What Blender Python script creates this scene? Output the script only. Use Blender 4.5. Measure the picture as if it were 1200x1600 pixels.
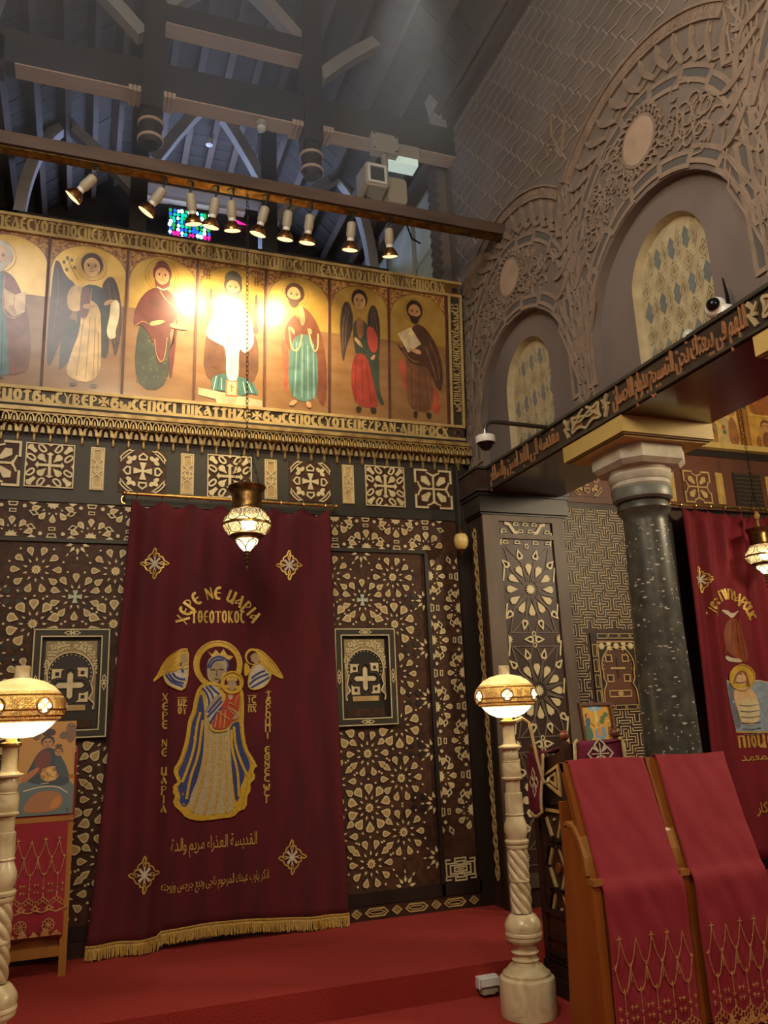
import bpy, bmesh, math, random
from math import sin, cos, pi, radians as R, sqrt, atan2, hypot
from mathutils import Matrix, Vector
random.seed(7)
for _o in list(bpy.data.objects): bpy.data.objects.remove(_o)
SC = bpy.context.scene; COL = SC.collection
# ---------------------------------------------------------------- camera
_p, _r, _y = R(14.27824), R(-2.37578), R(20.48)
_fw0 = Vector((sin(_y), cos(_y), 0)); _rt0 = Vector((cos(_y), -sin(_y), 0)); _up0 = Vector((0, 0, 1))
_fw = _fw0*cos(_p)+_up0*sin(_p); _u2 = _up0*cos(_p)-_fw0*sin(_p)
_rt = _rt0*cos(_r)+_u2*sin(_r); _up = _u2*cos(_r)-_rt0*sin(_r)
cam_d = bpy.data.cameras.new('camera'); cam = bpy.data.objects.new('camera', cam_d); COL.objects.link(cam)
cam.matrix_world = Matrix(((_rt.x, _up.x, -_fw.x, 0), (_rt.y, _up.y, -_fw.y, -6.0945), (_rt.z, _up.z, -_fw.z, 1.55), (0, 0, 0, 1)))
cam_d.sensor_fit = 'VERTICAL'; cam_d.sensor_height = 36; cam_d.sensor_width = 27; cam_d.lens = 1276.36/1600*36
cam_d.clip_start = .05; cam_d.clip_end = 100
SC.camera = cam
# ---------------------------------------------------------------- exposure, world, room lights
vs = SC.view_settings
vs.view_transform = 'Standard'; vs.look = 'None'; vs.gamma = 1; vs.use_curve_mapping = False; vs.exposure = 0.0
SC.display_settings.display_device = 'sRGB'
W = bpy.data.worlds.new('world'); SC.world = W; W.use_nodes = True
W.node_tree.nodes['Background'].inputs[0].default_value = (.74, .66, .54, 1)
W.node_tree.nodes['Background'].inputs[1].default_value = .15
def lamp(name, typ, loc, energy, color, size=.2, target=None, spot=None, blend=.6, size_y=None):
    d = bpy.data.lights.new(name, typ); o = bpy.data.objects.new(name, d); COL.objects.link(o)
    o.location = loc; d.energy = energy; d.color = color
    if typ == 'AREA':
        d.shape = 'RECTANGLE'; d.size = size; d.size_y = size_y or size
    elif typ in ('POINT', 'SPOT'): d.shadow_soft_size = size
    if typ == 'SPOT': d.spot_size = spot; d.spot_blend = blend
    if target is not None: o.rotation_euler = (Vector(target)-Vector(loc)).to_track_quat('-Z', 'Y').to_euler()
    return o
WARM = (1, .74, .42); COOL = (.62, .75, 1)
# chandeliers hanging in the nave behind the visitor, and daylight from the nave windows
lamp('nave_chandelier_light', 'POINT', (.2, -4.6, 4.6), 205, (1, .78, .50), .35)
lamp('nave_chandelier_light', 'POINT', (1.6, -7.6, 4.4), 205, (1, .78, .50), .35)
lamp('aisle_chandelier_light', 'POINT', (5.5, -3.2, 3.6), 260, (1, .80, .52), .25)
lamp('clerestory_daylight', 'AREA', (-1.0, -5.2, 6.3), 120, (.97, .93, .88), 3.0, (3.1, -2.2, 5.2), size_y=1.2)
lamp('sanctuary_window_daylight', 'AREA', (1.0, 2.9, 7.1), 48, (.46, .60, 1), 1.6, (1.0, .6, 8.2), size_y=.5)
lamp('roof_skylight', 'SPOT', (2.35, -1.2, 8.1), 10500, (.95, .97, .95), .12, (2.1, -1.0, 5.0), R(40), .9)
lamp('sanctuary_fill', 'POINT', (2.3, 1.5, 4.9), 16, (.95, 1, .93), .15)  # added unseen fill that brightens the pale sanctuary side wall
# ---------------------------------------------------------------- small helpers
def lin(c):
    return tuple(((v/255)/12.92 if v/255 <= .04045 else ((v/255+.055)/1.055)**2.4) for v in c)
def hx(s): return tuple(int(s[i:i+2], 16) for i in (0, 2, 4))
_mats = {}
def mat(name, c1, c2=None, rough=.5, metal=0, scale=6, bump=0, stretch=(1, 1, 1), spec=.5, sheen=0, coat=0, detail=4, emit=0, ecol=None, trans=0, alpha=1, dist=0, tex='noise', lo=.35, hi=.65, emis_noise=False, thru=0):
    if name in _mats: return _mats[name]
    m = bpy.data.materials.new(name); m.use_nodes = True; _mats[name] = m
    nt = m.node_tree; b = nt.nodes['Principled BSDF']; L = nt.links.new
    c1 = lin(hx(c1)) if isinstance(c1, str) else c1
    c2 = (lin(hx(c2)) if isinstance(c2, str) else c2) if c2 else None
    b.inputs['Base Color'].default_value = (*c1, 1); b.inputs['Roughness'].default_value = rough; b.inputs['Metallic'].default_value = metal
    b.inputs['Specular IOR Level'].default_value = spec
    if sheen: b.inputs['Sheen Weight'].default_value = sheen; b.inputs['Sheen Roughness'].default_value = .4; b.inputs['Sheen Tint'].default_value = (*[min(1, v*4+.02) for v in c1], 1)
    if coat: b.inputs['Coat Weight'].default_value = coat; b.inputs['Coat Roughness'].default_value = .15
    if trans: b.inputs['Transmission Weight'].default_value = trans
    if emit:
        b.inputs['Emission Color'].default_value = (*(ecol or c1), 1); b.inputs['Emission Strength'].default_value = emit
    if c2 or bump:
        tc = nt.nodes.new('ShaderNodeTexCoord'); mp = nt.nodes.new('ShaderNodeMapping'); mp.inputs['Scale'].default_value = stretch
        L(tc.outputs['Object'], mp.inputs['Vector'])
        if tex == 'noise':
            n = nt.nodes.new('ShaderNodeTexNoise'); n.inputs['Scale'].default_value = scale; n.inputs['Detail'].default_value = detail; n.inputs['Distortion'].default_value = dist; out = n.outputs[0]
        elif tex == 'voronoi':
            n = nt.nodes.new('ShaderNodeTexVoronoi'); n.inputs['Scale'].default_value = scale; out = n.outputs[0]
        else:
            n = nt.nodes.new('ShaderNodeTexWave'); n.inputs['Scale'].default_value = scale; n.inputs['Distortion'].default_value = dist; n.inputs['Detail'].default_value = detail; out = n.outputs[1]
        L(mp.outputs[0], n.inputs['Vector'])
        if c2:
            r = nt.nodes.new('ShaderNodeValToRGB'); r.color_ramp.elements[0].position = lo; r.color_ramp.elements[1].position = hi
            r.color_ramp.elements[0].color = (*c1, 1); r.color_ramp.elements[1].color = (*c2, 1)
            L(out, r.inputs[0]); L(r.outputs[0], b.inputs['Base Color'])
            if emis_noise: L(r.outputs[0], b.inputs['Emission Color'])
        if bump:
            bp = nt.nodes.new('ShaderNodeBump'); bp.inputs['Strength'].default_value = bump; bp.inputs['Distance'].default_value = .02
            L(out, bp.inputs['Height']); L(bp.outputs[0], b.inputs['Normal'])
    if thru:                     # part of the light passes straight through
        tr = nt.nodes.new('ShaderNodeBsdfTransparent'); mx = nt.nodes.new('ShaderNodeMixShader'); mx.inputs[0].default_value = thru
        L(b.outputs[0], mx.inputs[1]); L(tr.outputs[0], mx.inputs[2]); L(mx.outputs[0], nt.nodes['Material Output'].inputs[0])
    return m
def paint(h, rough=.38):
    return mat('paint_'+h+('' if rough == .38 else '_%d' % (rough*100)), h, rough=rough)
# planes: (u right, v up, d towards the viewer) -> world
def PF(y): return lambda u, v, d: (u, y-d, v)
def PW(x): return lambda u, v, d: (x-d, -u, v)
def area2(p): return sum(p[i][0]*p[(i+1) % len(p)][1]-p[(i+1) % len(p)][0]*p[i][1] for i in range(len(p)))
def chaikin(p, n=2, closed=True):
    for _ in range(n):
        q = []
        k = len(p)
        for i in range(k if closed else k-1):
            a, b = p[i], p[(i+1) % k]
            q += [tuple(a[j]*.75+b[j]*.25 for j in range(len(a))), tuple(a[j]*.25+b[j]*.75 for j in range(len(a)))]
        p = q if closed else [p[0]]+q+[p[-1]]
    return p
def ell(cx, cy, rx, ry, n=20, a0=0, a1=2*pi):
    full = abs(a1-a0-2*pi) < 1e-6
    return [(cx+rx*cos(a0+(a1-a0)*i/(n if full else n-1)), cy+ry*sin(a0+(a1-a0)*i/(n if full else n-1))) for i in range(n)]
def arc(cx, cy, r, a0, a1, n=16, ry=None): return ell(cx, cy, r, ry or r, n, R(a0), R(a1)+1e-9)
class MB:
    def __init__(s, P=None): s.v = []; s.f = []; s.m = []; s.s = []; s.P = P or PF(0); s.k = 0
    def add(s, vs, fs, mi=0, sm=False):
        o = len(s.v); s.v += [tuple(v) for v in vs]
        for f in fs: s.f.append([o+i for i in f]); s.m.append(mi); s.s.append(sm)
        return s
    def box(s, x0, x1, y0, y1, z0, z1, mi=0):
        return s.add([(x0, y0, z0), (x1, y0, z0), (x1, y1, z0), (x0, y1, z0), (x0, y0, z1), (x1, y0, z1), (x1, y1, z1), (x0, y1, z1)],
                     [(0, 3, 2, 1), (4, 5, 6, 7), (0, 1, 5, 4), (1, 2, 6, 5), (2, 3, 7, 6), (3, 0, 4, 7)], mi)
    def rect(s, u0, u1, v0, v1, d0, d1, mi=0, bev=0):
        if bev: return s.poly([(u0, v0), (u1, v0), (u1, v1), (u0, v1)], d0, d1, mi, bev=bev)
        return s.poly([(u0, v0), (u1, v0), (u1, v1), (u0, v1)], d0, d1, mi)
    def poly(s, p, d0, d1, mi=0, side=None, bev=0):
        """polygon in the plane, back at d0, front at d1; bev insets the front edge"""
        p = list(p); s.k = (s.k+1) % 40
        if area2(p) < 0: p.reverse()
        if d1 > d0: d1 += s.k*2e-5
        n = len(p)
        if bev:
            cx = sum(q[0] for q in p)/n; cy = sum(q[1] for q in p)/n
            pin = [(q[0]+(cx-q[0])*bev, q[1]+(cy-q[1])*bev) for q in p]
        else: pin = p
        vs = [s.P(u, v, d0) for u, v in p]+[s.P(u, v, d1) for u, v in pin]
        s.add(vs, [tuple(range(n, 2*n))], mi)
        if d0 != d1: s.add(vs, [(i, (i+1) % n, n+(i+1) % n, n+i) for i in range(n)], mi if side is None else side)
        return s
    def flat(s, p, d, mi=0): return s.poly(p, d, d, mi)
    def ring(s, po, pi_, d0, d1, mi=0, closed=True):
        """band between two matching polylines, raised d0..d1"""
        n = len(po); vs = [s.P(*q, d0) for q in po]+[s.P(*q, d1) for q in po]+[s.P(*q, d1) for q in pi_]+[s.P(*q, d0) for q in pi_]
        fs = []
        for i in range(n if closed else n-1):
            j = (i+1) % n
            fs += [(i, j, n+j, n+i), (n+i, n+j, 2*n+j, 2*n+i), (2*n+i, 2*n+j, 3*n+j, 3*n+i)]
        if not closed: fs += [(0, n, 2*n, 3*n), (n-1, 4*n-1, 3*n-1, 2*n-1)]
        return s.add(vs, fs, mi)
    def stroke(s, pts, w, d0, d1, mi=0, closed=False, taper=None, rnd=False):
        """polyline in the plane widened to w and raised d0..d1 (mitred)"""
        n = len(pts); s.k = (s.k+1) % 40
        if n < 2: return s
        if d1 > d0: d1 += s.k*2e-5
        po, pj = [], []
        for i in range(n):
            a = pts[(i-1) % n] if (closed or i > 0) else pts[i]; b = pts[i]; c = pts[(i+1) % n] if (closed or i < n-1) else pts[i]
            t1 = (b[0]-a[0], b[1]-a[1]); t2 = (c[0]-b[0], c[1]-b[1]); l1 = hypot(*t1) or 1e-9; l2 = hypot(*t2) or 1e-9
            t1 = (t1[0]/l1, t1[1]/l1); t2 = (t2[0]/l2, t2[1]/l2)
            if l1 < 1e-8: t1 = t2
            if l2 < 1e-8: t2 = t1
            nx, ny = -(t1[1]+t2[1]), t1[0]+t2[0]; l = hypot(nx, ny)
            if l < 1e-6: nx, ny, l = -t1[1], t1[0], 1
            nx /= l; ny /= l; k = max(.5, nx*-t1[1]+ny*t1[0]); ww = (w if taper is None else w*taper(i/(n-1)))/2/k
            po.append((b[0]+nx*ww, b[1]+ny*ww)); pj.append((b[0]-nx*ww, b[1]-ny*ww))
        if d0 == d1:
            vs = [s.P(*q, d0) for q in pj]+[s.P(*q, d0) for q in po]
            return s.add(vs, [(i, (i+1) % n, n+(i+1) % n, n+i) for i in range(n if closed else n-1)], mi)
        return s.ring(pj, po, d0, d1, mi, closed)
    def lathe(s, prof, n=24, mi=0, c=(0, 0, 0), sm=True, fn=None, caps=True):
        k = len(prof); vs = []
        for r, z in prof:
            for i in range(n):
                a = 2*pi*i/n; rr = r*(fn(a, z) if fn else 1)
                vs.append((c[0]+rr*cos(a), c[1]+rr*sin(a), c[2]+z))
        fs = [(j*n+i, j*n+(i+1) % n, (j+1)*n+(i+1) % n, (j+1)*n+i) for j in range(k-1) for i in range(n)]
        s.add(vs, fs, mi, sm)
        if caps: s.add([vs[i] for i in range(n)], [tuple(reversed(range(n)))], mi); s.add([vs[(k-1)*n+i] for i in range(n)], [tuple(range(n))], mi)
        return s
    def tube(s, pts, r, n=6, mi=0, closed=False, sm=True, rf=None):
        pts = [Vector(p) for p in pts]; k = len(pts); vs = []; ref = None
        for i in range(k):
            a = pts[(i-1) % k] if (closed or i) else pts[0]; b = pts[(i+1) % k] if (closed or i < k-1) else pts[-1]
            t = (b-a).normalized()
            if ref is None: ref = Vector((0, 0, 1)) if abs(t.z) < .9 else Vector((1, 0, 0))
            e1 = (ref-t*ref.dot(t))
            if e1.length < 1e-5: e1 = t.orthogonal()
            e1.normalize(); ref = e1; e2 = t.cross(e1); rr = r*(rf(i/(k-1)) if rf else 1)
            for j in range(n):
                q = 2*pi*j/n; vs.append(pts[i]+e1*cos(q)*rr+e2*sin(q)*rr)
        fs = [(i*n+j, i*n+(j+1) % n, ((i+1) % k)*n+(j+1) % n, ((i+1) % k)*n+j) for i in range(k if closed else k-1) for j in range(n)]
        s.add(vs, fs, mi, sm)
        if not closed: s.add(vs[:n], [tuple(reversed(range(n)))], mi); s.add(vs[-n:], [tuple(range(n))], mi)
        return s
    def ball(s, c, r, mi=0, n=12, k=8, rz=None):
        return s.lathe([(max(1e-4, r*sin(pi*i/k)), -(rz or r)*cos(pi*i/k)) for i in range(k+1)], n, mi, c, caps=False)
    def grid(s, fn, nu, nv, mi=0, sm=True):
        vs = [fn(i/nu, j/nv) for j in range(nv+1) for i in range(nu+1)]
        return s.add(vs, [(j*(nu+1)+i, j*(nu+1)+i+1, (j+1)*(nu+1)+i+1, (j+1)*(nu+1)+i) for j in range(nv) for i in range(nu)], mi, sm)
    def beam(s, a, b, w, h, mi=0, up=(0, 0, 1)):
        a = Vector(a); b = Vector(b); t = (b-a).normalized(); u = Vector(up); e = t.cross(u).normalized(); u = e.cross(t)
        vs = [p+e*sx*w/2+u*sz*h/2 for p in (a, b) for sx, sz in ((-1, -1), (1, -1), (1, 1), (-1, 1))]
        return s.add(vs, [(0, 1, 2, 3), (7, 6, 5, 4), (0, 4, 5, 1), (1, 5, 6, 2), (2, 6, 7, 3), (3, 7, 4, 0)], mi)
    def mesh(s, name, mats):
        me = bpy.data.meshes.new(name); me.from_pydata(s.v, [], s.f)
        for m in (mats if isinstance(mats, (list, tuple)) else [mats]): me.materials.append(m)
        me.polygons.foreach_set('material_index', s.m); me.polygons.foreach_set('use_smooth', s.s); me.update()
        if any(s.s): me.set_sharp_from_angle(angle=R(40))
        return me
    def build(s, name, mats, parent=None, kind=None):
        return obj(name, s.mesh(name, mats), parent, kind)
def obj(name, me, parent=None, kind=None, loc=None, rot=None, scale=None):
    o = bpy.data.objects.new(name, me); COL.objects.link(o)
    if loc is not None: o.location = loc
    if rot is not None: o.rotation_euler = rot
    if scale is not None: o.scale = scale
    if parent is not None: attach(o, parent)
    if kind: o['kind'] = kind
    return o
_base = {}
def attach(o, parent):
    """keep world coordinates: things are unrotated empties until they are placed"""
    o.parent = parent; b = Vector((0, 0, 0)); p = parent
    while p is not None: b += Vector(_base.get(p.name, (0, 0, 0))); p = None
    o.matrix_parent_inverse = Matrix.Translation(-b)
def thing(name, label, cat, base=(0, 0, 0), group=None):
    o = bpy.data.objects.new(name, None); COL.objects.link(o); o.location = base; o.empty_display_size = .1
    _base[o.name] = base; o['label'] = label; o['category'] = cat
    if group: o['group'] = group
    return o
def tag(o, label, cat, group=None):
    o['label'] = label; o['category'] = cat
    if group: o['group'] = group
    return o
def copy_thing(root, label=None):
    m = {}
    def rec(o, par):
        c = o.copy(); COL.objects.link(c)
        if par is not None: c.parent = par; c.matrix_parent_inverse = o.matrix_parent_inverse.copy()
        for ch in list(o.children): rec(ch, c)
        return c
    r = rec(root, None)
    if label: r['label'] = label
    return r
# ---------------------------------------------------------------- materials
M_wood_dark = mat('carved_dark_wood', '2c1b13', '40281c', rough=.45, scale=5, stretch=(1, 1, .25), bump=.08)
M_wood_field = mat('brown_panel_wood', '38231a', '523524', spec=.25, rough=.55, scale=9, dist=1.5, bump=.15)
M_wood_rail = mat('olive_grey_rail_wood', '34312a', '413e33', spec=.3, rough=.5, scale=5, stretch=(.3, 1, .3), bump=.05)
M_wood_black = mat('near_black_wood', '1c1611', '2a211a', rough=.42, scale=5, stretch=(1, 1, .3), bump=.05)
M_ivory = mat('ivory_inlay', 'c9b88c', 'ddcf9f', rough=.45, scale=14)
M_bone = mat('tan_bone_inlay', 'ac8f58', 'c2a66c', rough=.5, scale=18)
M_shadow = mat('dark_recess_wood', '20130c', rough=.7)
M_gilt = mat('aged_gilt', '85683a', 'b39a5e', rough=.42, metal=.3, scale=12, bump=.05)
M_gilt_pale = mat('pale_gilt_wood', 'a98f5a', 'bda56c', rough=.5, metal=.15, scale=10, bump=.05)
M_brass = mat('brass', 'b8914e', 'd0ac66', rough=.28, metal=1, scale=20, bump=.05)
M_bronze = mat('dark_bronze', '5a4326', '8a6b40', rough=.35, metal=.9, scale=22, bump=.2)
M_velvet = mat('burgundy_velvet', '480712', '5a0a18', rough=.85, scale=3, sheen=.35, stretch=(3, 1, .6))
M_velvet_red = mat('red_velvet', '640918', '780d20', rough=.8, scale=3, sheen=.35, stretch=(3, 1, .6))
M_cloth_red = mat('red_cotton_cloth', '861e2a', '942634', rough=.85, scale=260, sheen=.15, bump=.08)
M_cloth_mag = mat('magenta_velvet', '560626', '6a0a32', rough=.8, scale=6, sheen=.3)
M_carpet = mat('red_carpet', '8f241b', '9d2c22', rough=.95, scale=160, bump=.5, sheen=.1, detail=6)
M_thread = mat('gold_thread', 'b99443', 'd9b860', rough=.42, metal=.35, scale=60, bump=.1)
M_thread_white = mat('silver_white_thread', 'b8ad93', 'cfc4a8', rough=.6, scale=50)
M_fringe = mat('gold_fringe', 'a07a32', 'd2ab58', rough=.5, metal=.2, scale=30, stretch=(6, 6, .4), bump=.3)
M_marble = mat('cream_marble', 'b09c74', 'd9caa2', rough=.32, scale=7, dist=1.2, coat=.2, lo=.25, hi=.6)
M_stone = mat('pale_limestone', 'a59e8c', 'bdb6a4', rough=.7, scale=10, bump=.15)
M_granite = mat('dark_speckled_granite', '35342d', '4e4c43', rough=.38, scale=14, bump=.05)
M_fleck = mat('pale_granite_fleck', 'b0ad9c', rough=.45)
M_plaster = mat('mauve_grey_plaster', '675d56', '776c64', rough=.9, scale=2.2, bump=.1)
M_plaster_smooth = mat('smooth_niche_plaster', '675c58', '746964', rough=.85, scale=1.6)
M_stucco = mat('carved_stucco', '78685b', '8a7868', rough=.9, scale=9, bump=.12)
M_stucco_dark = mat('grey_stucco_groove', '565350', rough=.9)
M_gypsum = mat('cream_gypsum_lattice', 'a09272', 'b3a582', rough=.85, scale=9)
M_blue_glass = mat('blue_grey_window_glass', '666c6a', '747a76', rough=.25, scale=5)
M_beamred = mat('polished_mahogany', '2e110d', '41180f', rough=.22, scale=5, stretch=(3, .3, 1), coat=.5, bump=.06)
M_beamface = mat('dark_carved_beam', '2a201b', '382b24', rough=.5, scale=7, stretch=(1, .4, 1))
M_copper = mat('copper_toned_lettering', '8a5f3e', '9c7049', rough=.5, scale=10)
M_impost = mat('cream_painted_impost', 'b59a55', 'c3a963', rough=.55, scale=3)
M_oak = mat('honey_oak', '7c4213', '9a581e', rough=.4, scale=6, stretch=(1, 1, .15), coat=.3, bump=.04)
M_oak_light = mat('light_oak', '96622a', 'b07a38', rough=.42, scale=7, stretch=(1, 1, .15), coat=.2)
M_roof = mat('grey_brown_roof_timber', '4a3b33', '5f4d43', rough=.7, scale=4, stretch=(.4, .4, .4), bump=.12)
M_truss = mat('dark_truss_timber', '2b2420', '3b322c', rough=.65, scale=4, bump=.12)
M_truss_pale = mat('pale_truss_soffit', 'b89f88', 'c8b09a', rough=.7, scale=4, stretch=(.4, 2, 2), bump=.1)  # pale timber; under the beams this tone stands for the lit underside
M_board = mat('weathered_roof_board', '332d29', '433b36', rough=.8, scale=5, stretch=(.4, 2, 1), bump=.15)
M_white = mat('white_plastic', 'd8d8d2', rough=.35)
M_grey_plastic = mat('beige_grey_plastic', 'a39b88', rough=.5)
M_black = mat('black_gloss_plastic', '0c0c0e', rough=.12)
M_metal = mat('dark_grey_metal', '55524c', rough=.35, metal=.8)
M_steel = mat('bright_steel', 'b0b0aa', rough=.2, metal=1)
M_copper_bulb = mat('warm_reflector', 'c08a52', rough=.2, metal=1)
# ================================================================ SETTING
ZP = .161                      # height of the carpeted platform
def struct(o): o['kind'] = 'structure'; return o
m = MB(); m.box(-5.5, 9, -9.5, 3.3, -.12, 0)
struct(m.build('floor', M_carpet))
m = MB(); m.box(-5.5, 2.60, -1.355, .05, 0.0, ZP)
m.box(2.60, 9, -1.0, .05, 0.0, ZP)
struct(m.build('floor_platform', M_carpet))
# backing of both screens and the far sanctuary
m = MB(); m.box(-3.2, 9, .06, .12, 0, 3.84); m.box(-3.2, 3.3, .06, .12, 3.84, 5.3); m.box(3.3, 9, .06, .12, 3.84, 7.0)
struct(m.build('wall_back', M_wood_dark))
# far gable wall of the sanctuary
wf = struct(MB().box(-3.2, 3.3, 3.2, 3.32, 4.6, 9).build('wall_far', M_truss))
# left nave wall, out of view
struct(MB().box(-3.3, -3.2, -9.5, 3.3, 0, 8).build('wall_left', M_plaster))
# ---------------------------------------------------------------- right nave wall with niches (plane x = 3.10, u = -y)
XW = 3.10
CW = (.93, 2.60, 4.27, 5.94); RN, ZS = .70, 3.90
pw = PW(XW)
def niche(c, n=20): return [(c-RN, 3.40)]+[(c+RN*cos(pi-pi*i/n), ZS+RN*sin(pi-pi*i/n)*1.0) for i in range(n+1)]+[(c+RN, 3.40)]
m = MB(pw)
edges = [-.12]+[(CW[i]+CW[i+1])/2 for i in range(3)]+[7.0]
for i, c in enumerate(CW):
    a, b = edges[i], edges[i+1]
    m.flat([(a, 3.40)]+niche(c)+[(b, 3.40), (b, 7.15), (a, 7.15)], 0, 0)
m.box(3.10, 3.75, -7.0, .12, 7.15, 7.2); m.add([(3.75, .12, 3.4), (3.75, -7, 3.4), (3.75, -7, 7.15), (3.75, .12, 7.15)], [(0, 1, 2, 3)])
m.add([(3.1, .12, 3.4), (3.75, .12, 3.4), (3.75, .12, 7.15), (3.1, .12, 7.15)], [(0, 1, 2, 3)])
wr = struct(m.build('wall_right', M_plaster))
# recessed smooth niche backs with their reveals and window openings
HW, WB, WSP, WTOP = .335, 3.42, 4.08, 4.42
def wout(c, n=14, k=1.0): return [(c-HW*k, WB)]+[(c+HW*k*cos(pi-pi*i/n), WSP+(WTOP-WSP)*k*sin(pi-pi*i/n)) for i in range(n+1)]+[(c+HW*k, WB)]
DR, DW = .07, .055
for c in CW[:3]:
    m = MB(pw); nc = niche(c); wo = wout(c)
    m.flat([(c-RN, 3.40)]+[(c-HW, 3.40)]+wo+[(c+HW, 3.40)]+nc[::-1][:-1], -DR, 0)
    n = len(nc); vs_ = [pw(*q, 0) for q in nc]+[pw(*q, -DR) for q in nc]
    m.add(vs_, [(i, i+1, n+i+1, n+i) for i in range(n-1)], 0, True)
    n = len(wo); vs_ = [pw(*q, -DR) for q in wo]+[pw(c+(q[0]-c)*.95, q[1]-(.015 if q[1] > WSP else 0), -DR-DW) for q in wo]
    m.add(vs_, [(i, i+1, n+i+1, n+i) for i in range(n-1)], 1, True)
    m.build('niche_back', [M_plaster_smooth, M_gypsum], wr)
# ------------------------------------------------ pierced gypsum windows
def in_arch(u, v, k=.93):
    if v < WB or abs(u) > HW*k: return False
    return v <= WSP or (u/(HW*k))**2+((v-WSP)/((WTOP-WSP)*k))**2 <= 1
DWX = .128
for wi, c in enumerate(CW[:3]):
    dd = -DR-DW
    w = struct(MB(pw).flat([(c+(q[0]-c)*.96, q[1]-.01 if q[1] > WSP else q[1]) for q in wout(c)], dd, 0).build('window_%d' % (wi+1), M_gypsum, None))
    fil = MB(pw)
    for k in range(-3, 4):
        for r in range(6):
            zb = 4.235-.30*r; u = c+k*DWX
            if in_arch(u-c, zb+.06) and in_arch(u-c, zb-.06):
                MB(pw).poly([(u-.045, zb), (u, zb-.074), (u+.045, zb), (u, zb+.074)], dd, dd+.004).build('window_pane', M_blue_glass, w)
            for (uu, vv, a, b) in ((u+DWX/2, zb+.0, .038, .105), (u, zb-.15, .046, .075)):
                if not (in_arch(uu-c, vv+b*.8) and in_arch(uu-c, vv-b*.8) and in_arch(uu-c-.03, vv) and in_arch(uu-c+.03, vv)): continue
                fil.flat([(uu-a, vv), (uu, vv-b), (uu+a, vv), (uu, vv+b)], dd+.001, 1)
                for q in (.95, .55): fil.stroke([(uu-a*q, vv), (uu, vv-b*q), (uu+a*q, vv), (uu, vv+b*q)], .007, dd, dd+.006, 0, True)
                for t in (-.5, 0, .5): fil.stroke([(uu-a*.6, vv+b*t-.012), (uu+a*.6, vv+b*t+.012)], .006, dd, dd+.005)
    fil.build('filigree', [M_gypsum, mat('tan_gypsum_ground', '7d6f52', '8d7f60', rough=.9, scale=20)], w, 'stuff')  # tan fill under the filigree strokes
# ------------------------------------------------ carved stucco arches
def sector(r0, r1, a0, a1, zc=0, n=4):
    o = [(r1*cos(a0+(a1-a0)*i/n), zc+r1*sin(a0+(a1-a0)*i/n)) for i in range(n+1)]
    return o+[(r0*cos(a1-(a1-a0)*i/n), zc+r0*sin(a1-(a1-a0)*i/n)) for i in range(n+1)]
prw = PW(0)
def frame_mesh(pts, name, w=.02, d=.022):
    mm = MB(prw); mm.stroke(pts, w, 0, d*.55, 0, True); mm.flat(pts, .006, 1)
    return mm.mesh(name, [M_stucco, M_stucco_dark])
blk_a = frame_mesh(sector(.720, .795, 0, pi/9*.95), 'arch_block', .028); blk_b = frame_mesh(sector(.745, .82, 0, pi/9*.95), 'arch_block', .028)
blk_c = frame_mesh(sector(.770, .845, 0, pi/9*.95), 'arch_block', .028)
blk_leg = frame_mesh([(0, 0), (.075, 0), (.075, .36), (0, .36)], 'arch_leg', .028)
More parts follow.
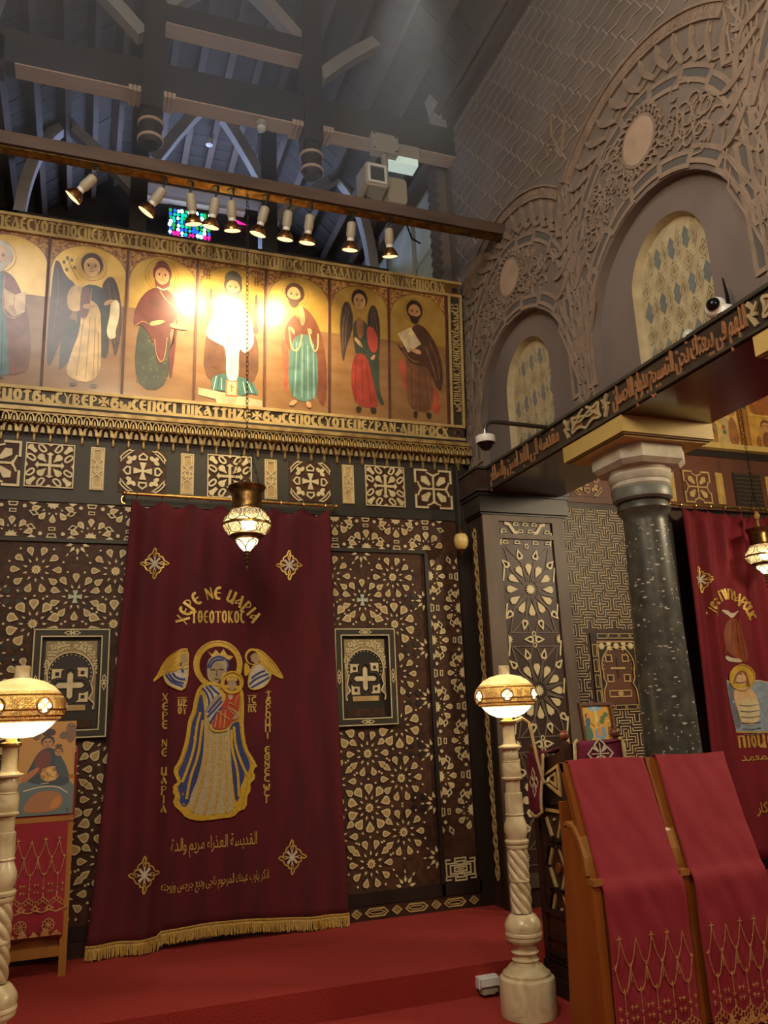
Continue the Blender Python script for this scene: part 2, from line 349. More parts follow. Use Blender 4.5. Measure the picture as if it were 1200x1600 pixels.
# one flame-like scallop strand (two interlacing strokes)
mm = MB(prw)
pa = [(.865+.195*t, .0+.20*sin(pi*t*.5)-.06*t) for t in [i/8 for i in range(9)]]
mm.stroke([(r*cos(a), r*sin(a)) for r, a in pa], .034, 0, .022, taper=lambda t: .5+.8*sin(pi*min(1, t+.1)))
pb = [(1.05-.18*t, .14+.16*t-.09*sin(pi*t)) for t in [i/8 for i in range(9)]]
mm.stroke([(r*cos(a), r*sin(a)) for r, a in pb], .022, 0, .014, taper=lambda t: 1-.5*t)
scal = mm.mesh('scallop', M_stucco)
ZU = 4.40
for ci, c in enumerate(CW[:3]):
    for i in range(9):
        a = pi/9*i
        obj('arch_block', blk_a if i % 2 else blk_b, wr, None, (XW, -c, ZS), (-a, 0, 0))
        obj('arch_block', blk_b if i % 2 else blk_c, wr, None, (XW, -c, ZU), (-a, 0, 0))
    for sx in (-1, 1):
        for k in range(2):
            obj('arch_leg', blk_leg, wr, None, (XW, -(c+sx*.745-.0375), ZU-.38*(k+1)))
    for i in range(21):
        obj('scallop', scal, wr, None, (XW, -c, ZU), (-(i*pi/21-.02), 0, 0))
    # inscription band above the scallops and the drip line
    mb = MB(pw)
    o1 = arc(c, ZU, 1.07, 46, 134, 34); o2 = arc(c, ZU, 1.15, 46, 134, 34)
    mb.ring(o1, o2, 0, .02, 0, False); mb.stroke(arc(c, ZU, 1.155, 46, 134, 34), .016, 0, .035)
    rr = random.Random(ci)
    for i in range(70):
        a = R(47+86*(i+.5)/70); r0, r1 = 1.08+rr.random()*.02, 1.14-rr.random()*.02
        mb.stroke([(c+r0*cos(a), ZU+r0*sin(a)), (c+r1*cos(a+R(rr.uniform(-1.5, 1.5))), ZU+r1*sin(a))], .010, .018, .024)
    mb.build('inscription_arch', M_stucco, wr)
    # tympanum arabesque round a plain roundel
    mb = MB(pw); zr = ZU+.56
    mb.stroke(arc(c, zr, .155, 0, 350, 24), .02, 0, .016, 0, True)
    for k in range(26):
        a = 2*pi*k/26; p0 = (c+.17*cos(a), zr+.17*sin(a))
        mb.stroke([p0, (c+.20*cos(a+.12), zr+.20*sin(a+.12)), (c+.225*cos(a-.02), zr+.225*sin(a-.02)), (c+.20*cos(a-.1), zr+.2*sin(a-.1))], .011, 0, .02)
    rr = random.Random(11+ci)
    for sx in (-1, 1):
        for k in range(70):
            a = R(rr.uniform(18, 86)); r = rr.uniform(.2, .72)
            x, z = r*cos(a), ZU+r*sin(a)
            if hypot(x, z-zr) < .24 or hypot(x, z-ZS) < .85 or hypot(x, z-ZU) > .74: continue
            t0 = rr.uniform(0, 6.28); q = rr.uniform(.06, .13)
            pts = [(c+sx*(x+q*(1-j/9)*cos(t0+j*.62)), z+q*(1-j/9)*sin(t0+j*.62)) for j in range(9)]
            mb.stroke(pts, .013, 0, .014, taper=lambda t: 1.1-.6*t)
        for k in range(7):
            z0 = ZS+.15+k*.12
            mb.stroke([(c+sx*(.80), z0-.35+.05*k), (c+sx*.70, z0-.05), (c+sx*.62, z0+.14), (c+sx*.66, z0+.24)], .012, 0, .02) if k < 3 else None
    mb.build('arabesque', M_stucco, wr, 'stuff')
    MB(pw).poly(arc(c, zr, .145, 0, 345, 24), 0, .018).build('roundel', mat('plain_roundel_plaster', '9a8470', 'a8927e', rough=.9, scale=6), wr)
# ------------------------------------------------ vine borders between the arches and at the wall's corner
for k, u0 in enumerate((.06, 1.785, 3.455)):
    mb = MB(pw)
    for s_, ph in ((-.045, 0), (.045, pi)):
        mb.stroke([(u0+.028*sin(i*.75+ph), 3.56+i*.045) for i in range(38)], .018, 0, .012)
    for du in (-.075, .075): mb.stroke([(u0+du, 3.56), (u0+du, 5.25)], .012, 0, .014)
    for du in (): mb.stroke([(u0+du, 3.56), (u0+du, 5.3)], .009, 0, .010)
    if k: mb.stroke([(u0-.075, 3.60), (u0, 3.52), (u0+.075, 3.60)], .02, 0, .03)
    for i in range(15):
        z = 3.7+i*.11
        for sx in (-1, 1): mb.stroke([(u0, z), (u0+sx*.035, z+.03), (u0+sx*.06, z+.075)], .014, 0, .012, taper=lambda t: 1.2-t*.9)
    mb.build('vine_border', M_stucco, wr)
# fleur finials over the borders
for u0 in (1.785, 3.455):
    mb = MB(pw)
    for sx in (-1, 1):
        mb.stroke([(u0, 5.45), (u0+sx*.05, 5.6), (u0+sx*.16, 5.66), (u0+sx*.19, 5.58)], .016, 0, .012)
        mb.stroke([(u0, 5.5), (u0+sx*.10, 5.72), (u0+sx*.05, 5.9), (u0, 6.0)], .016, 0, .012)
    mb.build('fleur_finial', M_stucco, wr)
# incised joint net on the upper wall
mb = MB(pw)
for r in range(23):
    z = 4.75+r*.105
    if z > 7.1: break
    pts = []
    for i in range(0, 62):
        u = .06+i*.085
        if any(hypot(u-c, z-ZU) < 1.19 for c in CW[:3]):
            if len(pts) > 1: mb.stroke(pts, .008, 0, .008)
            pts = []; continue
        pts.append((u, z+.018*((i+r) % 2)))
        if (i+r) % 3 == 0: mb.stroke([(u, z), (u-.05, z+.1)], .007, 0, .007)
    if len(pts) > 1: mb.stroke(pts, .008, 0, .008)
mb.build('joint_net', mat('pale_plaster_joint', '9a8c82', rough=.9), wr, 'stuff')
# brick-edged corner pier and pale plaster wall of the sanctuary beyond
m = MB(); m.box(3.02, 3.3, .125, .36, 5.35, 7.1); cp = struct(m.build('trim_1', M_plaster))
bm_ = MB().box(-.036, .036, -.006, .0, -.021, .021).mesh('brick', mat('brown_brick', '4b382f', '5c463a', rough=.85, scale=20, bump=.2))
for r in range(32):
    for k in range(3 if r % 2 else 2):
        obj('brick', bm_, cp, None, (3.018, .16+(k*.09 if r % 2 else k*.09+.045), 5.45+r*.052), (0, 0, pi/2))
ws = struct(MB().box(3.1, 3.3, .36, 3.2, 4.6, 6.82).build('wall_sanctuary_right', mat('pale_green_grey_plaster', 'a8ada0', 'c2c6b8', rough=.85, scale=3)))
mb = MB()
mb.tube([(3.08, .95, 5.4), (3.08, .95, 6.75)], .014); mb.tube([(3.08, .38, 6.1), (3.08, 2.0, 6.1)], .01)
mb.tube([(3.08, .42, 5.4), (3.08, .42, 6.7)], .012)
mb.build('wall_pipe', M_grey_plastic, ws)
# ---------------------------------------------------------------- roof: boards on both slopes, joists along the nave
roof = struct(MB().box(-3.2, 3.3, -7, 3.2, 9.0, 9.02).build('ceiling', M_truss))
XA, ZE, XB, ZR = 3.14, 7.12, 1.86, 8.28
XC = 1.02
def roofz(x):
    x = abs(x-XC)
    return ZR if x < XB-XC else ZR-(x-(XB-XC))*(ZR-ZE)/(XA-XB)
# boards run across the slope: each a plank of its own
YB0, YB1, NB = -3.2, 3.2, 34
bw = (YB1-YB0)/NB
def plank(nm, x0, x1, drop):
    L = hypot(x1-x0, roofz(x1)-roofz(x0)); mm = MB()
    mm.box(-L/2, L/2, -bw*.485, bw*.485, 0, .02); return mm.mesh(nm, M_board), L
secs = [(XC-XA+XC, XC-(XB-XC)), (XC-(XB-XC), XB), (XB, XA)]
secs[0] = (2*XC-XA, 2*XC-XB)
for (x0, x1) in secs:
    me, L = plank('roof_board', x0, x1, 0)
    ang = atan2(roofz(x1)-roofz(x0), x1-x0)
    for i in range(NB):
        obj('roof_board', me, roof, None, ((x0+x1)/2, YB0+bw*(i+.5), (roofz(x0)+roofz(x1))/2+random.uniform(0, .012)), (0, -ang, 0))
    me2 = MB().box(-.035, .035, YB0, YB1, -.11, 0).mesh('roof_joist', M_roof)
    n = 5 if L > 1.7 else 6
    for k in range(n):
        t = (k+.5)/n; x = x0+(x1-x0)*t
        obj('roof_joist', me2, roof, None, (x, 0, roofz(x0)+(roofz(x1)-roofz(x0))*t-.004), (0, -ang, 0))
# eaves moulding along the right nave wall
e = MB(); e.box(3.0, 3.12, -7, -.05, 7.10, 7.2); e.box(3.05, 3.12, -7, -.05, 7.02, 7.09); e.box(2.97, 3.14, .1, 3.2, 6.8, 6.92)
struct(e.build('trim_2', M_roof))
# ---------------------------------------------------------------- trusses
def truss(y, dz, label):
    zb = 6.69+dz
    t = thing('roof_truss', label, 'roof truss', (XC, y, zb), 'timber trusses under the roof')
    y0, y1 = y-.085, y+.085
    m = MB()
    m.box(-1.35 if dz == 0 else -2.6, 3.1, y0, y1, zb, zb+(.30 if dz == 0 else .15)); m.box(-3.2, -.80, y0, y1, zb-.06, zb+(.24 if dz == 0 else .15))
    o = m.build('tie_beam', M_truss, t)
    s = MB(); s.box(-.72, 3.1, y0+.004, y1-.004, zb-.012, zb)
    s.build('lit_soffit', M_truss_pale, t)  # pale slab: light on the beam's underside put into the colour
    for x in (.33, 1.71):
        p = MB(); p.box(x-.085, x+.085, y-.11, y+.11, zb-.16, 8.3); p.build('post', M_truss, t)
        if dz == 0:
            q = MB(); q.lathe([(.075, .0), (.098, .03), (.10, .06), (.09, .07), (.088, .17), (.098, .18), (.10, .21), (.085, .23), (.085, .3)], 20, 0, (x, y, zb-.46))
            q.build('turned_pendant', M_truss, t)
            for zz in (.05, .2): MB().lathe([(.098, zz-.014), (.108, zz-.008), (.108, zz+.008), (.098, zz+.014)], 20, 0, (x, y, zb-.46), caps=False).build('pendant_ring', M_truss_pale, t)
            for sx in (-1, 1):
                g = MB()
                for k in range(3): g.box(x+sx*.14-.05+k*.034, x+sx*.14-.05+k*.034+.028, y0-.01, y1+.01, zb-.035, zb+.02)
                g.build('corbel', M_truss_pale, t)
    c = MB(); c.box(.40, 1.64, y0, y1, zb+.74, zb+.93); c.build('collar_beam', M_truss, t)
    c = MB(); c.box(.42, 1.62, y0+.004, y1-.004, zb+.728, zb+.74); c.build('lit_soffit', M_truss_pale, t)  # same pale slab, lit underside of the collar put into the colour
    def brace(pts, w=.11):
        b = MB(PF(y)); b.stroke(chaikin(pts, 2, False), w, -.06, .06); b.build('arch_brace', M_brace, t)
    for mx in (1, -1):
        f = lambda x: XC+mx*(x-XC)+(.10 if dz and mx < 0 else 0)
        e_ = .07 if dz == 0 else 0
        brace([(f(1.80), zb+.60), (f(2.10), zb+.92), (f(2.55+e_), zb+1.32+e_*.6)])
        brace([(f(2.55+e_), zb+1.32+e_*.6), (f(2.78+e_), zb+1.02), (f(2.90+e_), zb+.55), (f(2.94+e_), zb+.1)])
        brace([(f(1.66), zb+1.05), (f(1.46), zb+1.42), (f(1.25), zb+1.76), (f(1.05), zb+2.0)] if dz else [(f(1.62), zb+.95), (f(1.3), zb+1.3), (f(1.02), zb+1.5)])
    return t
M_brace = mat('daylit_brace_timber', '98928c', 'aaa49e', rough=.65, scale=4, bump=.1)  # braces paler than the truss: daylight and haze put into the colour
truss(-.045, 0, 'nearer dark roof truss whose pale-bottomed tie beam crosses above the icon row')
truss(1.8, -.28, 'farther roof truss behind the icon row with curved braces lit by blue daylight')
# stained glass and its lintel in the far wall
w = struct(MB().box(.74, 1.29, 3.17, 3.2, 7.38, 7.90).build('window_4', M_truss))
MB().box(.30, 1.70, 3.08, 3.2, 7.93, 8.06).build('window_lintel', M_truss_pale, w)
sg = {k: mat('stained_glass_'+k, c, rough=.3, emit=e) for k, c, e in (('blue', '1c50c8', 2.2), ('teal', '0aa08c', 2.2), ('pale', 'bfe6ff', 3.0), ('green', '1d8c40', 1.8), ('magenta', 'd4207c', 2.4))}
names = list(sg); k5 = [sg[k] for k in names]
pg = MB(PF(3.17)); rr = random.Random(3)
gx, gz = 11, 9; cw_, ch_ = .52/gx, .52/gz
for i in range(gx):
    for j in range(gz):
        u, v = .755+cw_*(i+.5), 7.40+ch_*(j+.5)*.9
        c = rr.choice((0, 0, 1, 1, 2, 2, 3))
        if j in (1, 2) and i % 4 in (1, 2): c = 4
        u += rr.uniform(-.008, .008); v += rr.uniform(-.007, .007); k6 = rr.uniform(.36, .55); pg_ = MB(PF(3.17)).poly([(u+cw_*k6*cos(2*pi*q/n6+t6), v+ch_*k6*sin(2*pi*q/n6+t6)) for n6, t6 in [(rr.choice((4, 5, 6, 8)), rr.uniform(0, 3))] for q in range(n6)], 0, .006)
        pg_.build('stained_pane', k5[c], w)

MB(PF(3.17)).poly([(1.565, 7.865), (1.60, 7.80), (1.739, 7.804)], 0, .006).build('stained_pane', sg['magenta'], w)
# dusty air under the roof, lit by a high skylight beside the right wall
hz = MB().box(-2.9, 3.05, -4.9, -.15, 5.62, 8.2).build('haze', None)
hz['kind'] = 'stuff'; hz['label'] = 'thin dusty haze hanging in the light under the roof'; hz['category'] = 'haze'
hm = bpy.data.materials.new('dusty_air'); hm.use_nodes = True; hz.data.materials.clear(); hz.data.materials.append(hm)
nt = hm.node_tree; nt.nodes.clear(); ou = nt.nodes.new('ShaderNodeOutputMaterial'); vo = nt.nodes.new('ShaderNodeVolumeScatter')
vo.inputs['Color'].default_value = (1, .98, .94, 1); vo.inputs['Density'].default_value = .15; vo.inputs['Anisotropy'].default_value = .2
nt.links.new(vo.outputs[0], ou.inputs['Volume'])
# ================================================================ MAIN SCREEN (plane y = 0)
p0 = PF(0)
scr = thing('iconostasis_screen', 'dark wooden altar screen inlaid with ivory star rosettes behind the burgundy curtain', 'altar screen', (1.0, 0, ZP))
m = MB(p0); m.rect(-1.1, 3.018, ZP, 3.63, -.055, 0); m.build('back_panel', M_wood_field, scr)
def part(name, mats, fn, parent=scr, P=p0, kind=None):
    mb = MB(P); fn(mb); return mb.build(name, mats, parent, kind)
# rails and stiles
for nm, r in (('top_rail', (-1.1, 2.93, 3.155, 3.63)),): part('top_rail', M_wood_rail, lambda b: b.rect(*r, 0, .012, 0))
part('rail', M_wood_rail, lambda b: b.rect(-1.1, 2.63, 2.862, 2.888, 0, .02, 0, .0))
part('stile', M_wood_black, lambda b: b.rect(2.603, 2.632, .25, 2.862, 0, .03))
part('stile', M_wood_black, lambda b: b.rect(2.915, 3.018, ZP, 3.63, 0, .03))
part('bottom_rail', M_wood_black, lambda b: b.rect(-1.1, 2.93, .262, .345, 0, .03))
base = part('plinth', M_wood_dark, lambda b: b.rect(-1.1, 2.93, ZP, .262, 0, .022))
# plinth cartouches
def cart(u, w, h=.05): return [(u-w, .212), (u-w+.03, .212+h/2), (u+w-.03, .212+h/2), (u+w, .212), (u+w-.03, .212-h/2), (u-w+.03, .212-h/2)]
for k in range(14):
    u = 2.86-.155*k
    w_ = .034 if k % 2 == 0 else .085
    def f(b, u=u, w_=w_):
        b.stroke(cart(u, w_), .009, .022, .03, 0, True); b.stroke(cart(u, w_-.022, .022), .006, .022, .028, 0, True)
    part('cartouche', M_bone, f, base)
# ---------------------------------------------- star rosettes
def petal_mesh(name, L, Wd, two=True):
    """teardrop with its point at the local origin, reaching outwards along +v"""
    o = [(0, 0), (Wd*.28, L*.34), (Wd*.5, L*.64), (Wd*.44, L*.88), (Wd*.2, L), (-Wd*.2, L), (-Wd*.44, L*.88), (-Wd*.5, L*.64), (-Wd*.28, L*.34)]
    mb = MB(PF(0)); mb.poly(o, 0, .010, 0, 0)
    c = (0, L*.66)
    q = [(c[0]+(x-c[0])*.66, c[1]+(y-c[1])*.66) for x, y in o]
    mb.flat(q, .0112, 1)
    og = [(x*1.16, (y-L*.55)*1.13+L*.55) for x, y in o]; mb.poly(og, 0, .003, 2, 2)
    return mb.mesh(name, [M_ivory, M_bone, M_shadow])
PET = petal_mesh('petal', .066, .047); PETB = petal_mesh('petal', .076, .066); PETS = petal_mesh('petal', .070, .052)
def flower_mesh(r=.036):
    mb = MB(PF(0)); pts = []
    for i in range(20):
        a = 2*pi*i/20; q = r if i % 2 == 0 else r*.66; pts.append((q*cos(a), q*sin(a)))
    mb.poly(pts, 0, .012); mb.poly(ell(0, 0, r*.42, r*.42, 10), .012, .016, 1); return mb.mesh('rosette_boss', [M_ivory, M_gilt])
FLO = flower_mesh()
def cross_mesh():
    mb = MB(PF(0))
    for k in range(4):
        a = pi/2*k; r_ = lambda x, y: (x*cos(a)-y*sin(a), x*sin(a)+y*cos(a))
        mb.poly([r_(-.006, 0), r_(.006, 0), r_(.018, .045), r_(-.018, .045)], 0, .012)
    return mb.mesh('rosette_cross', [mat('greenish_pearl_inlay', 'a6b39a', 'b9c4aa', rough=.3)])
CRO = cross_mesh()
bits = MB(p0)                 # points and dots under 10 pixels, real relief
PN = [0]
RECTS_HIDE = [(1.80, 2.33, 1.49, 2.275), (-.335, .20, 1.49, 2.255)]
def hidden(u, v): return any(a < u < b and c < v < d for a, b, c, d in RECTS_HIDE) or (.40 < u < 1.68 and v < 3.1) or u < -.62
def tri(u, v, a, l, w):
    c_, s_ = cos(a), sin(a); r_ = lambda x, y: (u+x*c_-y*s_, v+x*s_+y*c_)
    bits.poly([r_(-w, 0), r_(0, -l*.5), r_(w, 0), r_(0, l)], 0, .008)
overflow = MB(p0)
def place_petal(me, u, v, a):
    if hidden(u, v): return
    if PN[0] < 300:
        PN[0] += 1; obj('petal', me, scr, None, (u, 0, v), (0, -a, 0)); return
    vs_ = []
    L = .08
    r_ = lambda x, y: (u+x*cos(a)-y*sin(a), v+x*sin(a)+y*cos(a))
    overflow.poly([r_(0, 0), r_(.015, .024), r_(.023, .045), r_(.010, .063), r_(-.010, .063), r_(-.023, .045), r_(-.015, .024)], 0, .01); overflow.flat([r_(0, .018), r_(.014, .044), r_(.006, .055), r_(-.006, .055), r_(-.014, .044)], .0112, 1)
def rosette(u, v, kind, n=10, box=None, half=None):
    for k in range(n):
        a = 2*pi*k/n+(pi/n if kind == 'flower' else 0)
        r0 = .100 if kind != 'big' else .094
        pu, pv = u-sin(a)*r0, v+cos(a)*r0
        tu, tv = u-sin(a)*.14, v+cos(a)*.14
        ok = box is None or (box[0]+.012 < tu < box[1]-.012 and box[2]+.012 < tv < box[3]-.012)
        if ok: place_petal(PETB if kind == 'big' else PET, pu, pv, a)
        a2 = a+pi/n; q = (u-sin(a2)*.070, v+cos(a2)*.070)
        if (box is None or (box[0]+.02 < q[0] < box[1]-.02 and box[2]+.02 < q[1] < box[3]-.02)) and not hidden(*q): tri(q[0], q[1], a2, .022, .008)
        q = (u-sin(a2)*.183, v+cos(a2)*.183)
        if (box is None or (box[0]+.02 < q[0] < box[1]-.02 and box[2]+.02 < q[1] < box[3]-.02)) and not hidden(*q): bits.poly(ell(*q, .0085, .0085, 6), 0, .008)
    if (box is None or (box[0]+.03 < u < box[1]-.03 and box[2]+.03 < v < box[3]-.03)) and not hidden(u, v):
        obj('rosette_cross' if kind == 'cross' else 'rosette_boss', CRO if kind == 'cross' else FLO, scr, None, (u, 0, v))
def edge_star(u, v, a0):
    """half star of slim points against an edge, opening towards angle a0"""
    for k in range(-2, 3):
        a = a0+k*R(38)
        q = (u-sin(a)*.05, v+cos(a)*.05)
        if not hidden(*q): tri(q[0], q[1], a, .034, .012)
        q = (u-sin(a)*.105, v+cos(a)*.105)
        if not hidden(*q) and abs(k) < 2: tri(q[0], q[1], a, .02, .007)
right_box = (1.55, 2.603, .345, 2.862); left_box = (-.608, .45, .345, 2.862)
for uc, bx in ((2.06, right_box), (-.065, left_box)):
    for i, v in enumerate((2.475, 2.09, 1.70, 1.31, .922, .535)):
        rosette(uc, v, 'cross' if i == 0 else 'big' if i in (4,) else 'flower', 10, bx)
        for sx in (-1, 1): edge_star(uc+sx*.537, v, sx*pi/2)
    for i, v in enumerate((2.662, 2.285, 1.896, 1.508, 1.118, .732)):
        for sx in (-1, 1): rosette(uc+sx*.263, v, 'big' if i in (1, 3) else 'flower', 10, bx)
    edge_star(uc, 2.858, pi)
    for sx in (-1, 1): edge_star(uc+sx*.263, .35, 0)
# muted burl lozenges between the rosettes
lz = MB(p0)
for uc in (2.06, -.065):
    for i in range(5):
        for sx in (-1, 1):
            u, v = uc+sx*.40, 2.475-.385*i
            if not hidden(u, v):
                for a in (45, 135, 225, 315):
                    x, y = u+.055*cos(R(a)), v+.055*sin(R(a)); lz.poly(ell(x, y, .026, .026, 6), 0, .006)
lz.build('burl_lozenge', M_wood_black, scr, 'stuff')
# ---------------------------------------------- half-rosette bands: top band and right strip
def half(u, v, a0, big=.0):
    for k in (-2, -1, 0, 1, 2):
        a = a0+k*R(36); r0 = .080
        place_petal(PETS, u-sin(a)*r0, v+cos(a)*r0, a)
    for k in (-1.5, -.5, .5, 1.5):
        a = a0+k*R(34); q = (u-sin(a)*.075, v+cos(a)*.075)
        if not hidden(*q): tri(q[0], q[1], a, .014, .007)
    for k in (-2.6, 2.6):
        a = a0+k*R(34); q = (u-sin(a)*.16, v+cos(a)*.16)
    pts = [(u-sin(a0+R(x))*(.045 if i % 2 == 0 else .032), v+cos(a0+R(x))*(.045 if i % 2 == 0 else .032)) for i, x in enumerate(range(-90, 91, 18))]
    if not hidden(u, v): bits.poly(pts, 0, .01)
def fillers(u, v, horiz, s):
    f = (lambda x, y: (u+x, v+s*y)) if horiz else (lambda x, y: (u+s*y, v+x))
    if hidden(u, v): return
    bits.stroke([f(-.03, -.006), f(.03, -.006), f(.022, .018), f(-.022, .018)], .008, 0, .008, 0, True)
    for sx in (-1, 1):
        bits.poly(ell(*f(sx*.075, .02), .014, .014, 7), 0, .007)
        bits.stroke([f(sx*.11, .055), f(sx*.135, .085), f(sx*.165, .075), f(sx*.14, .05)], .008, 0, .008, 0, True)
        bits.poly([f(sx*.10, -.01), f(sx*.16, -.01), f(sx*.13, .012)], 0, .008)
    bits.stroke([f(-.02, .045), f(.02, .045), f(.02, .065), f(-.02, .065)], .006, 0, .008, 0, True)
k = 0
u = 2.633
while u > -1.0:
    if k % 2 == 0: half(u, 2.897, 0); fillers(u, 3.138, True, -1)
    else: half(u, 3.142, pi); fillers(u, 2.902, True, 1)
    u -= .2615; k += 1
k = 0; v = 2.68
while v > .6:
    if k % 2 == 0: half(2.642, v, -pi/2); fillers(2.895, v, False, -1)
    else: half(2.905, v, pi/2); fillers(2.652, v, False, 1)
    v -= .2615; k += 1
bits.build('inlay_point', M_ivory, scr, 'stuff')
if overflow.v: overflow.build('small_petal', [M_ivory, M_bone], scr, 'stuff')
# meander block at the strip's foot
def f(b):
    b.rect(2.64, 2.905, .355, .515, 0, .006, 1)
    for q in (.0, .034, .068):
        a = .118-q; t = .045-q*.45; cu, cv = 2.7725, .435; s = .66
        pts = [(t, a*s), (t, t), (a, t), (a, -t), (t, -t), (t, -a*s), (-t, -a*s), (-t, -t), (-a, -t), (-a, t), (-t, t), (-t, a*s)]
        b.stroke([(cu+x, cv+y) for x, y in pts], .010, .006, .014, 0, True) if t > .004 and a > 0 else None
    b.stroke([(2.7725-.03, .435), (2.7725+.03, .435)], .008, .006, .014); b.stroke([(2.7725, .405), (2.7725, .465)], .008, .006, .014)
    for sx, sy in ((1, 1), (1, -1), (-1, 1), (-1, -1)):
        b.stroke([(2.7725+sx*.08, .435+sy*.07), (2.7725+sx*.122, .435+sy*.07), (2.7725+sx*.122, .435+sy*.045)], .010, .006, .014)
part('meander_block', [M_ivory, M_wood_dark], f)
# ---------------------------------------------- square cross panels and slim ivory panels of the top rail
def rot(p, a, c=(0, 0)): return [(c[0]+x*cos(a)-y*sin(a), c[1]+x*sin(a)+y*cos(a)) for x, y in p]
drop = [(0, .0), (.012, .03), (.026, .052), (.022, .072), (0, .08), (-.022, .072), (-.026, .052), (-.012, .03)]
bean_o = chaikin([(-.045, -.014), (-.02, -.026), (.02, -.024), (.046, -.008), (.046, .016), (.02, .024), (-.02, .018), (-.046, .016)], 1)
def cross_panel(u0, u1, v0, v1, kind, P=p0, parent=scr, M1=M_ivory, M2=M_wood_field, d=.012):
    pan = MB(P); pan.rect(u0, u1, v0, v1, 0, d+.006)
    cu, cv = (u0+u1)/2, (v0+v1)/2; S = (u1-u0)/.34*(.93 if kind == 'wheel' else 1)
    o = pan.build('cross_panel', M2, parent); d += .006
    T = lambda pts, a=0, c=(0, 0): [(cu+S*x, cv+S*y) for x, y in rot(pts, a, c)]
    if kind == 'bean':
        b = MB(P)
        for q in range(4):
            b.poly(T([(-.010, 0), (.010, 0), (.010, .075), (.026, .082), (.0, .10), (-.026, .082), (-.010, .075)], q*pi/2), d, d+.012)
        b.build('inlay_cross', M1, o)
        for q in range(4):
            b = MB(P); b.poly(T(drop, q*pi/2+pi/4, rot([(0, .03)], q*pi/2+pi/4)[0]), d, d+.01); b.build('inlay_drop', M1, o)
            b = MB(P); b.poly(T([(0, 0), (.012, .0), (.016, .04), (.026, .06), (0, .075), (-.026, .06), (-.016, .04), (-.012, 0)], q*pi/2+pi/4, rot([(0, .135)], q*pi/2+pi/4)[0]), d, d+.01); b.build('inlay_drop', M1, o)
            for sx in (-1, 1):
                b = MB(P); c = rot([(sx*.056, .128)], q*pi/2)[0]
                b.stroke(T([(x*.66, y*.72) for x, y in bean_o], q*pi/2+sx*R(52), c), .013*S, d, d+.01, 0, True); b.build('inlay_bean', M1, o)
        b = MB(P)
        b.stroke(T([(-.163, -.163), (.163, -.163), (.163, .163), (-.163, .163)]), .008*S, d, d+.01, 0, True)
        for q in range(4): b.poly(T([(-.03, .165), (.03, .165), (0, .145)], q*pi/2), d, d+.009)
        b.build('inlay_border', M1, o)
    elif kind == 'wheel':
        b = MB(P)
        for q in range(4): b.poly(T([(-.005, 0), (.005, 0), (.026, .07), (-.026, .07)], q*pi/2), d, d+.012)
        b.build('inlay_cross', M1, o)
        for q in range(4):
            b = MB(P); b.stroke(T([(-.026, .095), (.026, .095), (.03, .12), (0, .145), (-.03, .12)], q*pi/2), .013*S, d, d+.01, 0, True); b.build('inlay_shield', M1, o)
            b = MB(P)
            for t in (-1, 0, 1): b.poly(T(ell(0, .028, .018, .026, 8), t*R(80), (0, 0)) if 0 else T(rot(ell(0, .026, .017, .024, 8), t*R(75)), q*pi/2+pi/4, rot([(0, .115)], q*pi/2+pi/4)[0]), d, d+.01)
            b.build('inlay_trefoil', M1, o)
            b = MB(P); b.stroke(T(arc(0, 0, .175, 27+90*q, 63+90*q, 8)), .010*S, d, d+.01); b.stroke(T(arc(0, 0, .198, 29+90*q, 61+90*q, 8)), .010*S, d, d+.01); b.build('inlay_bracket', M1, o)
            for sx in (-1, 1):
                b = MB(P); b.poly(T([(-.022, .168), (.022, .168), (0, .148)], q*pi/2, rot([(sx*.085, 0)], q*pi/2)[0]), d, d+.01); b.build('inlay_triangle', M1, o)
    else:
        b = MB(P)
        for q in range(4): b.poly(T([(-.008, 0), (.008, 0), (.008, .105), (.028, .112), (.0, .122), (-.028, .112), (-.008, .105)], q*pi/2), d, d+.012)
        b.build('inlay_cross', M1, o)
        for q in range(4):
            b = MB(P); b.poly(T([(-.012, .045), (.012, .045), (.034, .12), (0, .15), (-.034, .12)], q*pi/2+pi/4), d, d+.01); b.build('inlay_shield', M1, o)
            b = MB(P); b.stroke(T([(.05, .158), (.158, .158), (.158, .05)], q*pi/2), .017*S, d, d+.01); b.build('inlay_corner', M1, o)
            b = MB(P); b.stroke(T([(-.06, .14), (0, .115), (.06, .14)], q*pi/2), .013*S, d, d+.01); b.build('inlay_bracket', M1, o)
CP = [(-.815, -.47, 'mitre'), (-.45, -.115, 'bean'), (.187, .535, 'wheel'), (.833, 1.182, 'bean'), (1.475, 1.826, 'wheel'), (2.112, 2.464, 'bean'), (2.546, 2.896, 'mitre')]
for a, b_, k in CP: cross_panel(a, b_, 3.252, 3.588, k)
for u in (.04, .686, 1.33, 1.968):
    def f(b):
        b.rect(u-.05, u+.05, 3.253, 3.583, .012, .024, 0)
    o = part('slim_panel', M_bone, f)
    def g(b):
        d0, d1 = .024, .031
        b.stroke([(u-.042, 3.262), (u+.042, 3.262), (u+.042, 3.575), (u-.042, 3.575)], .007, d0, d1, 0, True)
        for s in (-1, 1):
            z = 3.418
            b.stroke([(u-.028, z+s*.07), (u-.028, z+s*.145), (u+.028, z+s*.145), (u+.028, z+s*.07)], .007, d0, d1)
            b.stroke([(u-.038, z+s*.075), (u+.038, z+s*.01)], .007, d0, d1); b.stroke([(u+.038, z+s*.075), (u-.038, z+s*.01)], .007, d0, d1)
        b.stroke(ell(u, 3.418, .02, .026, 6), .007, d0, d1, 0, True)
    part('raised_tracery', M_ivory, g, o)
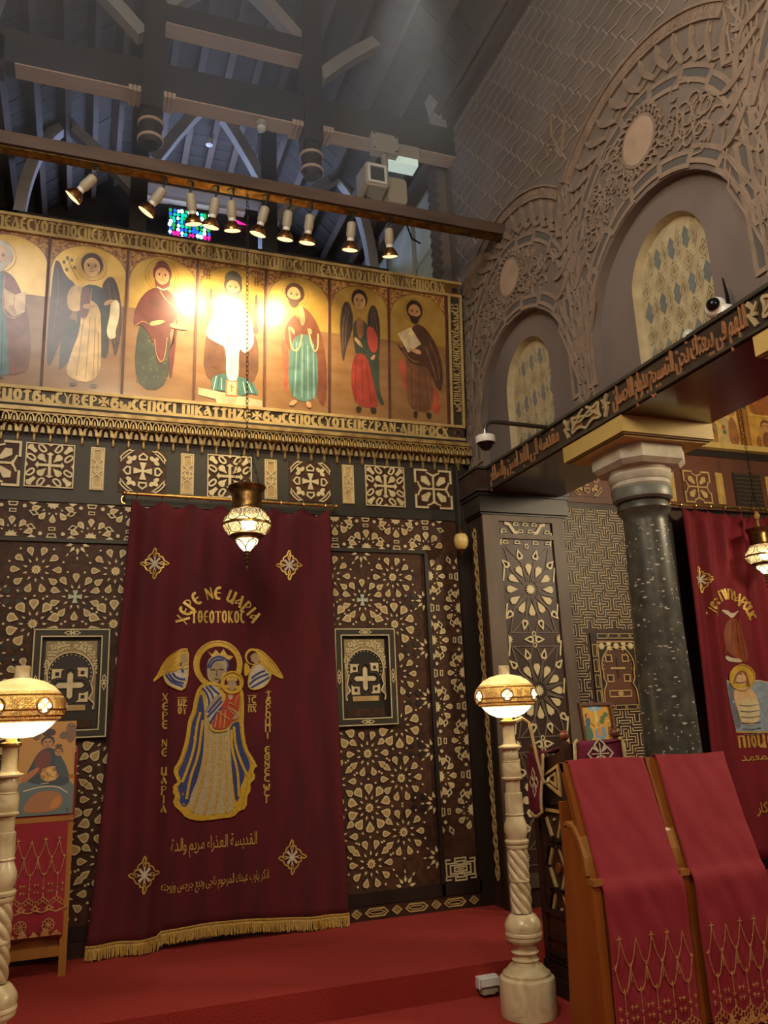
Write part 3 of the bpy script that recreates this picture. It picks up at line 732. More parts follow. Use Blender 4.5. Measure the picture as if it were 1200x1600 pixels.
# ================================================================ carved hatches
def hatch(u0, label):
    v0, v1, W_ = 1.512, 2.25, .50
    t = thing('carved_hatch', label, 'hatch', (u0+W_/2, 0, v0), 'carved hatches in the altar screen')
    u1 = u0+W_; P = p0
    mb = MB(P); o_ = [(u0, v0), (u1, v0), (u1, v1), (u0, v1)]; i_ = [(u0+.062, v0+.062), (u1-.062, v0+.062), (u1-.062, v1-.062), (u0+.062, v1-.062)]
    mb.ring(o_, i_, 0, .045); fr = mb.build('frame', M_wood_rail, t)
    mb = MB(P); mb.stroke([(u0+.008, v0+.008), (u1-.008, v0+.008), (u1-.008, v1-.008), (u0+.008, v1-.008)], .008, .045, .050, 0, True)
    a = .055; mb.stroke([(u0+a, v0+a), (u1-a, v0+a), (u1-a, v1-a), (u0+a, v1-a)], .008, .045, .050, 0, True); mb.build('ivory_line', M_ivory, fr)
    for (cx, cy, hz) in (((u0+u1)/2, v1-.031, 1), ((u0+u1)/2, v0+.031, 1), (u0+.031, (v0+v1)/2, 0), (u1-.031, (v0+v1)/2, 0)):
        mb = MB(P); q = (lambda x, y: (cx+x, cy+y)) if hz else (lambda x, y: (cx+y, cy+x))
        for s in (-1, 1): mb.stroke([q(s*.006, 0), q(s*.028, .012), q(s*.05, 0), q(s*.028, -.012)], .006, .045, .051, 0, True)
        mb.stroke([q(0, .026), q(.012, .012), q(0, 0), q(-.012, .012)], .005, .045, .051, 0, True); mb.stroke([q(0, -.026), q(.012, -.012), q(0, 0), q(-.012, -.012)], .005, .045, .051, 0, True)
        mb.build('knot_inlay', M_ivory, fr)
    mb = MB(P); mb.rect(u0+.06, u1-.06, v0+.06, v1-.06, 0, .006); mb.build('door_leaf', M_wood_black, t)
    c = (u0+u1)/2; L, Rr, T_, B_ = u0+.085, u1-.085, v1-.085, v0+.19
    # horseshoe-arched ivory spandrel
    ra = .148; zc = T_-.225
    inner = [(c-ra*1.02, B_)]+[(c-.160, zc-.20), (c-.125, zc-.165), (c-.150, zc-.12)]+[(c+ra*cos(R(205-230*i/22)), zc+ra*sin(R(205-230*i/22))) for i in range(23)]+[(c+.150, zc-.12), (c+.125, zc-.165), (c+.160, zc-.20), (c+ra*1.02, B_)]
    sp = [(L, B_)]+inner+[(Rr, B_), (Rr, T_), (L, T_)]
    mb = MB(P); mb.poly(sp, .006, .020); mb.stroke(inner, .008, .018, .025, 1); spn = mb.build('arch_spandrel', [mat('dull_bone_ground', '8d7b54', 'a18e62', rough=.6, scale=30), M_ivory], t)
    mb = MB(P); rr = random.Random(5)
    for s in (-1, 1):
        for kx in range(9):
            x = .018+kx*.018; zz = zc+sqrt(max(0, ra*ra-x*x))+.022 if x < ra else zc
            for j in range(5):
                y = zz+.008+j*.021
                if y > T_-.012: break
                a = rr.uniform(0, 6.28); mb.stroke([(c+s*(x+.009*cos(a+i*1.2)*(1-i*.2)), y+.009*sin(a+i*1.2)*(1-i*.2)) for i in range(5)], .0075, .020, .0255)
    mb.build('arabesque', M_ivory, spn, 'stuff')
    mb = MB(P)
    for i in range(19):
        a = R(200-220*i/18); x, y = c+(ra-.014)*cos(a), zc+(ra-.014)*sin(a); mb.poly(rot([(-.006, -.003), (.006, -.003), (.006, .003), (-.006, .003)], a+pi/2, (x, y)), .006, .013)
    mb.build('dentil_row', M_ivory, spn, 'stuff')
    # cross and corner squares
    cz = zc-.075
    for q in range(4):
        mb = MB(P); s = rot([(.078, .085)], q*pi/2)[0]; pt = rot([(-.038, .034), (.034, .034), (.034, -.042), (.018, -.026), (-.030, -.026), (-.030, .018)], q*pi/2, (c+s[0], cz+s[1]))
        mb.poly(pt, .006, .015, 0); mb.poly(rot([(-.012, -.012), (.012, -.012), (.012, .012), (-.012, .012)], q*pi/2, (c+s[0], cz+s[1])), .015, .017, 1); mb.build('corner_square', [M_ivory, M_shadow], t)
    mb = MB(P)
    mb.stroke([(c+x, cz+y) for x, y in [(0, .125), (.04, .10), (.04, .045), (.09, .045), (.118, 0), (.09, -.045), (.04, -.045), (.04, -.10), (0, -.125), (-.04, -.10), (-.04, -.045), (-.09, -.045), (-.118, 0), (-.09, .045), (-.04, .045), (-.04, .10)]], .016, .006, .016, 0, True)
    mb.build('strapwork', M_wood_dark, t)
    mb = MB(P); mb.poly([(c+x, cz+y) for q in range(4) for x, y in rot([(.018, .018), (.018, .075), (0, .092), (-.018, .075)], q*pi/2)], .006, .016); mb.build('ivory_cross', M_ivory, t)
    mb = MB(P); mb.rect(c-.105, c+.105, B_-.005, B_+.032, .006, .016); mb.build('ivory_bar', M_bone, t)
    mb = MB(P); mb.rect(c-.15, c+.15, v0+.07, v0+.125, .006, .014, 0); mb.build('sill_panel', M_wood_field, t)
    return t
hatch(1.81, 'black framed hatch with ivory cross right of the big curtain')
hatch(-.318, 'black framed hatch with ivory cross left of the curtain, above the icon stand')
# ================================================================ muqarnas cornice
co = thing('muqarnas_cornice', 'gilded honeycomb cornice with little drops below the icon row', 'cornice', (1, 0, 3.6))
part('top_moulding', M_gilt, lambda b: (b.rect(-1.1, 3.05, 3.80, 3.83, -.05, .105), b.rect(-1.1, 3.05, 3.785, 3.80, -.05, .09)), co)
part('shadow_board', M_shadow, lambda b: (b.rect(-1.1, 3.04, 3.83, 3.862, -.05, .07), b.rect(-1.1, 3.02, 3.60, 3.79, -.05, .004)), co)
def niche_mesh(w, h, dep, name):
    mb = MB(PF(0)); n = 8
    # spoon: an arched hollow between two ribs
    o = [(-w/2, 0)]+[(w/2*.98*cos(pi-pi*i/n), h*.35+h*.65*sin(pi-pi*i/n)) for i in range(n+1)]+[(w/2, 0)]
    inn = [(x*.62, y*.84+.0) for x, y in o]
    mb.ring(o, inn, 0, dep, 0, False)
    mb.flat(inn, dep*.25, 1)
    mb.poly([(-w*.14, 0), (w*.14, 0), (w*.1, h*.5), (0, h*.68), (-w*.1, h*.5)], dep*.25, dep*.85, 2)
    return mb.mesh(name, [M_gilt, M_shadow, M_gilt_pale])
N1 = niche_mesh(.052, .062, .05, 'niche'); N2 = niche_mesh(.105, .068, .03, 'niche')
mb = MB(PF(0)); mb.lathe([(.006, 0), (.013, .012), (.010, .055), (.022, .062), (.012, .07), (.014, .10)], 6, 0, (0, 0, -.10)); DROP = mb.mesh('drop', M_gilt)
N3 = None
for i in range(34):
    u = 2.965-.1085*i
    obj('drop', DROP, co, None, (u, -.02, 3.692))
    obj('lower_niche', N2, co, None, (u+.054, -.005, 3.662), None, (1, 1, 1.1))
    for k in (0, 1): obj('upper_niche', N1, co, None, (u+.027+k*.054, -.04, 3.725), None, (1, 1, 1.0))
part('tier_moulding', M_gilt, lambda b: b.rect(-1.1, 3.02, 3.722, 3.73, -.05, .06), co)
# ================================================================ Coptic uncial strokes (height 1): list of (points, weight)
def _o(cx, cy, rx, ry, a0=0, a1=360, n=13): return [(cx+rx*cos(R(a0+(a1-a0)*i/(n-1))), cy+ry*sin(R(a0+(a1-a0)*i/(n-1)))) for i in range(n)]
TH, TN = .19, .10
G = {
 'i': (.30, [([(.15, 0), (.15, 1)], TH)]),
 'p': (.72, [([(.12, 0), (.12, 1)], TH), ([(.60, 0), (.60, 1)], TH), ([(0, .94), (.72, .94)], TN)]),
 'h': (.72, [([(.12, 0), (.12, 1)], TH), ([(.60, 0), (.60, 1)], TH), ([(.12, .5), (.6, .5)], TN)]),
 'n': (.74, [([(.12, 0), (.12, 1)], TN), ([(.62, 0), (.62, 1)], TN), ([(.1, .95), (.64, .05)], TH)]),
 'e': (.62, [(_o(.40, .5, .30, .46, 60, 300), TH), ([(.14, .52), (.58, .52)], TN)]),
 's': (.60, [(_o(.40, .5, .30, .46, 55, 305), TH)]),
 'o': (.70, [(_o(.35, .5, .25, .45), TH)]),
 'Q': (.70, [(_o(.35, .5, .25, .45), TH), ([(.05, .5), (.65, .5)], TN)]),
 'd': (.80, [([(.06, .04), (.40, .98)], TN), ([(.36, 1), (.74, .04)], TH), ([(.02, .05), (.78, .05)], TN)]),
 'a': (.76, [([(.30, 1), (.68, 0)], TH), ([(.40, .75), (.06, .32), (.14, .14), (.5, .38)], TN)]),
 'l': (.70, [([(.30, 1), (.64, 0)], TH), ([(.40, .7), (.04, 0)], TN)]),
 'b': (.66, [([(.12, 0), (.12, 1)], TH), (_o(.14, .74, .34, .22, 90, -90, 9), TN), (_o(.14, .27, .42, .25, 90, -90, 9), TN)]),
 'r': (.62, [([(.12, -.15), (.12, 1)], TH), (_o(.14, .70, .40, .26, 90, -90, 9), TN)]),
 'k': (.72, [([(.12, 0), (.12, 1)], TH), ([(.62, 1), (.2, .5)], TN), ([(.2, .52), (.68, 0)], TH)]),
 't': (.70, [([(.35, 0), (.35, .95)], TH), ([(.02, .80), (.04, .94), (.66, .94), (.68, .80)], TN)]),
 'y': (.70, [([(.06, 1), (.35, .45), (.64, 1)], TN), ([(.35, .5), (.35, -.1)], TH)]),
 'f': (.80, [([(.40, -.15), (.40, 1.1)], TH), (_o(.40, .5, .32, .28), TN)]),
 'x': (.76, [([(.08, 1), (.68, -.05)], TH), ([(.70, 1), (.36, .45), (.04, .05)], TN)]),
 'm': (.80, [([(.12, 1), (.12, .12), (.3, .02), (.5, .1), (.62, .3)], TH), ([(.64, 1), (.64, 0), (.78, 0)], TH)]),
 'w': (1.0, [(_o(.27, .42, .19, .36, 130, 360, 9), TH), (_o(.70, .42, .22, .36, 180, 415, 9), TH)]),
 'S': (1.0, [([(.10, 1), (.10, .2), (.3, .06), (.5, .2), (.5, 1)], TH), ([(.5, .2), (.7, .06), (.9, .2), (.9, 1)], TH), ([(.9, .2), (.8, -.16), (.3, -.2)], TN)]),
 'T': (.66, [([(.33, -.05), (.33, 1.1)], TH), ([(.04, .70), (.10, .84), (.56, .84), (.62, .98)], TN), ([(.14, .06), (.52, .06)], TN)]),
 'J': (.76, [(_o(.38, .34, .26, .30), TH), ([(.14, .5), (.25, .86), (.70, .98)], TH)]),
 'q': (.70, [([(.55, 1), (.2, .7), (.5, .5), (.62, .2), (.3, .02), (.06, .1)], TN), ([(.1, 1), (.55, 1)], TN)]),
 'F': (.70, [(_o(.34, .7, .26, .26), TH), ([(.58, .75), (.5, .1), (.2, -.1)], TH)]),
 'H': (.70, [([(.06, .84), (.3, 1), (.56, .84), (.4, .5), (.08, .08), (.64, .08)], TH)]),
 'z': (.66, [([(.06, .94), (.6, .94), (.08, .06), (.64, .06)], TH)]),
 'j': (.70, [([(.10, 1), (.40, .7), (.62, 1)], TN), ([(.36, .72), (.06, .06), (.66, .06)], TN)]),
 '.': (.30, [([(.15, .40), (.15, .56)], .16)]), ' ': (.35, []),
}
def plus_pattee(r):
    out = []
    for k in range(4): out += [rot([(.02, 0), (.30*r/.5, r), (0, r*.86), (-.30*r/.5, r), (-.02, 0)], k*pi/2)]
    return out
def place_text(txt, u0, u1, v0, h, P, d0, d1, mats, parent, tilt=None, weight=1.0, name='letter', path=None, vert=False, extra=0.0):
    """fit txt between u0 and u1; each letter is a part. path(t)->(u,v,angle) bends the line"""
    gap = .12+extra
    adv = [(1.0 if c == '+' else G[c][0])+gap for c in txt]; tot = sum(adv); x = 0; outl = []
    for c, a in zip(txt, adv):
        if c != ' ':
            mb = MB(P); k = (u1-u0)/tot
            cx0 = u0+x*k
            def tr(p, cx0=cx0, k=k):
                if path is None: return (cx0+(p[0]+gap/2)*k, v0+p[1]*h)
                t = (x+a/2)/tot; pu, pv, an = path(t); lx, ly = (p[0]-(a-gap)/2)*k, (p[1]-.5)*h
                return (pu+lx*cos(an)-ly*sin(an), pv+lx*sin(an)+ly*cos(an))
            if c == '+':
                for q in plus_pattee(.5): mb.poly([tr((.5+x_, .5+y_)) for x_, y_ in q], d0, d1)
            else:
                for pts, wt in G[c][1]: mb.stroke([tr(p) for p in pts], wt*weight*min(h, k*1.25), d0, d1)
            outl.append(mb)
        x += a
    return [mb.build(name, mats, parent) for mb in outl]
# ================================================================ ICON ROW (leans forward a little)
ZI0, ZI1 = 4.0, 5.172
def PI_(u, v, d):            # plane tilted from y=-.05 at the foot to y=-.15 at the top
    t = (v-ZI0)/(ZI1-ZI0); return (u, -.05-.1*t-d, v)
DIV = [-.92, -.366, .197, .730, 1.281, 1.820, 2.351, 2.893]
GOLD = mat('burnished_gold_ground', 'ac8638', 'c4a050', rough=.34, metal=.35, scale=5, coat=.6, bump=.02)
OCHRE = mat('varnished_ochre_ground', '866038', '957046', rough=.36, scale=4, stretch=(1, 1, 3), coat=.5)
SPAN = mat('red_gold_spandrel', '7d4a26', 'b58a4a', rough=.4, scale=42, lo=.45, hi=.55, coat=.3)
DVD = mat('dark_red_batten', '4a241a', '5e3122', rough=.45, scale=8)
def vpaint(name, color, rough=.34):
    k = 'varnish_'+name
    if k in _mats: return _mats[k]
    c = hx(color); c2 = tuple(min(255, int(v*1.12+4)) for v in c)
    return mat(k, '%02x%02x%02x' % tuple(int(v*.92) for v in c), '%02x%02x%02x' % c2, rough=rough, scale=10, coat=.45)
class Pic:
    """a flat picture: coloured shapes laid over one another in the plane, u,v in 0..1 of the panel"""
    def __init__(s, P, u0, u1, v0, v1, d=.0, step=.0001, vp=vpaint):
        s.mb = MB(P); s.u0, s.u1, s.v0, s.v1, s.d, s.step = u0, u1, v0, v1, d, step; s.mats = []; s.ix = {}; s.vp = vp
    def mi(s, c):
        if not isinstance(c, str): key = c.name; mm = c
        else: key = c; mm = s.vp(c, c)
        if key not in s.ix: s.ix[key] = len(s.mats); s.mats.append(mm)
        return s.ix[key]
    def T(s, p): return (s.u0+(s.u1-s.u0)*min(1, max(0, p[0])), s.v0+(s.v1-s.v0)*min(1, max(0, p[1])))
    def sh(s, c, pts, n=2):
        p = chaikin(pts, n) if n else pts
        s.mb.flat([s.T(q) for q in p], s.d, s.mi(c)); s.d += s.step; return s
    def el(s, c, cx, cy, rx, ry, n=20): return s.sh(c, ell(cx, cy, rx, ry, n), 0)
    def ln(s, c, pts, w, n=2, closed=False):
        p = chaikin(pts, n, closed) if n else pts
        s.mb.stroke([s.T(q) for q in p], w, s.d, s.d, s.mi(c), closed); s.d += s.step; return s
    def folds(s, c, lines, w=.006):
        for l in lines: s.ln(c, l, w, 1)
        return s
    def face(s, x, y, r_, skin='c49a6a', hair='3a2218', beard=None, k=.47, tilt=0):
        r = r_*1.14
        s.el(hair, x, y+.014, r*1.25, r*1.25*k*1.12)
        s.el(skin, x+tilt, y-.004, r*.92, r*1.14*k)
        if beard: s.sh(beard, [(x+tilt-r*.98, y-r*k*.1), (x+tilt-r*.55, y-r*k*.62), (x+tilt+r*.55, y-r*k*.62), (x+tilt+r*.98, y-r*k*.1), (x+tilt+r*.62, y-r*k*1.4), (x+tilt, y-r*k*1.8), (x+tilt-r*.62, y-r*k*1.4)])
        for sx in (-1, 1):
            s.ln('3a2418', [(x+tilt+sx*r*.18, y+r*k*.22), (x+tilt+sx*r*.4, y+r*k*.30), (x+tilt+sx*r*.62, y+r*k*.18)], .004, 1)
            s.el('23160f', x+tilt+sx*r*.38, y+r*k*.06, r*.13, r*.10*k*1.3, 8)
        s.ln('7d5434', [(x+tilt, y+r*k*.1), (x+tilt+r*.08, y-r*k*.32), (x+tilt-r*.06, y-r*k*.34)], .004, 1)
        s.ln('8c4634', [(x+tilt-r*.25, y-r*k*.62), (x+tilt+r*.25, y-r*k*.62)], .005, 0); return s
    def build(s, name, parent): return s.mb.build(name, s.mats, parent)
def halo(p, x, y, r=.17): p.el('8f6a26', x, y, r*1.05, r*.47*1.05, 28); p.el(GOLD, x, y, r, r*.47, 28); p.ln('7d5a22', ell(x, y, r*.84, r*.84*.47, 28), .004, 0, True)
def hand(p, x, y, dx, dy, c='c79c6c'):
    p.sh(c, [(x-.03, y-.012), (x+dx*.4-.01, y+dy*.4-.018), (x+dx, y+dy-.006), (x+dx, y+dy+.006), (x+dx*.5, y+dy*.5+.02), (x-.02, y+.014)], 1)
    for k in (-1, 0, 1): p.ln('8f6840', [(x+dx*.45, y+dy*.45+k*.006), (x+dx*.95, y+dy*.95+k*.005)], .002, 0)
def icon(i, label, fig):
    u0, u1 = DIV[i], DIV[i+1]
    t = thing('painted_icon', label, 'icon', ((u0+u1)/2, -.05, ZI0), 'icons of the upper row')
    b = MB(PI_); b.rect(u0, u1-.001, ZI0, ZI1, -.04, 0); b.build('board', OCHRE, t)
    p = Pic(PI_, u0+.012, u1-.012, ZI0, ZI1, .0012)
    p.sh(GOLD, [(0, .60), (1, .60), (1, .80)]+[(.5+.5*cos(R(a)), .80+.185*sin(R(a))) for a in range(10, 180, 10)]+[(0, .80)], 0)
    for sx in (0, 1):
        p.sh(SPAN, [(sx, .82)]+[(sx+(1-2*sx)*(.5-.5*cos(R(a))), .80+.185*sin(R(a))) for a in range(8, 91, 8)]+[(sx+(1-2*sx)*.5, 1), (sx, 1)], 0)
    p.ln('7a5426', [(.0, .80)]+[(.5-.5*cos(R(a)), .80+.185*sin(R(a))) for a in range(8, 180, 8)]+[(1, .80)], .007, 0)
    p.build('ground', t)
    q = Pic(PI_, u0+.012, u1-.012, ZI0, ZI1, p.d+.001)
    fig(q); q.build('painted_figure', t)
    s = MB(PI_)
    s.rect(u1-.018, u1-.001, ZI0, ZI1, -.02, .018); s.build('batten', DVD, t)
    return t
def fig_peter(p):
    halo(p, .36, .83, .22)
    p.sh('6e3b28', [(.2, .74), (.52, .74), (.68, .62), (.80, .45), (.86, .2), (.80, .06), (.15, .06), (.12, .5)])
    p.sh('4d7276', [(.18, .73), (.48, .73), (.50, .45), (.60, .10), (.58, .05), (.12, .05), (.14, .5)])
    p.folds('2f5056', [[(.25, .4), (.24, .06)], [(.36, .42), (.37, .08)], [(.47, .40), (.50, .08)]]); p.folds('7fa09c', [[(.30, .4), (.30, .07)], [(.42, .36), (.44, .2), (.42, .08)]])
    p.sh('8a4a30', [(.46, .72), (.62, .66), (.74, .5), (.60, .42), (.46, .46)]); p.ln('b98f5c', [(.46, .70), (.45, .47), (.58, .42), (.70, .46)], .008)
    p.sh('d3b583', [(.46, .62), (.60, .585), (.60, .44), (.48, .49)], 0); p.sh('dcc195', [(.60, .585), (.74, .62), (.74, .48), (.60, .44)], 0); p.ln('8b6b40', [(.60, .585), (.60, .44)], .004, 0)
    p.sh('a8742e', [(.26, .66), (.36, .66), (.34, .40), (.24, .42)], 0); hand(p, .22, .50, .12, .0); hand(p, .66, .46, -.12, .05)
    p.face(.37, .83, .12, 'c09a70', 'b8b2a4', 'b5ada0'); p.sh('4a2c20', [(.4, .055), (.52, .055), (.53, .03), (.40, .03)], 1)
def fig_gabriel(p):
    halo(p, .52, .845, .20)
    p.sh('3d2820', [(.02, .84), (.10, .86), (.18, .76), (.36, .70), (.30, .5), (.16, .3), (.05, .12), (.0, .2)]); p.sh('3d2820', [(.66, .72), (.76, .80), (.86, .78), (.95, .62), (.97, .42), (.90, .22), (.84, .36), (.72, .56)])
    p.folds('6d4a32', [[(.08, .8), (.12, .6), (.06, .3)], [(.82, .74), (.92, .55), (.92, .35)], [(.76, .74), (.86, .5), (.88, .34)]])
    p.sh('31352f', [(.36, .72), (.74, .72), (.78, .5), (.82, .26), (.72, .22), (.60, .40), (.36, .40)])
    p.sh('c3a164', [(.22, .66), (.36, .72), (.44, .66), (.44, .53), (.24, .52)]); p.sh('2e332f', [(.2, .48), (.42, .46), (.40, .26), (.22, .14), (.16, .12)])
    p.sh('c9aa72', [(.42, .62), (.66, .60), (.70, .40), (.72, .06), (.24, .07), (.32, .25), (.42, .40)])
    p.folds('92743f', [[(.46, .5), (.40, .1)], [(.54, .5), (.52, .08)], [(.61, .5), (.62, .08)], [(.66, .4), (.68, .1)]])
    p.sh('6a3325', [(.40, .70), (.54, .70), (.52, .50), (.44, .47), (.40, .52)]); p.ln('b08648', [(.54, .69), (.52, .50), (.44, .48)], .006)
    p.sh('d6c7a4', [(.80, .63), (.92, .64), (.93, .52), (.88, .42), (.90, .38), (.80, .36), (.76, .42), (.80, .52)]); hand(p, .46, .565, .14, .01); hand(p, .74, .60, .10, .03)
    p.ln('6e5a2a', [(.36, .74), (.28, .80), (.2, .88)], .005, 1)
    for a, b in ((.2, .88), (.16, .85), (.26, .87), (.30, .82), (.2, .80)): p.el('5a4a2a', a, b, .02, .012, 8)
    p.face(.53, .845, .105, 'c8a070', '3b2319'); p.sh('3a2a20', [(.32, .055), (.42, .055), (.40, .03), (.32, .03)], 1); p.sh('3a2a20', [(.58, .055), (.68, .055), (.67, .03), (.58, .03)], 1)
def fig_virgin(p):
    halo(p, .47, .85, .24)
    p.sh('343a2b', [(.16, .6), (.62, .62), (.66, .06), (.10, .05)]); 
    rr = random.Random(2)
    for k in range(34): p.el('4d553a', rr.uniform(.15, .60), rr.uniform(.09, .42), .016, .008, 6)
    p.sh('5d2721', [(.30, .76), (.60, .76), (.72, .66), (.70, .40), (.64, .36), (.60, .30), (.66, .10), (.70, .30), (.74, .55), (.66, .56), (.56, .26), (.46, .22), (.40, .36), (.30, .44), (.18, .50), (.08, .46), (.10, .62)])
    p.ln('b8894c', [(.42, .76), (.54, .68), (.80, .60)], .007); p.ln('b8894c', [(.08, .46), (.2, .52), (.30, .50)], .005); p.ln('a87e46', [(.40, .40), (.42, .30), (.50, .24), (.56, .28), (.58, .42)], .005)
    p.sh('6d3027', [(.36, .80), (.36, .93), (.47, .965), (.58, .93), (.60, .80), (.56, .74), (.40, .74)])
    p.face(.475, .85, .10, 'c09064', '6d3027'); hand(p, .34, .50, .2, .03); hand(p, .64, .51, .24, -.015); p.ln('e0c890', [(.40, .765), (.50, .745), (.58, .77)], .01)
def fig_throne(p):
    halo(p, .50, .845, .20)
    p.sh('5b3a22', [(.10, .50), (.26, .55), (.74, .55), (.92, .48), (.90, .12), (.08, .12)])
    for x in (.17, .86):
        for k, (r, y) in enumerate(((.045, .55), (.03, .60), (.05, .65), (.035, .70), (.03, .75), (.018, .78))): p.el('3e2a1c', x, y, r, .028, 12)
    p.sh('c2ad86', [(.02, .10), (.98, .05), (.98, .0), (.30, .0), (.28, .03), (.02, .05)], 0)
    p.sh('3e6660', [(.22, .22), (.80, .20), (.94, .08), (.80, .10), (.62, .06), (.40, .10), (.20, .08)])
    p.folds('b7c9a6', [[(.28, .19), (.24, .09)], [(.36, .18), (.36, .1)], [(.74, .18), (.82, .1)], [(.68, .17), (.72, .09)]]); p.folds('22403c', [[(.32, .19), (.30, .09)], [(.78, .18), (.88, .09)]])
    p.sh('57331f', [(.14, .50), (.36, .52), (.40, .26), (.20, .24), (.14, .3)]); p.sh('57331f', [(.62, .50), (.84, .46), (.84, .24), (.62, .26)])
    p.sh('d9cfae', [(.30, .72), (.44, .76), (.58, .76), (.72, .70), (.82, .56), (.84, .44), (.70, .36), (.60, .42), (.62, .16), (.42, .16), (.42, .40), (.30, .42), (.10, .46), (.14, .56), (.22, .62)])
    p.folds('a8986c', [[(.46, .70), (.44, .4)], [(.56, .70), (.58, .42)], [(.50, .4), (.50, .2)]]); p.ln('7a6f35', [(.12, .50), (.22, .60), (.34, .56), (.2, .47)], .006, 1, True)
    p.sh('b06a36', [(.42, .17), (.60, .17), (.60, .06), (.42, .06)], 0); p.sh('d8c38e', [(.44, .16), (.58, .16), (.58, .07), (.44, .07)], 0); p.ln('b06a36', [(.51, .15), (.51, .09)], .008, 0); p.ln('b06a36', [(.47, .125), (.55, .125)], .008, 0)
    p.face(.50, .835, .10, 'b58958', '3a2a1f', '3a281c'); p.sh('3f3b32', [(.36, .875), (.38, .93), (.5, .965), (.62, .93), (.64, .875), (.5, .89)])
    for x in (.12, .86): p.ln('5c3b1a', [(x-.04, .90), (x+.04, .90)], .01, 0); p.ln('5c3b1a', [(x-.02, .87), (x-.02, .93)], .008, 0); p.ln('5c3b1a', [(x+.02, .87), (x+.02, .93)], .008, 0)
def fig_john(p):
    halo(p, .44, .85, .21)
    p.sh('70402a', [(.50, .78), (.68, .74), (.86, .62), (.96, .40), (.98, .15), (.92, .04), (.80, .10), (.70, .50), (.5, .55)])
    p.sh('a05238', [(.2, .5), (.34, .5), (.34, .1), (.26, .16), (.28, .3)]); p.sh('7a452d', [(.28, .62), (.46, .72), (.56, .6), (.52, .46), (.36, .42), (.28, .5)])
    p.sh('54786f', [(.36, .56), (.80, .56), (.84, .07), (.32, .08)])
    p.folds('3d625c', [[(.44, .5), (.40, .1)], [(.52, .45), (.50, .3), (.50, .1)], [(.60, .5), (.60, .08)], [(.70, .5), (.72, .1)], [(.77, .5), (.80, .1)]]); p.folds('8fac9a', [[(.47, .5), (.46, .3), (.44, .1)], [(.56, .5), (.56, .1)], [(.65, .48), (.66, .1)], [(.74, .5), (.76, .1)]])
    p.ln('c7a871', [(.34, .60), (.38, .44), (.50, .43), (.56, .56)], .012); p.ln('c7a871', [(.66, .60), (.74, .44), (.82, .46), (.82, .58)], .012)
    rr = random.Random(4)
    for a in range(-30, 215, 12):
        x, y = .43+.115*cos(R(a)), .86+.055*sin(R(a)); p.ln('432b1e', [(x, y), (x+.05*cos(R(a)), y+.022*sin(R(a)))], .012, 0)
    p.face(.43, .845, .105, 'bf9468', '432b1e', '54341f', tilt=-.012); p.sh('b98a60', [(.48, .76), (.56, .78), (.62, .66), (.54, .60)])
    hand(p, .46, .56, -.12, .04); hand(p, .74, .58, -.10, .02); p.sh('b98d66', [(.40, .075), (.50, .075), (.42, .03), (.34, .04)], 1); p.sh('b98d66', [(.62, .075), (.70, .075), (.72, .03), (.64, .03)], 1)
def fig_michael(p):
    halo(p, .50, .87, .18)
    for sx in (-1, 1):
        X = lambda x: .5+sx*x
        p.sh('3c302a', [(X(.12), .76), (X(.20), .86), (X(.30), .84), (X(.36), .70), (X(.34), .52), (X(.30), .36), (X(.24), .52), (X(.14), .62)]); p.folds('6a563f', [[(X(.24), .8), (X(.31), .66), (X(.3), .48)], [(X(.2), .78), (X(.26), .62), (X(.26), .5)]])
    p.sh('3b4336', [(.36, .72), (.60, .74), (.84, .50), (.82, .20), (.94, .10), (.80, .11), (.66, .40), (.44, .42), (.38, .55)])
    p.sh('93382c', [(.34, .46), (.62, .48), (.74, .22), (.84, .07), (.34, .08)]); p.folds('6d241d', [[(.42, .42), (.40, .1)], [(.52, .42), (.54, .1)], [(.60, .40), (.68, .1)]])
    p.sh('8a5a34', [(.42, .74), (.54, .75), (.58, .62), (.46, .56)]); p.sh('b2483a', [(.60, .70), (.80, .66), (.80, .48), (.64, .50)])
    p.face(.49, .87, .10, 'b98c5c', '32211a'); hand(p, .42, .58, .12, -.06); hand(p, .78, .46, -.1, -.02); p.sh('33261f', [(.42, .075), (.52, .075), (.5, .03), (.42, .03)], 1); p.sh('33261f', [(.66, .075), (.76, .08), (.78, .04), (.68, .03)], 1)
def fig_paul(p):
    halo(p, .44, .85, .20)
    p.sh('a04a34', [(.12, .46), (.24, .48), (.32, .2), (.2, .26)]); p.sh('a04a34', [(.66, .3), (.84, .26), (.88, .08), (.70, .08)])
    p.sh('6f4a32', [(.26, .56), (.66, .56), (.80, .08), (.28, .08), (.26, .3)]); p.folds('4b2f20', [[(.36, .4), (.36, .1)], [(.48, .4), (.50, .1)], [(.60, .36), (.66, .1)]])
    p.sh('503527', [(.42, .76), (.62, .74), (.84, .60), (.94, .42), (.90, .24), (.78, .28), (.66, .44), (.40, .42), (.22, .50), (.10, .60), (.16, .52), (.30, .62)]); p.folds('8a6a4a', [[(.70, .62), (.84, .48), (.86, .34)], [(.62, .58), (.74, .44), (.80, .34)], [(.2, .54), (.36, .46), (.5, .46)]])
    p.sh('cdb78d', [(.12, .66), (.36, .72), (.54, .60), (.30, .52)], 0); p.ln('8d7548', [(.33, .70), (.2, .6)], .003, 0)
    hand(p, .56, .53, -.24, .02); p.face(.43, .845, .105, 'b48556', '3a2419', '38231a'); p.sh('3a2a20', [(.38, .08), (.46, .08), (.44, .03), (.38, .03)], 1); p.sh('3a2a20', [(.60, .08), (.70, .08), (.70, .03), (.62, .03)], 1)
icon(0, 'painted icon of a white-bearded man in teal holding an open book', fig_peter)
icon(1, 'painted icon of a dark-winged angel in a cream robe holding a white scroll', fig_gabriel)
icon(2, 'painted icon of a veiled woman in maroon and dark green with halo', fig_virgin)
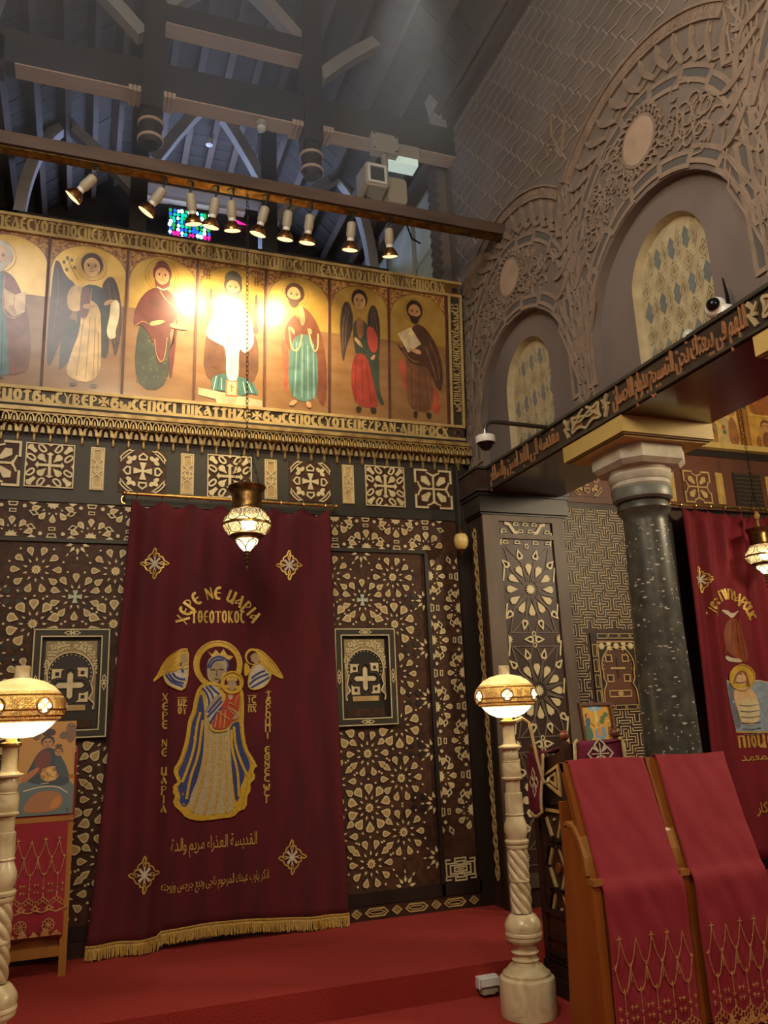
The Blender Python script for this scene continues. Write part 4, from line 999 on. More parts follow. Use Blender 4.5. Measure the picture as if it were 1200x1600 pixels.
icon(3, 'painted icon of a crowned bearded man in white seated on a throne', fig_throne)
icon(4, 'painted icon of a bowed wild-haired man in a brown cloak over teal', fig_john)
icon(5, 'painted icon of a winged angel in red and green robes', fig_michael)
icon(6, 'painted icon of a dark-bearded man in brown holding a pale book', fig_paul)
# ---------------------------------------------- inscribed friezes
M_frz = mat('dark_frieze_board', '2e2619', '3a3021', rough=.5, scale=8)
M_frz2 = mat('gold_brown_frieze_board', '63491f', '705428', rough=.5, scale=8)
def frieze(name, label, u0, u1, v0, v1, txt, ta, tb, mboard, wt=1.55):
    t = thing(name, label, 'frieze', ((u0+u1)/2, -.1, v0))
    b = MB(PI_); b.rect(u0, u1, v0, v1, -.05, .004); b.build('board', mboard, t)
    b = MB(PI_)
    for v in (v0+.012, v1-.012): b.rect(u0, u1, v-.012, v+.012, .004, .026)
    b.build('edge_moulding', M_gilt_pale, t)
    h = (v1-v0)-.056
    place_text(txt, ta, tb, v0+.028, h, PI_, .004, .018, M_gilt_pale, t, weight=wt)
    return t
frieze('inscription_frieze', 'gilded frieze of raised letters with crosses below the icon row', -1.1, 3.035, 3.862, 3.998, 'hposFemoTJwsyber+Jwseposi pikaTThHe+Jwsepossyotepejran.amhrosx', -1.0, 2.88, M_frz)
frieze('inscription_frieze', 'golden brown frieze of raised letters along the top of the icons', -1.1, 3.035, 5.174, 5.318, 'iipedesyoteposiieblakyTeposiiieosebbaTxmipinhymposqiiimeaxalyoymyepniyneiiiosbx', -.80, 2.88, M_frz2, 1.3)
t = thing('inscription_frieze', 'narrow upright frieze of dark carved letters at the right end of the icons', 'frieze', (2.965, -.1, 4.0))
b = MB(PI_); b.rect(2.905, 3.035, 3.998, 5.174, -.05, .004); b.build('board', M_frz, t)
b = MB(PI_); b.rect(2.902, 2.924, 3.998, 5.174, .004, .024); b.rect(3.015, 3.035, 3.998, 5.174, .004, .026); b.build('edge_moulding', M_gilt_pale, t)
PV = lambda u, v, d: PI_(2.938+v, ZI1-u, d)       # text turned to read downwards
place_text('wsiphdaiikqienhsiosnewdwsiq', .06, 1.06, .0, .064, lambda u, v, d: PI_(2.940+v, 4.06+u, d) if 0 else PI_(3.004-v, 4.06+u, d), .004, .016, M_gilt_pale, t)
for z in (3.93, 5.235):
    b = MB(PI_); b.poly(ell(2.968, z, .036, .036, 16), .004, .02, 0)
    for q in plus_pattee(.028): b.poly([(2.968+x*1.0, z+y) for x, y in q], .02, .024, 1)
    b.build('cross_boss', [mat('dusty_red_boss', '7d4a3c', rough=.5), M_shadow], t)
# ================================================================ CURTAINS
def sm(t): t = min(1, max(0, t)); return t*t*(3-2*t)
def drape(mb, ys, name, mats, parent, maxlen=.05, kind=None):
    """cut the pieces fine and lay them on the cloth surface"""
    me = mb.mesh(name, mats); bm = bmesh.new(); bm.from_mesh(me)
    bmesh.ops.triangulate(bm, faces=[f for f in bm.faces if len(f.verts) > 4])
    for _ in range(4):
        es = [e for e in bm.edges if e.calc_length() > maxlen]
        if not es: break
        bmesh.ops.subdivide_edges(bm, edges=es, cuts=1); bmesh.ops.triangulate(bm, faces=[f for f in bm.faces if len(f.verts) > 4])
    for v in bm.verts: v.co.y += ys(v.co.x, v.co.z)
    bm.to_mesh(me); bm.free(); me.update()
    return obj(name, me, parent, kind)
class Curtain:
    def __init__(s, xl, xr, zt, zb, y, fold): s.xl, s.xr, s.zt, s.zb, s.y, s.fold = xl, xr, zt, zb, y, fold
    def edges(s, v): return s.xl[0]+(s.xl[1]-s.xl[0])*v**.8, s.xr[0]+(s.xr[1]-s.xr[0])*v**.8
    def ysurf(s, x, z):
        v = min(1, max(0, (z-s.zb)/(s.zt-s.zb))); a, b = s.edges(v); u = min(1, max(0, (x-a)/(b-a)))
        return s.y-s.fold(u, v)
    def pt(s, u, v, bot=None, top=None):
        zb = s.zb if bot is None else bot(u); zt = s.zt if top is None else top(u)
        a, b = s.edges(v); z = zb+(zt-zb)*v; return (a+(b-a)*u, s.y-s.fold(u, v), z)
def fold1(u, v):
    amp = .040*(1-sm((u-.1)/.28))+.010+.022*sm((u-.72)/.2)
    f = amp*(.5+.5*sin(u*2*pi*6.2+.6*sin(v*2.2)+.4))
    f += .016*v**3*(.5+.5*sin(u*2*pi*9+1))+.03*sm((.26-u)/.06)*(1-v)**1.3
    return f+.02*sin(pi*u)*(1-v)
cur1 = Curtain((.105, .285), (1.85, 1.775), 3.165, .262, -.075, fold1)
bot1 = lambda u: .236 if u < .262 else .262+.020*sin((u-.26)*7)-.01*u
top1 = lambda u: 3.172-.05*abs(sin(u*pi*7))**1.5
ct = thing('altar_curtain', 'burgundy velvet curtain embroidered with a crowned mother and child in blue', 'curtain', (.98, -.1, .2))
m = MB(); m.grid(lambda u, v: cur1.pt(u, v, bot1, top1), 150, 46); cl = m.build('cloth', M_velvet, ct)
md = cl.modifiers.new('thickness', 'SOLIDIFY'); md.thickness = .006
# fringe: heading band plus hanging threads
for a_, b_, dz in ((0, .262, 0), (.262, 1, 0)):
    n = int(260*(b_-a_)); m = MB()
    for i in range(n):
        u0 = a_+(b_-a_)*i/n; u1 = a_+(b_-a_)*(i+1)/n
        p, q = cur1.pt(u0, 0, bot1), cur1.pt(u1, 0, bot1)
        j = random.uniform(-.006, .006); L = .062+random.uniform(-.004, .008); f = .006+.006*(i % 2)
        vs_ = [(p[0], p[1]-.004, p[2]+.012), (q[0], q[1]-.004, q[2]+.012), (p[0], p[1]-f-.004, p[2]-.01), (q[0], q[1]-f-.004, q[2]-.01), (p[0]+j, p[1]-f-.012, p[2]-L), (q[0]+j, q[1]-f-.012, q[2]-L-random.uniform(0, .006)),
               (p[0]+j, p[1]+.008, p[2]-L), (q[0]+j, q[1]+.008, q[2]-L)]
        m.add(vs_, [(0, 2, 3, 1), (2, 4, 5, 3), (4, 6, 7, 5)])
    m.build('fringe', M_fringe, ct)
m = MB(); m.tube([cur1.pt(i/60, 0, lambda u: bot1(u)+.012) [:1]+(cur1.pt(i/60, 0, bot1)[1]-.008, bot1(i/60)+.010) for i in range(61)], .007); m.build('fringe_heading', M_thread, ct)
T_blue = mat('blue_embroidery', '26346e', '31417f', rough=.55, scale=80); T_red = mat('red_orange_embroidery', 'a5321f', 'bb4026', rough=.6, scale=80)
T_gold = M_thread; T_cream = mat('cream_embroidery', 'a89a72', 'bdae84', rough=.55, scale=90); T_face = mat('beige_applique_face', 'a08a66', 'ae9873', rough=.7, scale=40); T_wht = M_thread_white; T_marn = M_velvet; T_yel = mat('yellow_gold_embroidery', 'c09a2c', 'd6b23c', rough=.45, metal=.2, scale=70)
E1 = {
'outline': [(0.848,1.864),(0.787,1.816),(0.766,1.745),(0.753,1.658),(0.725,1.599),(0.713,1.476),(0.671,1.33),(0.631,1.278),(0.652,1.227),(0.669,1.193),(0.632,1.168),(0.643,1.145),(0.632,1.135),(0.652,1.11),(0.634,1.059),(0.687,1.012),(0.717,0.972),(0.799,0.947),(0.881,0.947),(0.964,0.954),(1.031,0.955),(1.068,0.991),(1.119,1.003),(1.119,1.079),(1.147,1.114),(1.14,1.164),(1.181,1.194),(1.159,1.238),(1.185,1.276),(1.186,1.276),(1.167,1.314),(1.116,1.393),(1.093,1.536),(1.098,1.679),(1.092,1.791),(1.064,1.825),(1.006,1.816)] ,
'blue_l': [(0.804,1.799),(0.783,1.722),(0.773,1.646),(0.742,1.588),(0.731,1.465),(0.692,1.329),(0.651,1.263),(0.679,1.205),(0.653,1.154),(0.678,1.108),(0.666,1.062),(0.716,1.016),(0.779,1.173),(0.822,1.343),(0.829,1.471),(0.831,1.601),(0.825,1.71)] ,
'blue_r': [(1.008,1.561),(1.076,1.592),(1.078,1.526),(1.099,1.394),(1.156,1.293),(1.144,1.24),(1.122,1.199),(1.107,1.251),(1.116,1.193),(1.082,1.138),(1.085,1.081),(1.048,1.019),(1.021,1.279),(1.0,1.442)] ,
'robe': [(0.828,1.655),(0.919,1.51),(1.008,1.561),(1.009,1.441),(1.021,1.301),(1.013,1.159),(1.048,0.987),(0.947,0.971),(0.815,0.968),(0.724,1.006),(0.747,1.128),(0.823,1.259),(0.829,1.45)] ,
'bl_gold': [[(0.801,1.656),(0.775,1.56),(0.766,1.431),(0.725,1.296),(0.684,1.194)],[(0.818,1.601),(0.804,1.472),(0.789,1.356),(0.737,1.222),(0.715,1.082)]] ,
'br_gold': [[(1.036,1.549),(1.045,1.418),(1.099,1.275),(1.144,1.197)],[(1.019,1.528),(1.02,1.398),(1.066,1.245),(1.073,1.074)]] ,
'robe_gold': [[(0.851,1.6),(0.854,1.395),(0.834,1.237),(0.757,0.997)],[(0.897,1.501),(0.894,1.234),(0.839,0.979)],[(0.941,1.488),(0.949,1.23),(0.901,0.971)],[(0.977,1.497),(0.993,1.228),(0.981,0.975)]] ,
'halo_o': [(1.092,1.981),(1.089,1.952),(1.082,1.924),(1.069,1.898),(1.052,1.875),(1.031,1.855),(1.006,1.839),(0.979,1.827),(0.951,1.821),(0.921,1.819),(0.892,1.822),(0.864,1.83),(0.837,1.843),(0.813,1.86),(0.792,1.88),(0.775,1.904),(0.762,1.93),(0.754,1.958),(0.751,1.986),(0.753,2.015),(0.76,2.043),(0.772,2.068),(0.789,2.092),(0.809,2.112),(0.833,2.129),(0.86,2.141),(0.889,2.148),(0.918,2.151),(0.948,2.148),(0.977,2.14),(1.005,2.128),(1.029,2.111),(1.051,2.09),(1.068,2.065),(1.081,2.039),(1.089,2.01)] ,
'halo_i': [(1.057,1.978),(1.055,1.955),(1.049,1.932),(1.039,1.912),(1.026,1.893),(1.009,1.877),(0.99,1.864),(0.969,1.855),(0.947,1.849),(0.923,1.848),(0.9,1.85),(0.878,1.857),(0.857,1.867),(0.838,1.881),(0.821,1.897),(0.808,1.916),(0.798,1.937),(0.792,1.959),(0.789,1.982),(0.791,2.005),(0.797,2.028),(0.806,2.048),(0.819,2.067),(0.835,2.084),(0.854,2.097),(0.875,2.106),(0.898,2.112),(0.921,2.114),(0.944,2.112),(0.967,2.106),(0.989,2.095),(1.008,2.082),(1.025,2.065),(1.039,2.046),(1.049,2.024),(1.055,2.001)] ,
'crown': [(0.845,2.083),(0.879,2.057),(0.904,2.09),(0.934,2.059),(0.959,2.094),(0.984,2.053),(1.03,2.039),(1.005,2.014),(0.936,2.04),(0.877,2.041)] ,
'veil': [(0.843,1.976),(0.852,2.021),(0.891,2.049),(0.948,2.048),(0.988,2.019),(1.005,1.973),(0.989,1.94),(0.916,1.851),(0.848,1.875)] ,
'veil_blue': [[(0.85,1.959),(0.863,2.009),(0.902,2.038),(0.948,2.04),(0.988,2.008)],[(0.864,1.959),(0.88,1.998),(0.914,2.02),(0.959,2.017)],[(0.988,2.008),(0.997,1.973),(0.983,1.945)]] ,
'face': [(0.858,1.942),(0.869,1.981),(0.914,2.003),(0.96,1.98),(0.974,1.934),(0.949,1.918),(0.932,1.862),(0.893,1.846),(0.864,1.886)] ,
'shoulder': [(0.848,1.853),(0.804,1.821),(0.849,1.742),(0.828,1.666),(0.885,1.555),(0.962,1.651),(0.95,1.773),(0.893,1.852)] ,
'sh_str': [[(0.815,1.82),(0.849,1.775),(0.867,1.709),(0.84,1.655)],[(0.837,1.831),(0.877,1.786),(0.894,1.73)],[(0.859,1.842),(0.905,1.796),(0.933,1.773)],[(0.851,1.622),(0.895,1.664),(0.95,1.728)],[(0.868,1.578),(0.906,1.642),(0.951,1.684)],[(0.856,1.654),(0.9,1.708),(0.945,1.756)]] ,
'hand': [(0.894,1.758),(0.939,1.778),(0.928,1.729),(0.873,1.676),(0.84,1.644),(0.839,1.666)] ,
'hem': [(0.863,1.572),(0.874,1.534),(0.919,1.516),(0.986,1.529),(1.019,1.561),(0.986,1.497),(0.919,1.483),(0.858,1.524)] ,
'c_halo_o': [(1.098,1.853),(1.096,1.836),(1.09,1.82),(1.081,1.805),(1.069,1.794),(1.054,1.785),(1.038,1.78),(1.02,1.778),(1.003,1.781),(0.987,1.787),(0.972,1.796),(0.96,1.809),(0.95,1.823),(0.945,1.839),(0.943,1.856),(0.944,1.873),(0.95,1.889),(0.959,1.903),(0.971,1.915),(0.986,1.924),(1.002,1.93),(1.019,1.931),(1.037,1.929),(1.053,1.923),(1.068,1.913),(1.081,1.901),(1.09,1.886),(1.096,1.87)] ,
'c_halo_i': [(1.075,1.85),(1.074,1.838),(1.07,1.827),(1.063,1.817),(1.054,1.808),(1.044,1.802),(1.032,1.798),(1.02,1.797),(1.008,1.799),(0.996,1.803),(0.986,1.81),(0.977,1.819),(0.971,1.829),(0.967,1.84),(0.965,1.852),(0.967,1.864),(0.971,1.876),(0.977,1.886),(0.986,1.894),(0.996,1.9),(1.007,1.904),(1.02,1.905),(1.032,1.904),(1.044,1.899),(1.054,1.893),(1.063,1.884),(1.069,1.874),(1.073,1.862)] ,
'c_hair': [(0.974,1.884),(1.006,1.911),(1.04,1.907),(1.063,1.882),(1.052,1.859),(1.017,1.877),(0.986,1.855)] ,
'c_face': [(0.983,1.855),(1.017,1.877),(1.052,1.857),(1.05,1.82),(1.02,1.793),(0.989,1.814)] ,
'c_body': [(0.975,1.794),(1.024,1.782),(1.075,1.792),(1.078,1.702),(1.064,1.647),(1.008,1.561),(0.963,1.53),(0.874,1.543),(0.904,1.631),(0.928,1.674),(0.975,1.728)] ,
'c_vest': [(0.99,1.794),(1.029,1.782),(1.024,1.737),(0.996,1.732)] ,
'c_arm': [(0.962,1.7),(1.019,1.676),(1.064,1.647),(1.076,1.614),(1.03,1.588),(1.019,1.616),(1.064,1.631)] ,
'c_str': [[(0.918,1.652),(0.902,1.549)],[(0.945,1.662),(0.935,1.542)],[(0.974,1.661),(0.963,1.541)],[(0.917,1.663),(1.008,1.594)],[(0.996,1.716),(1.064,1.686)],[(0.99,1.672),(1.053,1.614)],[(1.064,1.769),(1.041,1.703)]] ,
'w_l': [(0.708,2.096),(0.671,2.099),(0.633,2.08),(0.574,2.041),(0.531,1.986),(0.506,1.926),(0.467,1.867),(0.507,1.899),(0.554,1.936),(0.652,1.951),(0.657,2.012)] ,
'w_l_str': [[(0.655,2.068),(0.58,2.013),(0.517,1.926)],[(0.656,2.035),(0.586,1.986),(0.523,1.91)],[(0.657,2.001),(0.603,1.969),(0.549,1.937)]] ,
'ah_l': [(0.71,2.09),(0.672,2.093),(0.645,2.046),(0.649,1.979),(0.674,1.956),(0.711,1.967)] ,
'af_l': [(0.694,2.068),(0.661,2.057),(0.657,2.012),(0.685,1.984),(0.703,2.012)] ,
'ab_l': [(0.658,1.962),(0.71,2.012),(0.71,1.889),(0.683,1.804),(0.617,1.828),(0.556,1.86),(0.536,1.926),(0.56,1.934)] ,
'ab_l_str': [[(0.555,1.92),(0.594,1.87),(0.677,1.835)],[(0.576,1.925),(0.616,1.875),(0.682,1.857)],[(0.604,1.93),(0.637,1.891),(0.692,1.884)],[(0.657,2.001),(0.675,1.934)]] ,
'w_r': [(1.191,2.091),(1.232,2.079),(1.273,2.044),(1.332,1.985),(1.368,1.933),(1.401,1.875),(1.361,1.887),(1.308,1.917),(1.249,1.958),(1.232,2.004)] ,
'w_r2': [(1.115,2.006),(1.107,1.949),(1.115,1.892),(1.144,1.914),(1.156,1.959)] ,
'w_r_str': [[(1.244,2.044),(1.309,1.986),(1.379,1.887)],[(1.238,2.01),(1.297,1.951),(1.356,1.893)],[(1.244,1.975),(1.285,1.94)]] ,
'ah_r_o': [(1.226,2.036),(1.224,2.021),(1.218,2.007),(1.21,1.994),(1.198,1.985),(1.184,1.979),(1.17,1.977),(1.155,1.98),(1.142,1.986),(1.13,1.996),(1.121,2.008),(1.116,2.022),(1.114,2.038),(1.116,2.053),(1.121,2.068),(1.13,2.08),(1.142,2.089),(1.155,2.095),(1.17,2.097),(1.184,2.095),(1.198,2.089),(1.21,2.079),(1.219,2.067),(1.224,2.052)] ,
'ah_r_i': [(1.218,2.032),(1.216,2.019),(1.212,2.008),(1.205,1.998),(1.195,1.99),(1.185,1.986),(1.173,1.984),(1.162,1.986),(1.151,1.991),(1.142,1.999),(1.135,2.009),(1.13,2.021),(1.129,2.033),(1.13,2.046),(1.135,2.057),(1.142,2.067),(1.151,2.075),(1.162,2.079),(1.173,2.081),(1.185,2.079),(1.196,2.074),(1.205,2.066),(1.212,2.056),(1.216,2.044)] ,
'af_r': [(1.153,2.04),(1.185,2.065),(1.217,2.045),(1.224,2.004),(1.191,1.987),(1.162,2.005)] ,
'ab_r': [(1.191,1.987),(1.238,1.993),(1.308,1.922),(1.29,1.854),(1.237,1.81),(1.167,1.798),(1.135,1.829),(1.144,1.903),(1.156,1.948)] ,
'ab_r_str': [[(1.144,1.835),(1.191,1.879),(1.285,1.911)],[(1.156,1.812),(1.214,1.844),(1.296,1.888)],[(1.162,1.88),(1.202,1.913),(1.261,1.935)]] ,
'theo': [(0.724,2.283),(1.115,2.283)] ,
'theo_h': [(0.91,2.37),(0.911,2.271)] ,
'arc': [(0.657,2.271),(0.672,2.34),(0.71,2.421),(0.772,2.468),(0.863,2.502),(0.932,2.503),(1.026,2.477),(1.097,2.43),(1.162,2.372),(1.209,2.295)] ,
'ml': [(0.651,1.759),(0.695,1.758),(0.653,1.661)] ,
'mr': [(1.138,1.762),(1.204,1.76),(1.138,1.656)] ,
}
def emb(name, mats, items, parent, cur, d0=.004, step=.0006):
    """items: (kind, material index, data, width)"""
    mb = MB(PF(0)); d = d0
    for it in items:
        k, mi, data = it[:3]
        if k == 'f': mb.flat(chaikin(data, 2) if len(it) < 4 else data, d, mi)
        elif k == 's': mb.stroke(chaikin(data, 2, False), it[3], d-.0004, d+.0022, mi)
        elif k == 'o': mb.stroke(chaikin(data, 1) if len(data) < 60 else data, it[3], d-.0004, d+.004, mi, True)
        d += step
    return drape(mb, cur.ysurf, name, mats, parent)
g = E1
mm_ = [T_gold, T_blue, T_cream, T_wht, T_face, T_red, T_yel, T_marn]
emb('robed_figure', mm_, [('f', 6, g['outline']), ('f', 1, g['blue_l']), ('f', 1, g['blue_r']), ('f', 2, g['robe'])]+[('s', 6, x, .018) for x in g['bl_gold']+g['br_gold']]+[('s', 0, x, .016) for x in g['robe_gold']]+[('o', 6, g['outline'], .022)]
    + [('s', 6, [(a, b+.05), (a, b-.09)], .008) for a, b in ((.60, 0),) if 0], ct, cur1)
emb('halo_ring', mm_, [('f', 6, g['halo_o'], 1), ('f', 7, g['halo_i'], 1), ('o', 0, g['halo_o'], .012)], ct, cur1, .005)
emb('crown', mm_, [('f', 0, g['crown'], 1)], ct, cur1, .007)
emb('veiled_head', mm_, [('f', 2, g['veil'])]+[('s', 1, x, .014) for x in g['veil_blue']]+[('f', 4, g['face']), ('f', 3, g['shoulder'])]+[('s', 1, x, .014) for x in g['sh_str']]+[('f', 4, g['hand']), ('s', 6, g['hem'][:4], .012)], ct, cur1, .008)
fc = [sum(p[i] for p in g['face'])/len(g['face']) for i in (0, 1)]
emb('face_lines', [M_shadow], [('s', 0, [(fc[0]+s*.012, fc[1]+.02), (fc[0]+s*.03, fc[1]+.024), (fc[0]+s*.045, fc[1]+.016)], .004) for s in (-1, 1)]+[('s', 0, [(fc[0], fc[1]+.02), (fc[0]-.004, fc[1]-.02), (fc[0]+.006, fc[1]-.024)], .003), ('s', 0, [(fc[0]-.014, fc[1]-.045), (fc[0]+.014, fc[1]-.045)], .004)], ct, cur1, .015)
emb('child', mm_, [('f', 6, g['c_halo_o'], 1), ('f', 7, g['c_halo_i'], 1), ('f', 5, g['c_body']), ('f', 2, g['c_vest']), ('f', 0, g['c_hair']), ('f', 4, g['c_face'])]+[('s', 0, x, .006) for x in g['c_str']]+[('f', 4, g['c_arm']), ('o', 6, g['c_halo_o'], .010)], ct, cur1, .0125)
for wing, strs, ex in (('w_l', 'w_l_str', [('f', 6, g['ah_l']), ('f', 3, g['ab_l'])]+[('s', 1, x, .014) for x in g['ab_l_str']]+[('o', 6, g['ab_l'], .008), ('f', 4, g['af_l'], 1), ('o', 0, g['ah_l'], .006)]),
                       ('w_r', 'w_r_str', [('f', 6, g['w_r2']), ('f', 6, g['ah_r_o']), ('f', 7, g['ah_r_i']), ('f', 3, g['ab_r'])]+[('s', 1, x, .014) for x in g['ab_r_str']]+[('o', 6, g['ab_r'], .008), ('f', 4, g['af_r'], 1)])):
    emb('embroidered_angel', mm_, [('f', 6, g[wing])]+[('s', 0, x, .008) for x in g[strs]]+[('o', 6, g[wing], .009)]+ex, ct, cur1, .005)
def lace(cx, cz, r, cur, parent, name='diamond_ornament', mats=None):
    it = []
    for q in range(4):
        R4 = lambda pts: [(cx+x, cz+y) for x, y in rot([(a*r*.82, b*r) for a, b in pts], 0)]
        def rq(pts): return [(cx+(x*cos(q*pi/2)-y*sin(q*pi/2))*r*.86, cz+(x*sin(q*pi/2)+y*cos(q*pi/2))*r) for x, y in pts]
        it.append(('s', 0, rq([(0, 1), (.12, .82), (.02, .70), (.16, .62), (.30, .60), (.26, .44), (.46, .44), (.60, .30), (.66, .14), (.8, .12), (1, 0)]), r*.085))
        it.append(('s', 0, rq([(0, .3), (.10, .5), (0, .66), (-.10, .5), (0, .3)]), r*.06))
        for t in (-.5, 0, .5): it.append(('s', 1, rq([(0, 0), (t*.3, .2), (t*.62, .42-.1*abs(t))]), r*.075))
        it.append(('s', 1, rq([(0, 0), (.24, .24), (.34, .34)]), r*.06))
    return emb(name, [T_gold, T_wht], it, parent, cur, .004, .0001)
for x, z in ((.46, 2.707), (1.452, 2.723), (.45, .635), (1.449, .647)): lace(x, z, .115, cur1, ct)
# lettering
def emb_text(txt, u0, u1, v0, h, parent, cur, path=None, wt=1.1, mats=None, extra=.05, d=.004):
    for o in place_text(txt, u0, u1, v0, h, PF(0), d-.002, d+.004, mats or T_gold, parent, path=path, weight=wt, extra=extra):
        for v in o.data.vertices: v.co.y += cur.ysurf(v.co.x, v.co.z)
ar = chaikin(g['arc'], 3, False)
def poly_path(pts):
    L = [0]
    for a, b in zip(pts, pts[1:]): L.append(L[-1]+hypot(b[0]-a[0], b[1]-a[1]))
    def f(t):
        s_ = min(max(t, 0), 1)*L[-1]
        for i in range(len(pts)-1):
            if s_ <= L[i+1] or i == len(pts)-2:
                k = (s_-L[i])/max(1e-9, L[i+1]-L[i]); a, b = pts[i], pts[i+1]
                return a[0]+(b[0]-a[0])*k, a[1]+(b[1]-a[1])*k, atan2(b[1]-a[1], b[0]-a[0])
    return f
emb_text('xere ne maria', 0, .80, 0, .088, ct, cur1, poly_path(ar), 1.1)
emb_text('TQeotokos', g['theo'][0][0], g['theo'][1][0], g['theo'][0][1], .088, ct, cur1, None, 1.05)
def column(txt, x, z0, z1, h, w, x1=None):
    n = len(txt)
    for i, c in enumerate(txt):
        if c == ' ': continue
        z = z0+(z1-z0)*i/(n-1); xx = x+((x1 if x1 is not None else x)-x)*i/(n-1)
        emb_text(c, xx-w/2, xx+w/2, z-h/2, h, ct, cur1, None, 1.25, extra=0)
column('xere ne maria', .556, 1.765, 1.03, .052, .052, .565)
column('TJrompi eQneswsiws'[:16], 1.285, 1.765, 1.04, .046, .052, 1.266)
for t_, x, z in (('mr', .676, 1.728), ('Qy', .676, 1.672), ('is', 1.168, 1.728), ('px', 1.168, 1.665)):
    emb_text(t_, x-.032, x+.032, z-.022, .046, ct, cur1, None, 1.1, extra=0)
    emb('overline', [T_gold], [('s', 0, [(x-.034, z+.032), (x, z+.033), (x+.034, z+.032)], .005)], ct, cur1)
# Arabic lines: contextual forms, laid out from the right
AF = {'ا': 'ﺍﺎ', 'ب': 'ﺏﺐﺑﺒ', 'ت': 'ﺕﺖﺗﺘ', 'ج': 'ﺝﺞﺟﺠ', 'ح': 'ﺡﺢﺣﺤ', 'د': 'ﺩﺪ', 'ذ': 'ﺫﺬ', 'ر': 'ﺭﺮ', 'ز': 'ﺯﺰ', 'س': 'ﺱﺲﺳﺴ', 'ص': 'ﺹﺺﺻﺼ', 'ع': 'ﻉﻊﻋﻌ', 'ف': 'ﻑﻒﻓﻔ', 'ق': 'ﻕﻖﻗﻘ', 'ك': 'ﻙﻚﻛﻜ', 'ل': 'ﻝﻞﻟﻠ', 'م': 'ﻡﻢﻣﻤ', 'ن': 'ﻥﻦﻧﻨ', 'ه': 'ﻩﻪﻫﻬ', 'و': 'ﻭﻮ', 'ي': 'ﻱﻲﻳﻴ', 'ى': 'ﻯﻰ', 'ة': 'ﺓﺔ', 'ء': 'ﺀ', 'خ': 'ﺥﺦﺧﺨ', 'أ': 'ﺃﺄ'}
def shape_arabic(s):
    out = []
    for i, c in enumerate(s):
        if c not in AF: out.append(c); continue
        f = AF[c]; pv = s[i-1] if i else ' '; nx = s[i+1] if i < len(s)-1 else ' '
        jp = pv in AF and len(AF[pv]) == 4; jn = nx in AF and len(AF[nx]) > 1 and len(f) == 4
        k = 3 if (jp and jn) else 2 if jn else 1 if (jp and len(f) > 1) else 0
        out.append(f[min(k, len(f)-1)])
    return ''.join(reversed(out))
_gly = {}
def glyph(ch):
    if ch not in _gly:
        c = bpy.data.curves.new('glyph', 'FONT'); c.body = ch; c.resolution_u = 2; c.fill_mode = 'FRONT'
        o = bpy.data.objects.new('glyph', c); COL.objects.link(o); dg = bpy.context.evaluated_depsgraph_get()
        me = bpy.data.meshes.new_from_object(o.evaluated_get(dg)); bm = bmesh.new(); bm.from_mesh(me)
        bmesh.ops.remove_doubles(bm, verts=bm.verts, dist=.002)
        vs_ = [(v.co.x, v.co.y) for v in bm.verts]; bm.verts.index_update(); fs_ = [[v.index for v in f.verts] for f in bm.faces]
        be = [(e.verts[0].index, e.verts[1].index) for e in bm.edges if len(e.link_faces) == 1]
        bm.free(); bpy.data.objects.remove(o); bpy.data.meshes.remove(me)
        w = (max(v[0] for v in vs_)) if vs_ else .3
        _gly[ch] = (vs_, fs_, be, max(w, .05))
    return _gly[ch]
def arabic(txt, u0, u1, v0, h, P, d0, d1, mats, parent, name='letter', ys=None, slope=0, fat=0):
    vis = shape_arabic(txt); adv = [(.28 if c == ' ' else glyph(c)[3]+.0) for c in vis]; tot = sum(adv); k = (u1-u0)/tot; x = 0; word = MB(P); res = []
    def flush():
        nonlocal word
        if word.v:
            o = word.build(name, mats, parent); res.append(o)
            if ys:
                for v in o.data.vertices: v.co.y += ys(v.co.x, v.co.z)
        word = MB(P)
    for c, a in zip(vis, adv):
        if c == ' ': flush()
        else:
            vs_, fs_, be, w = glyph(c); n = len(vs_)
            uv = [(u0+(x+p[0])*k, v0+p[1]*h+slope*(x+p[0])*k) for p in vs_]
            word.add([P(*q, d0) for q in uv]+[P(*q, d1) for q in uv], [[n+i for i in f] for f in fs_]+[(a_, b_, n+b_, n+a_) for a_, b_ in be])
            for a_, b_ in be if fat else ():
                word.stroke([uv[a_], uv[b_]], fat, d0, d1)
        x += a
    flush(); return res
arabic('القديسة العذراء مريم والدة', .62, 1.20, .755, .115, PF(0), .003, .007, T_gold, ct, 'embroidered_word', cur1.ysurf, 0)
arabic('اذكر يارب عبدك المرحوم ناجى وديع جرجس وزوجته', .56, 1.28, .515, .085, PF(0), .003, .007, T_gold, ct, 'embroidered_word', cur1.ysurf, .02)
# rod with rings
t = thing('curtain_rod', 'brass rod with rings carrying the big burgundy curtain', 'curtain rod', (1.0, -.12, 3.21), None)
m = MB(); m.tube([(.235, -.11, 3.218), (1.835, -.11, 3.202)], .0125, 10); m.build('rod', M_brass, t)
for x in (.235, 1.835):
    m = MB(); z = 3.218-.01*(x-.235); m.ball((x, -.11, z), .018); m.tube([(x, -.11, z), (x, -.06, z-.01), (x, 0, z-.02)], .008); m.tube([(x+.02*cos(a), -.10, z-.045+.03*sin(a)) for a in [pi*.5+i*.5 for i in range(8)]], .006) if x < 1 else None; m.build('bracket', M_brass, t)
for i in range(9):
    x = .32+i*.178; z = 3.217-.01*(x-.235); m = MB(); m.tube([(x, -.11+.017*cos(a), z-.004+.021*sin(a)) for a in [2*pi*j/12 for j in range(12)]], .005, 5, 0, True); m.build('ring', M_brass, t)
